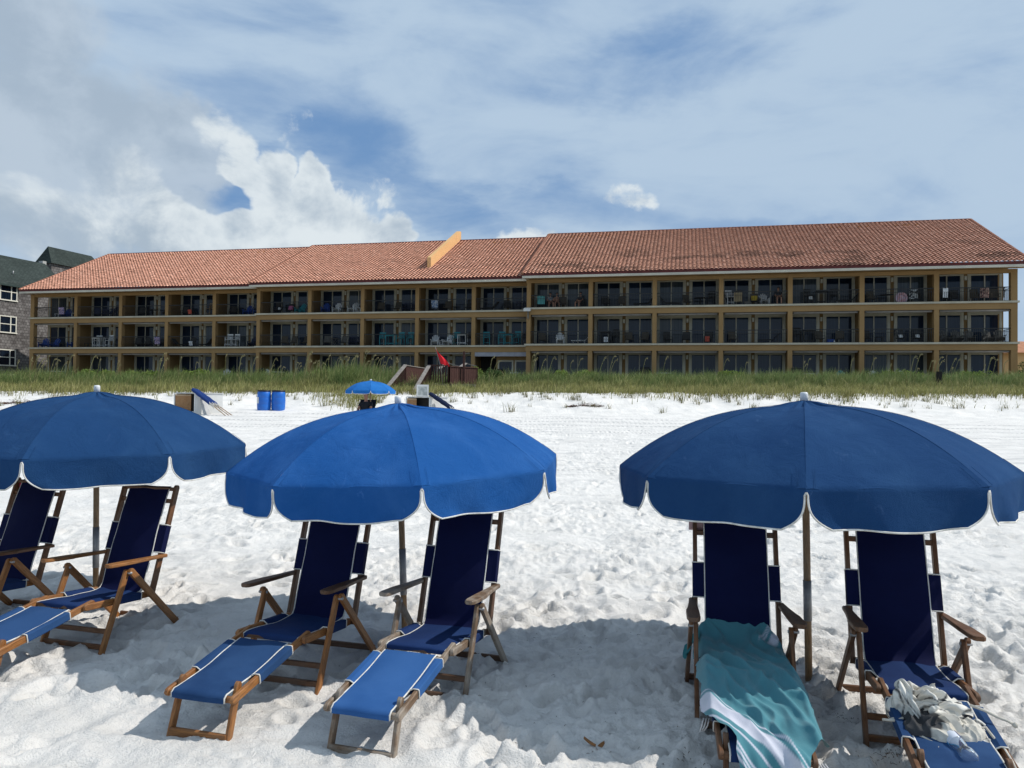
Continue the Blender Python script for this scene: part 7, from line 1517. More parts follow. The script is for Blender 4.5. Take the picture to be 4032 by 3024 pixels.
for it in items:
    fl, bay, fx, colr, kind, dep, turn = it
    same = sorted([q for q in items if keyof(q) == keyof(it)], key=lambda q: q[2])
    place = f'{FLN[fl]} of the {ORD[bay - 1]} bay from the left'
    cw = 'dark blue' if colr == 'navy' else 'turquoise' if colr == 'teal' else colr
    lab = f'{cw} {DESC[kind]}, {place}'
    if len(same) > 1:
        k = same.index(it); pos = ['left', 'right'] if len(same) == 2 else ['leftmost', 'middle', 'rightmost'] if len(same) == 3 else ['leftmost', 'second from left', 'middle', 'second from right', 'rightmost'] if len(same) == 5 else [f'{ORD[q]} from left' for q in range(len(same))]
        lab = f'{pos[k]} {cw} {DESC[kind]}, {FLN[fl]} of the {ORD[bay - 1]} bay from the left'
    s = secof(bay - 1)
    o = bpy.data.objects.new(kind.replace(' ', '_'), furn(kind)); col.objects.link(o)
    z = FL[fl] if fl > 1 else -.02
    if kind == 'cushion': z += .43
    if kind == 'bottle' and fl == 2: z += .0
    o.location = bw((bay - 1 + .06 + .88 * fx) * BAY, OFF[s] + (dep if fl > 1 else dep + .9), z); o.rotation_euler = (0, 0, -PSI + turn)
    if kind == 'towel' and colr in ('plain white', 'orange red') or kind == 'cushion' and colr == 'white': o.scale = (.6, .8, .6 if fl < 3 or bay < 17 else 1)
    mt = TOWM.get(colr) if kind == 'towel' else CUSM.get(colr) if kind == 'cushion' else PINKRING if kind == 'swim ring' else COLS[colr]
    if not o.data.materials: o.data.materials.append(COLS['grey'])
    o.material_slots[0].link = 'OBJECT'; o.material_slots[0].material = mt
    tagd(o, lab, CAT.get(kind, kind), f'{CAT.get(kind, kind)}s on the balconies' if fl > 1 else 'things on the patios')

# ------------------------------------------------------------------ grey shingled house on the left
def M_shingle(name, c1, c2, mort, bwid, bh, bump=.5):
    m, nt, b = newmat(name, .9, .1)
    uv = nt.node('ShaderNodeUVMap').outputs[0]
    wob = nt.node('ShaderNodeVectorMath', operation='ADD'); nt.put(wob.inputs[0], uv)
    nz = nt.node('ShaderNodeTexNoise'); nz.inputs['Scale'].default_value = 3.0; nt.put(nz.inputs['Vector'], uv)
    sc_ = nt.node('ShaderNodeVectorMath', operation='SCALE'); nt.put(sc_.inputs[0], nz.outputs['Color']); sc_.inputs['Scale'].default_value = .07
    nt.put(wob.inputs[1], sc_.outputs[0])
    bk = nt.node('ShaderNodeTexBrick'); nt.put(bk.inputs['Vector'], wob.outputs[0]); bk.inputs['Scale'].default_value = 1
    bk.inputs['Brick Width'].default_value = bwid; bk.inputs['Row Height'].default_value = bh; bk.inputs['Mortar Size'].default_value = .016; bk.inputs['Bias'].default_value = .1
    bk.inputs['Color1'].default_value = (*c1, 1); bk.inputs['Color2'].default_value = (*c2, 1); bk.inputs['Mortar'].default_value = (*mort, 1)
    n = nt.noise(uv, .35, 5, .6)
    c = nt.mix(nt.m('MULTIPLY', nt.ss(.4, .7, n), .45), bk.outputs[0], tuple(x * .55 for x in c1))
    c = nt.mix(nt.m('MULTIPLY', nt.ss(.55, .7, nt.noise(uv, 2.6, 2)), .5), c, tuple(min(1, x * 1.25) for x in c2))
    nt.put(b.inputs['Base Color'], c)
    nt.put(b.inputs['Normal'], nt.bump(bk.outputs[1], -bump, .03))
    return m
SHW = M_shingle('cedar_shingles', (.105, .095, .092), (.225, .212, .205), (.022, .02, .02), .34, .30)
SHR = M_shingle('green_roof_shingles', (.036, .047, .043), (.052, .066, .060), (.018, .022, .021), .42, .20, .3)
D_ = Vector((.278, .9606, 0)); Nq = Vector((.9606, -.278, 0)); HP = Vector((-53.3, 80, 0))
hang_ = math.atan2(D_.y, D_.x)
HS = thing('shingled_house', 'grey cedar-shingled house with green roof and white windows at left edge', 'house', (HP.x, HP.y, 3.0), hang_)
# local axes: x along the wall (away from the viewer), y to the left behind the wall, z up from 3.0
def quad(mb, a, b, c, d):
    a, b, c, d = map(Vector, (a, b, c, d)); L = (b - a).length; H = (d - a).length
    mb.add([a, b, c, d], [(0, 1, 2, 3)], [[(0, a.z), (L, a.z), (L, a.z + H), (0, a.z + H)]])
wl = MB(); quad(wl, (-22, 0, -1), (8.4, 0, -1), (8.4, 0, 10.35), (-22, 0, 10.35)); quad(wl, (8.4, 0, -1), (8.4, 8, -1), (8.4, 8, 10.35), (8.4, 0, 10.35))
wl.add([(8.4, 0, 10.35), (8.4, 8, 10.35), (8.4, 4, 13.7)], [(0, 1, 2)], [[(0, 0), (8, 0), (4, 3.4)]])
wl.build('wall', SHW, HS)
rf = MB()
quad(rf, (-22.5, -.42, 9.98), (8.75, -.42, 9.98), (8.75, 4, 13.75), (-22.5, 4, 13.75)); quad(rf, (8.75, 8.4, 9.98), (-22.5, 8.4, 9.98), (-22.5, 4, 13.75), (8.75, 4, 13.75))
r_ = rf.build('roof', SHR, HS)
MB().box((-22.5, -.46, 9.82), (8.75, -.40, 10.0)).build('fascia', M_plain('dark_green_trim', (.03, .05, .045), .6), r_)
MB().tube([(2.2, 1.2, 11.3), (2.2, 1.1, 11.75)], .06, 8).build('vent_pipe', METAL, r_)
tw = MB(); quad(tw, (11.5, 6.0, 8), (20, 6.0, 8), (20, 6.0, 14.6), (11.5, 6.0, 14.6)); quad(tw, (11.5, 8.1, 8), (11.5, 6.0, 8), (11.5, 6.0, 14.6), (11.5, 8.1, 14.6))
t_ = tw.build('tower_wall', SHW, HS)
tr_ = MB(); e = .3
quad(tr_, (11.5 - e, 6 - e, 14.35), (20 + e, 6 - e, 14.35), (18.5, 7.05, 16.55), (11.9, 7.05, 16.55)); quad(tr_, (11.5 - e, 8.1 + e, 14.35), (11.5 - e, 6 - e, 14.35), (11.9, 7.05, 16.55), (11.9, 7.05, 16.55)); quad(tr_, (20 + e, 8.1 + e, 14.35), (11.5 - e, 8.1 + e, 14.35), (11.9, 7.05, 16.55), (18.5, 7.05, 16.55)); quad(tr_, (20 + e, 6 - e, 14.35), (20 + e, 8.1 + e, 14.35), (18.5, 7.05, 16.55), (18.5, 7.05, 16.55))
tr_.build('tower_roof', SHR, HS)
MB().box((8.9, 4.5, 13.1), (9.4, 5.1, 14.15)).build('chimney', M_plain('pale_chimney', (.42, .42, .40), .8), HS)
WFR = M_plain('white_window_frame', (.78, .76, .66), .5)
for z0, z1 in ((8.40, 10.12), (5.0, 6.72), (1.55, 3.2)):
    f = MB(); x0, x1 = -.95, 1.72; t = .10; y0 = -.08
    f.box((x0, y0, z0), (x0 + t, .02, z1)); f.box((x1 - t, y0, z0), (x1, .02, z1)); f.box((x0 + t, y0, z1 - t), (x1 - t, .02, z1)); f.box((x0 - .06, y0 - .06, z0 - .1), (x1 + .06, .02, z0 + .02))
    for xa in (-.28, .98): f.box((xa, y0 + .01, z0 + .02), (xa + .11, .02, z1 - t))
    zm = (z0 + z1) / 2
    for a, b_ in ((x0 + t, -.28), (-.17, .98), (1.09, x1 - t)): f.box((a, y0 + .015, zm - .04), (b_, .02, zm + .04))
    w_ = f.build('window', WFR, HS)
    MB().box((x0 + t, -.03, z0 + .02), (x1 - t, -.01, z1 - t)).build('glass_pane', GLASS[0], w_)

# small house beyond the right end
dh = thing('distant_house', 'small house with orange tile roof beyond the right end of the long building', 'house', (63, 92, 3.0), 0)
MB().box((-2.5, 0, -.5), (8, 8, 5.0)).build('wall', OCHRE_L, dh)
MB().add([(-3.6, -.6, 4.9), (9, -.6, 4.9), (5, 4, 6.6), (0, 4, 6.6), (-3.6, 8.6, 4.9), (9, 8.6, 4.9)], [(0, 1, 2, 3), (4, 0, 3), (1, 5, 2), (5, 4, 3, 2)]).build('roof', M_noise('orange_roof', (.45, .2, .1), (.35, .15, .08), 2), dh)

# ------------------------------------------------------------------ boardwalk stairs through the dune
STAINW = M_wood('red_stained_wood', (.060, .022, .017), (.095, .036, .027), (.09, .045, .038), .3, .75)
WEATH = M_wood('weathered_grey_boards', (.20, .175, .155), (.27, .24, .215), (.31, .285, .26), .5, .85)
bd = thing('boardwalk_stairs', 'dark red wooden boardwalk with stairs and grey handrails over the dune', 'stairs', (-5.2, 41, 2.3))
def bl(x, y, z): return Vector((x + 5.2, y - 41, z - 2.3))
LT, LB, RT, RB = (-5.70, 41.0, 3.40), (-6.28, 37.6, 1.95), (-4.44, 41.0, 3.38), (-4.86, 37.3, 1.78)
for (T, B_) in ((LT, LB), (RT, RB)):
    T, B_ = Vector(T), Vector(B_)
    MB().bar(bl(*T), bl(*B_), .20, .05, (1, 0, 0)).build('handrail', WEATH, bd)
    dz = Vector((0, 0, -.95))
    MB().bar(bl(*(T + dz)), bl(*(B_ + dz)), .06, .26, (1, 0, 0)).build('stringer', STAINW, bd)
    bal = MB()
    for k in range(26):
        p = T.lerp(B_, (k + .5) / 26); bal.bar(bl(p.x, p.y, p.z - .03), bl(p.x, p.y, p.z - .86), .035, .035)
    b_ = bal.build('baluster_row', STAINW, bd)
    for q in (0, .5, 1):
        p = T.lerp(B_, q); MB().bar(bl(p.x, p.y, p.z - .02), bl(p.x, p.y, p.z - 1.7), .10, .10).build('post', STAINW, bd)
for k in range(8):
    t = (k + .5) / 8; a = Vector(LT).lerp(Vector(LB), t) + Vector((.05, 0, -.98)); c = Vector(RT).lerp(Vector(RB), t) + Vector((-.05, 0, -.98))
    MB().bar(bl(*a), bl(*c), .28, .04, (0, 1, 0)).build('tread', WEATH if k % 2 else STAINW, bd)
def panel(p0, p1, z0, z1, gap, nm='railing_panel', capm=STAINW):
    p0, p1 = Vector((*p0, 0)), Vector((*p1, 0)); L = (p1 - p0).length; n = max(2, int(L / gap)); m = MB()
    for k in range(n):
        p = p0.lerp(p1, (k + .5) / n); q0 = p0.lerp(p1, (k + .08) / n); q1 = p0.lerp(p1, (k + .92 if gap > .13 else k + .55) / n)
        m.bar(bl(p.x, p.y, z0), bl(p.x, p.y, z1), (q1 - q0).length, .03, (p1 - p0).normalized(), .003)
    o = m.build(nm, STAINW, bd)
    c = MB(); c.bar(bl(p0.x, p0.y, z1 + .02), bl(p1.x, p1.y, z1 + .02), .12, .045, (p1 - p0).cross(Vector((0, 0, 1)))); c.build('rail_cap', capm, o)
    for p in (p0, p1): MB().bar(bl(p.x, p.y, z0 - .9), bl(p.x, p.y, z1 + .04), .10, .10).build('post', STAINW, o)
    return o
panel((-5.70, 41.05), (-5.0, 45.5), 2.45, 3.36, .15, capm=WEATH)
panel((-4.40, 41.05), (-3.36, 41.0), 2.48, 3.38, .125)
panel((-3.34, 41.0), (-1.95, 42.6), 2.42, 3.33, .16)
panel((-3.34, 43.8), (-1.95, 44.4), 2.42, 3.33, .13)
MB().box(tuple(bl(-5.7, 41.1, 2.30)), tuple(bl(-2.0, 45.5, 2.42))).build('deck_floor', WEATH, bd)
MB().box(tuple(bl(-5.6, 41.2, 1.2)), tuple(bl(-3.3, 41.3, 2.29))).build('deck_shade_sheet', DARKIN, bd)  # near-black sheet painting in the shade under the deck
for x in (-4.05, -2.95):
    MB().bar(bl(x - .22, 44.6, 3.35), bl(x + .12, 46.6, 3.78), .22, .05, (1, 0, 0)).build('handrail', WEATH, bd)
    MB().bar(bl(x + .12, 46.6, 3.78), bl(x + .8, 46.7, 3.60), .20, .05, (0, 1, 0)).build('handrail', WEATH, bd)
pp = MB().bar((0, 0, -1.6), (0, 0, 1.05), .11, .11).build('wooden_post', STAINW); pp.location = (-2.62, 41.6, 3.15); tagd(pp, 'tall dark red wooden post rising above the boardwalk railing', 'post')
fl_ = thing('warning_flag', 'drooping red flag on a thin leaning pole by the boardwalk', 'flag', (-3.78, 40.9, 2.5))
MB().tube([(.12, 0, -.3), (-.02, .02, .75), (-.34, .02, 1.92)], .016, 7).build('flag_pole', M_plain('pole_grey', (.25, .22, .2), .6), fl_)
rows = []
for i in range(13):
    t = i / 12; c = Vector((-.33, .02, 1.86)).lerp(Vector((-.02, .02, .98)), t); w = .09 + .34 * math.sin(math.pi * min(1, t * .62 + .03)) ** 1.2
    rows.append([c + Vector((w * u * (.8 + .4 * t), .05 * math.sin(u * 7 + t * 3) * (u + .1), -.22 * u * (1 - .3 * t))) for u in [k / 8 for k in range(9)]])
m_, nt_, b_ = newmat('red_flag_cloth', .8, .2); b_.inputs['Base Color'].default_value = (.72, .028, .035, 1)
nt_.put(b_.inputs['Base Color'], nt_.mix(nt_.noise(nt_.node('ShaderNodeTexCoord').outputs['Object'], 5, 3), (.75, .025, .035), (.6, .02, .03)))
MB().grid(rows, True).build('flag_cloth', m_, fl_)

# ------------------------------------------------------------------ beach attendant's gear at the dune toe
BLUEP = M_noise('blue_plastic_drum', (.010, .115, .48), (.012, .14, .53), 3, .38, .5); BLACKP = M_plain('black_plastic', (.012, .012, .014), .5)
LABEL = M_plain('paper_label', (.68, .68, .66), .7)
for i, (x, lab) in enumerate(((-10.63, 'blue plastic drum with black lid and a white label'), (-10.05, 'blue plastic drum with black lid and no label'))):
    y = 33 + .12 * i; dr = thing('plastic_drum', lab, 'drum', (x, y, gz(x, y) - .05), .3 * i, 'blue drums on the beach')
    R0 = .285
    pr = [(0, 0), (R0 * .90, .0), (R0 * .95, .03), (R0, .16), (R0 + .006, .285), (R0 + .001, .30), (R0 + .006, .315), (R0 + .010, .44), (R0 + .006, .565), (R0 + .001, .58), (R0 + .006, .595), (R0, .72), (R0 * .94, .83), (R0 * .90, .845), (0, .845)]
    MB().lathe(pr, 30).build('drum_body', BLUEP, dr)
    MB().lathe([(0, .846), (R0 * .97, .846), (R0 * .98, .86), (R0 * .98, .90), (R0 * .93, .91), (0, .905)], 30).build('lid', BLACKP, dr)
    if i == 0:
        rows = [[Vector((.302 * math.sin(a), -.302 * math.cos(a), z)) for a in [-.95 + .45 * k / 6 for k in range(7)]] for z in (.34, .46, .60)]
        MB().grid(rows, True).build('paper_label', LABEL, dr)
PLY = M_wood('plywood', (.34, .165, .065), (.46, .25, .11), (.4, .26, .14), .3, .7)
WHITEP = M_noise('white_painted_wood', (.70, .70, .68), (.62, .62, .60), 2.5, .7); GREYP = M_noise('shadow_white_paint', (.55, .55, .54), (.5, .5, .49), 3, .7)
FOLDC = M_fabric('folded_umbrella_cloth', (.012, .035, .14), (.02, .05, .18)); FOLDK = M_fabric('folded_dark_cloth', (.008, .014, .04), (.014, .022, .06))
def folded(label, p_top, p_foot, mat, knob=True, group='folded umbrellas leaning on the boxes', thick=.075):
    """rolled umbrella: bundle from p_top down to about 55 percent, bare pole to p_foot"""
    A, B = Vector(p_top), Vector(p_foot); t = thing('folded_umbrella', label, 'umbrella', A, group=group)
    d = B - A; n = MB(); k = 10
    cen = [d * (.02 + .56 * i / k) for i in range(k + 1)]
    n.tube(cen, [thick * (.55 + .5 * math.sin(math.pi * (.25 + .55 * i / k))) * (1 + .1 * math.sin(i * 2.3)) for i in range(k + 1)], 9)
    c = n.build('rolled_canopy', mat, t)
    rg = MB(); s_ = d.normalized().cross(Vector((0, 1, 0))).normalized()
    for q in range(7): 
        a = d * (.54 + .008 * q); rg.tube([a + Vector((.05 * math.sin(q * 2), -.07, .05 * math.cos(q * 1.7))), a + d * .035 + Vector((.06 * math.cos(q), -.05, -.06 + .02 * q)), a + d * .06 + Vector((.03, -.04, -.02 * q))], .012, 5)
    rg.build('white_trim', PIPING, c)
    MB().tube([d * 0, d], .017, 7).build('pole', POLEW, t)
    return t
# box A: seen from its corner, sunny white side to the right
def boxpair(cx, cy, tag_, cl, extra):
    z = gz(cx, cy) - .05; H = .88
    A = thing('storage_box', cl, 'storage box', (cx, cy, z), 0, 'storage boxes at the dune')
    # corner at origin; sunny side runs to +x and slightly back, open front runs to -x and back
    e = Vector((.80, .60, 0)); f = Vector((-.80, .60, 0)); Ls, Lf = (1.08, 1.42) if tag_ == 'A' else (.80, 1.25); dl = .70 if tag_ == 'A' else .40
    def slab(p, q, z0, z1, th, mat, nm, par, nrm):
        m = MB(); p, q = Vector(p), Vector(q); nrm = Vector(nrm) * th
        vs = [p + Vector((0, 0, z0)), q + Vector((0, 0, z0)), q + Vector((0, 0, z1)), p + Vector((0, 0, z1))]
        m.add([*vs, *[v + nrm for v in vs]], [(0, 1, 2, 3), (7, 6, 5, 4), (0, 4, 5, 1), (3, 2, 6, 7), (1, 5, 6, 2), (0, 3, 7, 4)], [[(0, 0), (1, 0), (1, .8), (0, .8)]] * 6)
        return m.build(nm, mat, par)
    slab((0, 0, 0), e * Ls, 0, H, .04, WHITEP, 'side_panel', A, (-.6, .8, 0))
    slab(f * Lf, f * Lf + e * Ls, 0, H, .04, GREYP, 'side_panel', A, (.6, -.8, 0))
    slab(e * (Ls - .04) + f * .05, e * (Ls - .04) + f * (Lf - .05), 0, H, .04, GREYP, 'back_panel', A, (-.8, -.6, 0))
    slab((-.0, -.012, 0), f * .07 + Vector((0, -.012, 0)), 0, H, .05, WHITEP, 'corner_post', A, (.6, .8, 0))
    slab(f * .07, f * Lf, 0, .16, .03, WHITEP, 'kick_board', A, (.6, .8, 0))
    slab(f * .10 + e * .35, f * (Lf - .05) + e * .35, .03, H - .02, .02, DARKIN, 'interior_shade_sheet', A, (.8, .6, 0))  # near-black sheet standing in for the shade inside the open box
    lid = MB(); P4 = [e * -.03 + f * -.03, e * (Ls + .03) + f * -.03, e * (Ls + .03) + f * (Lf + .03), e * -.03 + f * (Lf + .03)]
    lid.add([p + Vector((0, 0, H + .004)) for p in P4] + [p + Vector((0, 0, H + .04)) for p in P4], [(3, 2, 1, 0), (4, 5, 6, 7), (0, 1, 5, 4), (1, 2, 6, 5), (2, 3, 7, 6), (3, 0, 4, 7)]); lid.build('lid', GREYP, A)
    # plywood door swung open to the left
    hd = f * Lf + Vector((-.02, -.05, 0))
    door = slab(hd, hd + Vector((dl, -.11, 0)), .06, H - .04, .022, PLY, 'plywood_door', A, (.17, .985, 0))
    slab(hd + Vector((0, -.004, 0)), hd + Vector((dl, -.115, 0)), H - .10, H - .035, .012, M_wood('pale_batten', (.5, .34, .2), (.55, .4, .25), (.5, .4, .3), .2), 'batten', door, (-.17, -.985, 0))
    slab(hd + Vector((-.05, -.02, 0)), hd + Vector((-.01, -.02, 0)), 0, H + .01, .05, WHITEP, 'door_jamb', A, (.0, 1, 0))
    # loose board leaning against the sunny side
    lb = MB(); p0 = e * .40 + Vector((.20, -.27, .0)); p1 = e * .20 + Vector((.03, -.045, .70)); w = e * .16
    lb.add([p0 - w * .9, p0 + w, p1 + w * .9, p1 - w * .3, p0 - w * .9 + Vector((0, .03, 0)), p0 + w + Vector((0, .03, 0)), p1 + w * .9 + Vector((0, .03, 0)), p1 - w * .3 + Vector((0, .03, 0))], [(0, 1, 2, 3), (7, 6, 5, 4), (0, 3, 7, 4), (1, 5, 6, 2), (3, 2, 6, 7)])
    lo = lb.build('loose_board', GREYP); lo.location = A.location; tagd(lo, extra[0], 'board', 'boards leaning on the storage boxes')
    return A
bA = boxpair(-12.76, 31, 'A', 'white storage box with open plywood door, left of the two blue drums', ['pale board leaning on the storage box left of the blue drums'])
zb = gz(-12.76, 31)
for k, (dx, lab) in enumerate(((0, 'front folded navy umbrella on the storage box left of the drums'), (.10, 'middle folded navy umbrella on the storage box left of the drums'), (.19, 'rear folded navy umbrella on the storage box left of the drums'))):
    folded(lab, (-12.88 + dx * .5, 30.93 + dx * .8, zb + 1.03 - .02 * k), (-11.36 + dx, 30.55 + dx * 1.2, zb - .03), FOLDC)
bxx, bxy = -3.22, 30.4
bB = boxpair(bxx, bxy, 'B', 'white storage box with plywood door and a foam block on top, below the boardwalk', ['pale board leaning on the storage box below the boardwalk'])
zb = gz(bxx, bxy)
for k, (dx, lab) in enumerate(((0, 'front folded dark umbrella on the storage box below the boardwalk'), (.10, 'rear folded dark umbrella on the storage box below the boardwalk'))):
    folded(lab, (bxx - .06 + dx * .5, bxy - .05 + dx * .8, zb + 1.02 - .02 * k), (bxx + 1.52 + dx, bxy - .45 + dx * 1.2, zb - .03), FOLDK)
fo = thing('foam_block', 'weathered square white foam block standing on the storage box below the boardwalk', 'foam block', (bxx - .36, bxy + .42, zb + .87), .12)
fm = MB(); fm.box((-.235, -.2, .0), (.235, .2, .47), .02); fm.build('block', M_noise('weathered_foam', (.58, .59, .56), (.36, .38, .36), 7, .95), fo)
fr = MB()
for a, b_ in (((-.24, -.215, 0), (-.17, -.2, .475)), ((.17, -.215, 0), (.24, -.2, .475)), ((-.17, -.215, .40), (.17, -.2, .475)), ((-.17, -.215, 0), (.17, -.2, .05))): fr.box(a, b_)
fr.build('raised_rim', WHITEP, fo)

# ------------------------------------------------------------------ people
SKIN = M_noise('skin', (.40, .21, .14), (.36, .185, .12), 20, .6); HAIR = M_plain('dark_hair', (.02, .014, .01), .6); SHIRT = M_noise('dark_tshirt', (.016, .017, .022), (.024, .025, .03), 12, .9); SHORTS = M_noise('dark_shorts', (.02, .022, .03), (.03, .03, .04), 12, .9)
def skin_mesh(name, chains, sub=2):
    """chains: list of [(pos, radius), ...]; chains that start at an earlier joint share it"""
    vs, es, rad = [], [], []
    def vid(p):
        for i, q in enumerate(vs):
            if (Vector(q) - Vector(p)).length < 1e-4: return i
        return -1
    for ch in chains:
        prev = None
        for p, r in ch:
            i = vid(p)
            if i < 0: vs.append(tuple(p)); rad.append(r); i = len(vs) - 1
            if prev is not None and prev != i: es.append((prev, i))
            prev = i
    me = bpy.data.meshes.new(name + '_base'); me.from_pydata(vs, es, [])
    o = bpy.data.objects.new(name + '_base', me); col.objects.link(o)
    sk = o.modifiers.new('skin', 'SKIN'); sk.use_smooth_shade = True
    ss_ = o.modifiers.new('sub', 'SUBSURF'); ss_.levels = sub; ss_.render_levels = sub
    for i, r in enumerate(rad): me.skin_vertices[0].data[i].radius = (r, r)
    me.skin_vertices[0].data[0].use_root = True
    dg = bpy.context.evaluated_depsgraph_get(); dg.update()
    out = bpy.data.meshes.new_from_object(o.evaluated_get(dg)); out.name = name
    bpy.data.objects.remove(o); bpy.data.meshes.remove(me)
    return out
def seated_person(label, loc, rotz, shirt, shorts, hair=HAIR, skin=SKIN, seat=.40, lean=.18, group=None, hat=None):
    """faces -y; seat height above loc"""
    t = thing('person', label, 'person', loc, rotz, group)
    hipz = seat + .10; P = Vector
    pel = P((0, .02, hipz)); ch = P((0, .02 + lean, hipz + .36)); nk = P((0, .03 + lean, hipz + .52)); hd = P((0, -.01 + lean, hipz + .72))
    chains = [[(pel, .135), (P((0, .05 + lean * .5, hipz + .18)), .125), (ch, .15), (P((0, .02 + lean, hipz + .46)), .075), (nk, .055), (P((0, .015 + lean, hipz + .60)), .072), (hd, .088), (P((0, .0 + lean, hipz + .78)), .062)]]
    hands = []
    for sx in (-1, 1):
        kn = P((sx * .15, -.42, seat + .10)); an = P((sx * .15, -.46, .08))
        chains.append([(pel, .135), (P((sx * .10, -.06, hipz - .02)), .092), (kn, .062), (P((sx * .15, -.43, seat * .6)), .056), (an, .040), (P((sx * .16, -.62, .035)), .034)])
        sh = P((sx * .19, .03 + lean, hipz + .40)); el = P((sx * .25, -.06 + lean * .4, hipz + .17)); wr = P((sx * .11, -.28, hipz + .12)); pm = P((sx * .055, -.33, hipz + .10))
        chains.append([(ch, .15), (sh, .062), (el, .042), (wr, .028), (pm, .034)])
        for q in range(4):
            b0 = pm + P((-sx * .012, -.012 + .017 * (q - 1.5) * .0, .018 * (1.5 - q))); 
            chains.append([(pm, .034), (b0 + P((-sx * .03, -.03, 0)), .010), (b0 + P((-sx * (.062 - .006 * abs(q - 1)), -.035, -.012)), .0085)])
        chains.append([(pm, .034), (pm + P((0, -.015, .04)), .011), (pm + P((-sx * .02, -.035, .055)), .009)])
    body = skin_mesh('body', chains)
    link('body', body, skin, t)
    # face: nose, ears, brow line, mouth
    fc = MB(); fy = hd.y - .085
    fc.lathe([(0, .0), (.012, .0), (.010, .03), (0, .045)], 6, Matrix.Translation((0, fy - .003, hd.z - .02)))
    for sx in (-1, 1): fc.lathe([(0, -.012), (.018, -.008), (.02, .006), (0, .012)], 8, Matrix.Translation((sx * .084, hd.y + .01, hd.z)) @ Matrix.Rotation(math.pi / 2, 4, 'Y'))
    fc.build('face_features', skin, t)
    ey = MB()
    for sx in (-1, 1): ey.lathe([(0, -.004), (.016, -.004), (.016, .004), (0, .004)], 8, Matrix.Translation((sx * .034, fy + .008, hd.z + .022)) @ Matrix.Rotation(math.pi / 2, 4, 'X'))
    ey.bar((-.06, fy + .012, hd.z + .026), (.06, fy + .012, hd.z + .026), .006, .004, (0, 1, 0))
    ey.bar((-.024, fy + .008, hd.z - .045), (.024, fy + .008, hd.z - .045), .008, .006, (0, 1, 0)); ey.build('sunglasses', HAIR, t)
    hm = MB(); rows = []
    for i in range(9):
        a = math.pi * .5 * i / 8 * 1.15; rows.append([P((.101 * math.sin(a) * math.sin(b), hd.y + .012 + .106 * math.sin(a) * (-math.cos(b)) , hd.z + .015 + .112 * math.cos(a) - (.0 if True else 0))) for b in [2 * math.pi * k / 18 for k in range(19)]])
    rows = [[p if not (p.y < hd.y - .055 and p.z < hd.z + .055) else P((p.x, hd.y - .05, max(p.z, hd.z + .055))) for p in r] for r in rows]
    hm.grid(rows, True).build('hair', hair, t)
    tsh = [[(pel + P((0, .0, .02)), .150), (P((0, .05 + lean * .5, hipz + .18)), .143), (ch, .166), (P((0, .02 + lean, hipz + .455)), .085)]]
    for sx in (-1, 1):
        sh = P((sx * .19, .03 + lean, hipz + .40)); el = P((sx * .25, -.06 + lean * .4, hipz + .17)); tsh.append([(ch, .166), (sh, .078), (sh.lerp(el, .55), .066)])
    link('shirt', skin_mesh('shirt', tsh), shirt, t)
    sht = [[(pel + P((0, 0, .03)), .148), (pel, .150)]]
    for sx in (-1, 1): 
        kn = P((sx * .15, -.42, seat + .10)); sht.append([(pel, .150), (P((sx * .10, -.06, hipz - .02)), .108), (P((sx * .13, -.28, seat + .10)), .088)])
    link('shorts', skin_mesh('shorts', sht), shorts, t)
    return t
PX, PY = -5.15, 26.9
PZ = gz(PX, PY)
seated_person('person in dark t-shirt and sunglasses sitting under the small far umbrella', (PX, PY, PZ - .02), -.25, SHIRT, SHORTS, seat=.36, lean=.10)
ac = thing('beach_chair', 'dark folding chair with the seated person under the small far umbrella', 'chair', (PX, PY, PZ), -.25)
fr = MB()
for x in (-.29, .29):
    fr.tube([(x, -.30, 0), (x, .05, .36), (x, .34, .98)], .016, 6); fr.tube([(x, .32, 0), (x, -.28, .55)], .016, 6); fr.bar((x, -.32, .56), (x, .22, .58), .05, .02)
fr.build('frame', BLACKP, ac)
rows = [[Vector((-.28 + .56 * k / 6, y, z)) for k in range(7)] for y, z in ((-.30, .40), (-.1, .35), (.08, .345), (.20, .58), (.34, .98))]
MB().grid(rows, True).build('seat_sling', SHIRT, ac)
make_umbrella('small sky blue umbrella over the seated person near the dune', (-4.96, 27.0, gz(-4.96, 27.0)), 1.64, .18, (0, 0), BRIGHTC2, R=.87, h=.36, val=.11, cat_group='umbrella by the dune', detail=False, pole_r=.022, sc=1.5)
cl = thing('cooler_box', 'small white cooler with black lid beside the seated person', 'cooler', (-5.75, 26.3, gz(-5.75, 26.3)), .1)
MB().box((-.19, -.14, 0), (.19, .14, .30), .02).build('cooler_body', WHITEP, cl); MB().box((-.20, -.15, .302), (.20, .15, .36), .015).build('lid', BLACKP, cl)
lt = thing('low_table', 'low pale grey table on the sand left of the cooler', 'table', (-6.05, 24.2, gz(-6.05, 24.2)), .05)
MB().box((-.42, -.3, .26), (.42, .3, .285)).build('table_top', M_plain('grey_plastic', (.36, .37, .38), .6), lt)
for x in (-.36, .36):
    for y in (-.24, .24): MB().bar((x, y, -.03), (x, y, .26), .03, .03).build('leg', METAL, lt)
STRIPE = M_noise('striped_shirt', (.45, .47, .48), (.05, .08, .12), 40, .9, lo=.45, hi=.55); TANSH = M_noise('tan_shirt', (.2, .14, .1), (.16, .11, .08), 10, .9)
for fx, dep, lab, sh, rz in ((.30, .9, 'person in striped shirt sitting on the top balcony above the floodlight', STRIPE, .3), (.42, .95, 'bare-shouldered person sitting right of the striped shirt on the top balcony', SKIN, .2), (.84, .9, 'person in black sitting near the right column of the same balcony as the striped shirt', SHIRT, -.3)):
    seated_person(lab, bw((10 + .06 + .88 * fx) * BAY, OFF[3] + dep, F3), -PSI + rz, sh, SHORTS, seat=.42, group='people on the balconies')
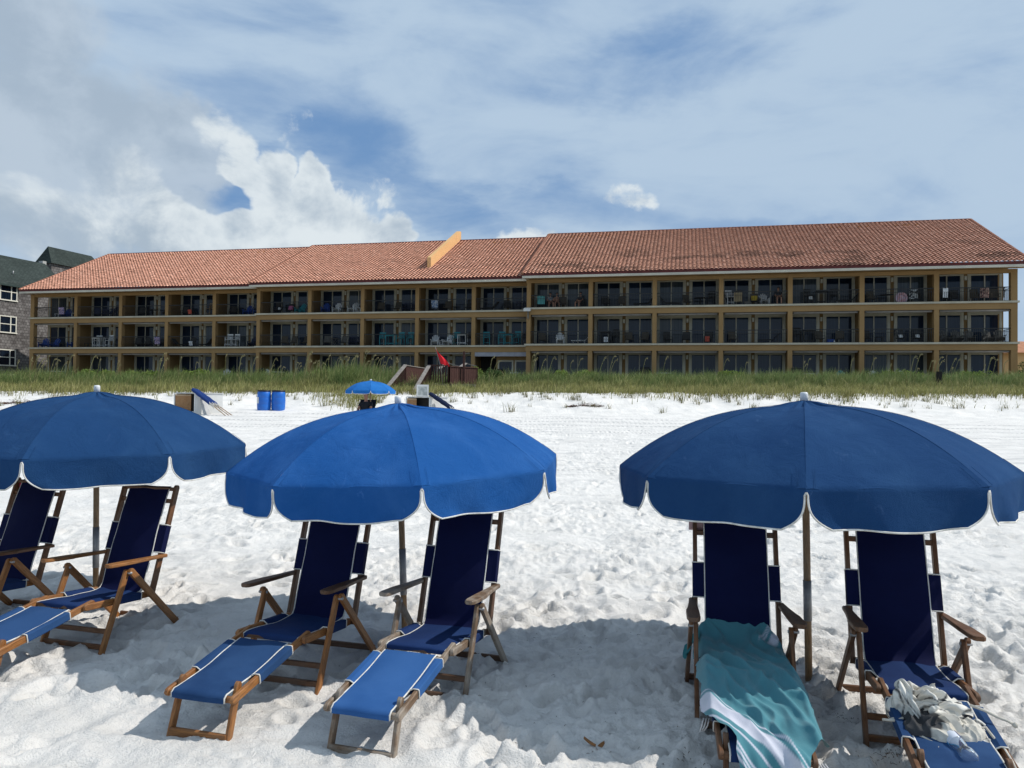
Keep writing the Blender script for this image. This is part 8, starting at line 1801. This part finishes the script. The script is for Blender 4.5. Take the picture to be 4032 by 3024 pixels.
seated_person('dark figure sitting at the right end of the balcony with the yellow cushion', bw((13 + .06 + .88 * .90) * BAY, OFF[3] + .8, F3), -PSI, SHIRT, SHORTS, seat=.50, group='people on the balconies')
for fx, dep, rz, lab in ((.30, .95, .3, 'dark sling chair holding the person in the striped shirt'), (.42, 1.0, .2, 'dark sling chair holding the bare-shouldered person'), (.84, .95, -.3, 'dark sling chair holding the person in black')):
    o = bpy.data.objects.new('patio_chair', furn('patio chair')); col.objects.link(o); o.location = bw((10 + .06 + .88 * fx) * BAY, OFF[3] + dep, F3); o.rotation_euler = (0, 0, -PSI + rz)
    o.material_slots[0].link = 'OBJECT'; o.material_slots[0].material = COLS['dark']; tagd(o, lab, 'chair', 'chairs on the balconies')
o = bpy.data.objects.new('patio_chair', furn('patio chair')); col.objects.link(o); o.location = bw((13 + .06 + .88 * .90) * BAY, OFF[3] + .85, F3); o.rotation_euler = (0, 0, -PSI)
o.material_slots[0].link = 'OBJECT'; o.material_slots[0].material = COLS['dark']; tagd(o, 'dark sling chair under the dark figure by the yellow cushion', 'chair', 'chairs on the balconies')

# ------------------------------------------------------------------ dune vegetation
def M_leaf(name, tint=True, c=None):
    m, nt, b = newmat(name, .75, .2)
    if tint:
        a = nt.node('ShaderNodeAttribute'); a.attribute_name = 'tint'; nt.put(b.inputs['Base Color'], a.outputs[0])
    else: b.inputs['Base Color'].default_value = (*c, 1)
    tr = nt.node('ShaderNodeBsdfTranslucent')
    if tint: nt.put(tr.inputs[0], a.outputs[0])
    else: tr.inputs[0].default_value = (*c, 1)
    mx = nt.node('ShaderNodeMixShader'); mx.inputs[0].default_value = .3
    out = m.node_tree.nodes['Material Output']; nt.l.new(b.outputs[0], mx.inputs[1]); nt.l.new(tr.outputs[0], mx.inputs[2]); nt.l.new(mx.outputs[0], out.inputs[0])
    return m
LEAF = M_leaf('grass_blade')
def blades(x, y, z, h, w, lean, az, colr, segs=3):
    """arrays of n blades -> V, F, C"""
    n = len(x); ts = np.linspace(0, 1, segs + 1)
    dx, dy = np.cos(az), np.sin(az); fa = az + np.pi / 2 + rng.uniform(-.7, .7, n); wx, wy = np.cos(fa), np.sin(fa)
    V = np.zeros((n, segs + 1, 2, 3)); C = np.zeros((n, segs + 1, 2, 4))
    for k, t in enumerate(ts):
        bx = x + dx * lean * h * t ** 2; by = y + dy * lean * h * t ** 2; bz = z + h * (t - .35 * lean * t * t * lean)
        ww = w * (1 - t) ** .7 * .5 + .0006
        for s_, sg in ((0, -1), (1, 1)):
            V[:, k, s_, 0] = bx + sg * wx * ww; V[:, k, s_, 1] = by + sg * wy * ww; V[:, k, s_, 2] = bz
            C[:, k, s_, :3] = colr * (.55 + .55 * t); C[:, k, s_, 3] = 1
    base = np.arange(n)[:, None] * (segs + 1) * 2
    F = np.concatenate([np.stack([base[:, 0] + 2 * k, base[:, 0] + 2 * k + 1, base[:, 0] + 2 * k + 3, base[:, 0] + 2 * k + 2], -1) for k in range(segs)])
    return V.reshape(-1, 3), F, C.reshape(-1, 4)
def grass():
    n = 150000
    y = 33.0 + 14.5 * rng.random(n) ** .85; x = (rng.random(n) - .5) * 2 * (y * .72 + 2)
    tongue = 3.0 * np.exp(-((x + 7.0) / 1.9) ** 2) + .9 * np.exp(-((x + 20) / 3.0) ** 2) - .8 * np.exp(-((x - 1.) / 2.5) ** 2)
    front = 37.0 - tongue - (1.1 * perlin(x / 9., x * 0 + 3.3, 5) + .5 * perlin(x / 3.1, x * 0 + 8.3, 6)) + .5 * perlin(x / 1.3, x * 0 + 1.2, 9)
    dn = sstep(-1.6, 2.0, y - front + 1.0 * fbm(x * .7, y * .7, 2, 15))
    clear = (np.abs(x + 5.3) < .6) & (y < 37.0)                       # the foot of the stairs
    keep = (rng.random(n) < dn) & ~clear & ~((x > -5.7) & (x < -1.95) & (y > 40.8) & (y < 45))
    # open sandy hollows
    keep &= ~((fbm(x * .35, y * .55, 2, 19) > .55) & (y < 38.5))
    x, y = x[keep], y[keep]; n = len(x)
    z = ground_base(x, y)
    d = y - front[keep]
    back = sstep(2.0, 5.0, d + .9 * fbm(x * .4, y * .4, 2, 25))
    h = (.34 + .26 * rng.random(n)) * (1 - back) + (.60 + .42 * rng.random(n)) * back
    h *= .85 + .5 * fbm(x * .8, y * .8, 2, 35)
    h *= 1 + .55 * np.exp(-((x + 9.2) / 2.2) ** 2) * sstep(39, 41, y)
    olive = np.array([.335, .325, .115]); green = np.array([.165, .235, .075]); straw = np.array([.48, .43, .20])
    g = np.clip(back * .85 + .25 * fbm(x * .6, y * .6, 2, 45), 0, 1)[:, None]
    c = olive * (1 - g) + green * g; s_ = (rng.random(n) < (.16 * (1 - g[:, 0]) + .05))[:, None]
    c = np.where(s_, straw, c) * rng.uniform(.6, 1.25, n)[:, None]
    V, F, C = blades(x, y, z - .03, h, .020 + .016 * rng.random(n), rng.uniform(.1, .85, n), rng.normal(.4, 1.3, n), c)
    me = npmesh('dune_grass', V, F, False, [('tint', 'POINT', C)])
    o = link('dune_grass', me, LEAF); o['kind'] = 'stuff'; tagd(o, 'dense olive and green dune grass covering the low dune', 'grass')
grass()
def tuft_mesh(seed, n=16, hh=.30, spread=.10):
    global rng
    old = rng; rng = np.random.default_rng(seed)
    x, y = rng.normal(0, spread, n), rng.normal(0, spread * .6, n)
    c = np.where((rng.random(n) < .45)[:, None], np.array([.32, .27, .12]), np.array([.17, .175, .06])) * rng.uniform(.7, 1.2, n)[:, None]
    V, F, C = blades(x, y, np.full(n, -.02), rng.uniform(.5, 1.2, n) * hh, np.full(n, .018), rng.uniform(.15, 1.0, n), rng.uniform(0, 6.3, n), c)
    rng = old
    return npmesh('grass_tuft', V, F, False, [('tint', 'POINT', C)])
TM = [tuft_mesh(s, int(10 + 3 * s), .26 + .03 * s, .07 + .015 * s) for s in range(6)]
for m_ in TM: m_.materials.append(LEAF)
for k in range(230):
    x = rng.uniform(-28, 29); yf = 37.0 - float(1.1 * perlin(np.array([x / 9.]), np.array([3.3]), 5)[0] + .5 * perlin(np.array([x / 3.1]), np.array([8.3]), 6)[0])
    y = yf - abs(rng.normal(.1, 1.7)) + .3
    if -13.7 < x < -9.5 and y < 33.8 or -6.3 < x < -1 and y < 33: continue
    o = link('grass_tuft', TM[rng.integers(6)], None); o.location = (x, y, gz(x, y) + .0); o.rotation_euler = (0, 0, rng.uniform(0, 6.3)); o.scale = [float(rng.uniform(.7, 1.35))] * 3
    tagd(o, 'small sparse grass tuft rooted in the bare white sand below the dune grass', 'grass tuft', 'sparse grass tufts on the sand slope')
# sea oats: tall stalks with drooping seed heads
STALK = M_leaf('sea_oat_stem', False, (.27, .26, .12)); SEED = M_leaf('sea_oat_seed', False, (.38, .325, .18))
def oat(seed):
    r = random.Random(seed); H = r.uniform(1.25, 1.75); ln = r.uniform(.08, .35); a = r.uniform(-.6, .6)
    pts = [Vector((ln * math.cos(a) * t ** 2, ln * math.sin(a) * t ** 2, H * t)) for t in [k / 7 for k in range(8)]]
    d = Vector((math.cos(a), math.sin(a) * .3, 0)); tip = [pts[-1] + d * (.17 * q ** 1.2) + Vector((0, 0, .30 * q - .22 * q * q * r.uniform(.5, 1.3))) for q in [k / 6 for k in range(1, 7)]]
    st = MB().tube(pts + tip, [.015] * 8 + [.010] * 6, 4, smooth=False)
    sd = MB()
    for i, q in enumerate(pts[-2:] + tip):
        for e in range(3):
            dr = Vector((r.uniform(-.5, 1) * .045, r.uniform(-.05, .05), -r.uniform(.02, .08))); n_ = Vector((r.uniform(-1, 1), r.uniform(-1, 1), 0)).normalized() * .013
            sd.add([q - n_ * .4, q + dr * .5 - n_, q + dr, q + dr * .5 + n_], [(0, 1, 2, 3)])
    lf = MB()
    for e in range(4):
        b0 = pts[0]; aa = r.uniform(0, 6.3); L = r.uniform(.5, .9); rows = []
        for t in [k / 5 for k in range(6)]:
            p = b0 + Vector((math.cos(aa) * .35 * L * t * t, math.sin(aa) * .35 * L * t * t, L * (t - .3 * t * t))); w = Vector((-math.sin(aa), math.cos(aa), 0)) * .011 * (1 - t * .9)
            rows.append([p - w, p + w])
        lf.grid(rows, False)
    return st.mesh('stem'), sd.mesh('seed_head'), lf.mesh('leaf_blades')
OM = [oat(s) for s in range(9)]
for a, b_, c in OM: a.materials.append(STALK); b_.materials.append(SEED); c.materials.append(STALK)
protos = []
spots = []
for vx, n, sp in ((60, 5, 30), (110, 5, 30), (150, 4, 25), (225, 4, 30), (330, 4, 40), (420, 3, 30), (500, 2, 30), (560, 3, 30), (625, 6, 25), (660, 7, 25), (700, 8, 22), (740, 8, 22), (790, 7, 22), (815, 6, 18), (845, 4, 14), (1020, 2, 10), (1080, 3, 30), (1150, 3, 20), (1175, 3, 14), (1235, 2, 14), (1330, 3, 30), (1420, 2, 30), (1560, 2, 30), (1700, 3, 30), (1850, 2, 30), (1965, 5, 22), (2020, 4, 20), (2070, 3, 20), (2140, 5, 30), (2200, 3, 20)):
    for k in range(n):
        yy = rng.uniform(40.5, 44); spots.append(((vx + rng.normal(0, sp) - 1106) / 1661 * yy, yy))
for k, (x, y) in enumerate(spots):
    if -5.9 < x < -1.9 and y > 40.6: continue
    a, b_, c = OM[k % 9]
    t = thing('sea_oat_plant', 'tall thin sea oat stalk with drooping straw-coloured seed head above the dune grass', 'sea oat', (x, y, gz(x, y) - .03), rng.uniform(-.8, .8), 'sea oat stalks on the dune')
    sc_ = rng.uniform(.8, 1.15); t.scale = (sc_, sc_, sc_)
    link('stem', a, None, t); link('seed_head', b_, None, t); link('leaf_blades', c, None, t)
# low shrubs at the back of the dune
def shrub(x0, x1, y, ztop, label, dark=False, seed=0):
    r = np.random.default_rng(seed + 100); cx = (x0 + x1) / 2; rx = max(.35, (x1 - x0) / 2); zg_ = gz(cx, y); H = max(.5, ztop - zg_)
    t = thing('dune_shrub', label, 'shrub', (cx, y, zg_), 0, 'low shrubs behind the dune grass')
    n = int(900 * rx + 500)
    th = r.uniform(0, 2 * np.pi, n); ph = np.arccos(r.uniform(0, 1, n)); k = r.uniform(.72, 1.04, n) * (1 + .16 * perlin(np.cos(th) * 2 + seed, np.sin(th) * 2 + ph, seed))
    px = np.sign(np.cos(th)) * np.abs(np.sin(ph) * np.cos(th)) ** .75 * rx * k; py = np.sin(ph) * np.sin(th) * .8 * k; pz = np.cos(ph) ** .55 * H * k * (.92 + .12 * perlin(px * 1.8 + seed, py * 2, seed + 1))
    a = r.uniform(0, 6.3, n); e1 = np.stack([np.cos(a), np.sin(a), r.uniform(-.5, .5, n)], -1) * .055; e2 = np.stack([-np.sin(a) * .4, np.cos(a) * .4, r.uniform(.3, 1, n)], -1) * .045
    c0 = np.stack([px, py, pz], -1); V = np.stack([c0 - e1, c0 - e2, c0 + e1, c0 + e2], 1).reshape(-1, 3); F = np.arange(4 * n).reshape(n, 4)
    hi = np.clip(pz / H, 0, 1)[:, None]; g0 = np.array([.045, .085, .022]); g1 = np.array([.22, .30, .06]) if not dark else np.array([.045, .085, .022])  # leaves painted lighter towards the top, as if lit from above
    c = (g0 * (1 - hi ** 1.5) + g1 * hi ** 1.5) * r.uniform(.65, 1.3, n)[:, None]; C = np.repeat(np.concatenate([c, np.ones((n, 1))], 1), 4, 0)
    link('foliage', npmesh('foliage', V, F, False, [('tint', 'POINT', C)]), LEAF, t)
    st = MB()
    for q in range(5): st.tube([(0, 0, 0), ((q - 2) * rx * .25, .05 * q - .1, H * .5), ((q - 2) * rx * .4, .0, H * .8)], [.03, .02, .008], 5)
    st.build('stems', M_plain('shrub_wood', (.06, .045, .03), .9), t)
for i, (a, b_, zt, dk, lab) in enumerate(((-31.6, -30.6, 3.1, 0, 'light green shrub at the far left edge of the dune'), (-25.9, -23.7, 3.15, 0, 'light green shrub below the second bay of the long building'), (-23.3, -22.5, 3.12, 0, 'small light green shrub below the third bay'), (-21.9, -20.8, 3.15, 0, 'light green shrub below the third and fourth bay'),
        (-20.0, -17.9, 3.2, 0, 'wide light green shrub below the fourth bay'), (-12.5, -10.3, 3.26, 0, 'light green shrub left of the boardwalk behind the sea oats'), (-2.35, -1.7, 3.5, 0, 'yellow-green shrub touching the right end of the boardwalk'), (-1.6, -.5, 3.36, 1, 'dark green shrub just right of the boardwalk'),
        (2.5, 3.4, 3.44, 0, 'small light green shrub below the eleventh bay'), (3.6, 5.2, 3.42, 0, 'light green shrub between the eleventh and twelfth bay'), (12.2, 14.0, 3.55, 0, 'light green shrub below the fourteenth bay'), (21.7, 24.7, 3.68, 0, 'wide bright green shrub below the sixteenth bay'), (26.2, 28.4, 3.66, 0, 'bright green shrub below the seventeenth bay'))):
    shrub(a, b_, 45.5 + .4 * (i % 3) if not -2.5 < a < 0 else 44.2, zt, lab, dk, i)
# dark bush and post at the far right
shrub(44.4, 48.6, 68, 5.9, 'tall dark bush beyond the right end of the long building', True, 55)
dp = MB().bar((0, 0, -.4), (0, 0, .95), .22, .2).build('short_post', DARKIN); dp.location = (22.9, 41.2, gz(22.9, 41.2)); tagd(dp, 'short dark post half hidden in the dune grass at the far right', 'post')
# beach vines and wrack at the dune toe
def wrack(x, y, L, lab, seed):
    r = np.random.default_rng(seed); V, F = [], []
    for k in range(240):
        a = r.uniform(-1, 1); px, py = x + a * L + r.normal(0, .05), y + r.normal(0, .12) * (1 - a * a + .2); z = gz(px, py) + abs(r.normal(.02, .05)) * (1 - a * a * .8)
        an = r.uniform(0, 6.3); d = np.array([math.cos(an), math.sin(an), r.uniform(-.3, .3)]) * r.uniform(.03, .10); w = np.array([-math.sin(an), math.cos(an), .5]) * .014; b0 = len(V)
        c = np.array([px, py, z]); V += [c - d - w, c + d - w, c + d + w, c - d + w]; F.append((b0, b0 + 1, b0 + 2, b0 + 3))
    me = npmesh('wrack', np.array(V), np.array(F)); o = link('seaweed_pile', me, M_noise('wrack_brown', (.07, .035, .024), (.12, .06, .04), 9, .9)); tagd(o, lab, 'seaweed', 'seaweed piles at the foot of the dune')
wrack(-21.8, 34.2, 1.1, 'dark brown seaweed pile on the sand at the left edge', 1); wrack(3.3, 34.6, .8, 'dark brown seaweed strip on the sand right of the storage box with the foam block', 2)
bpy.context.view_layer.update()
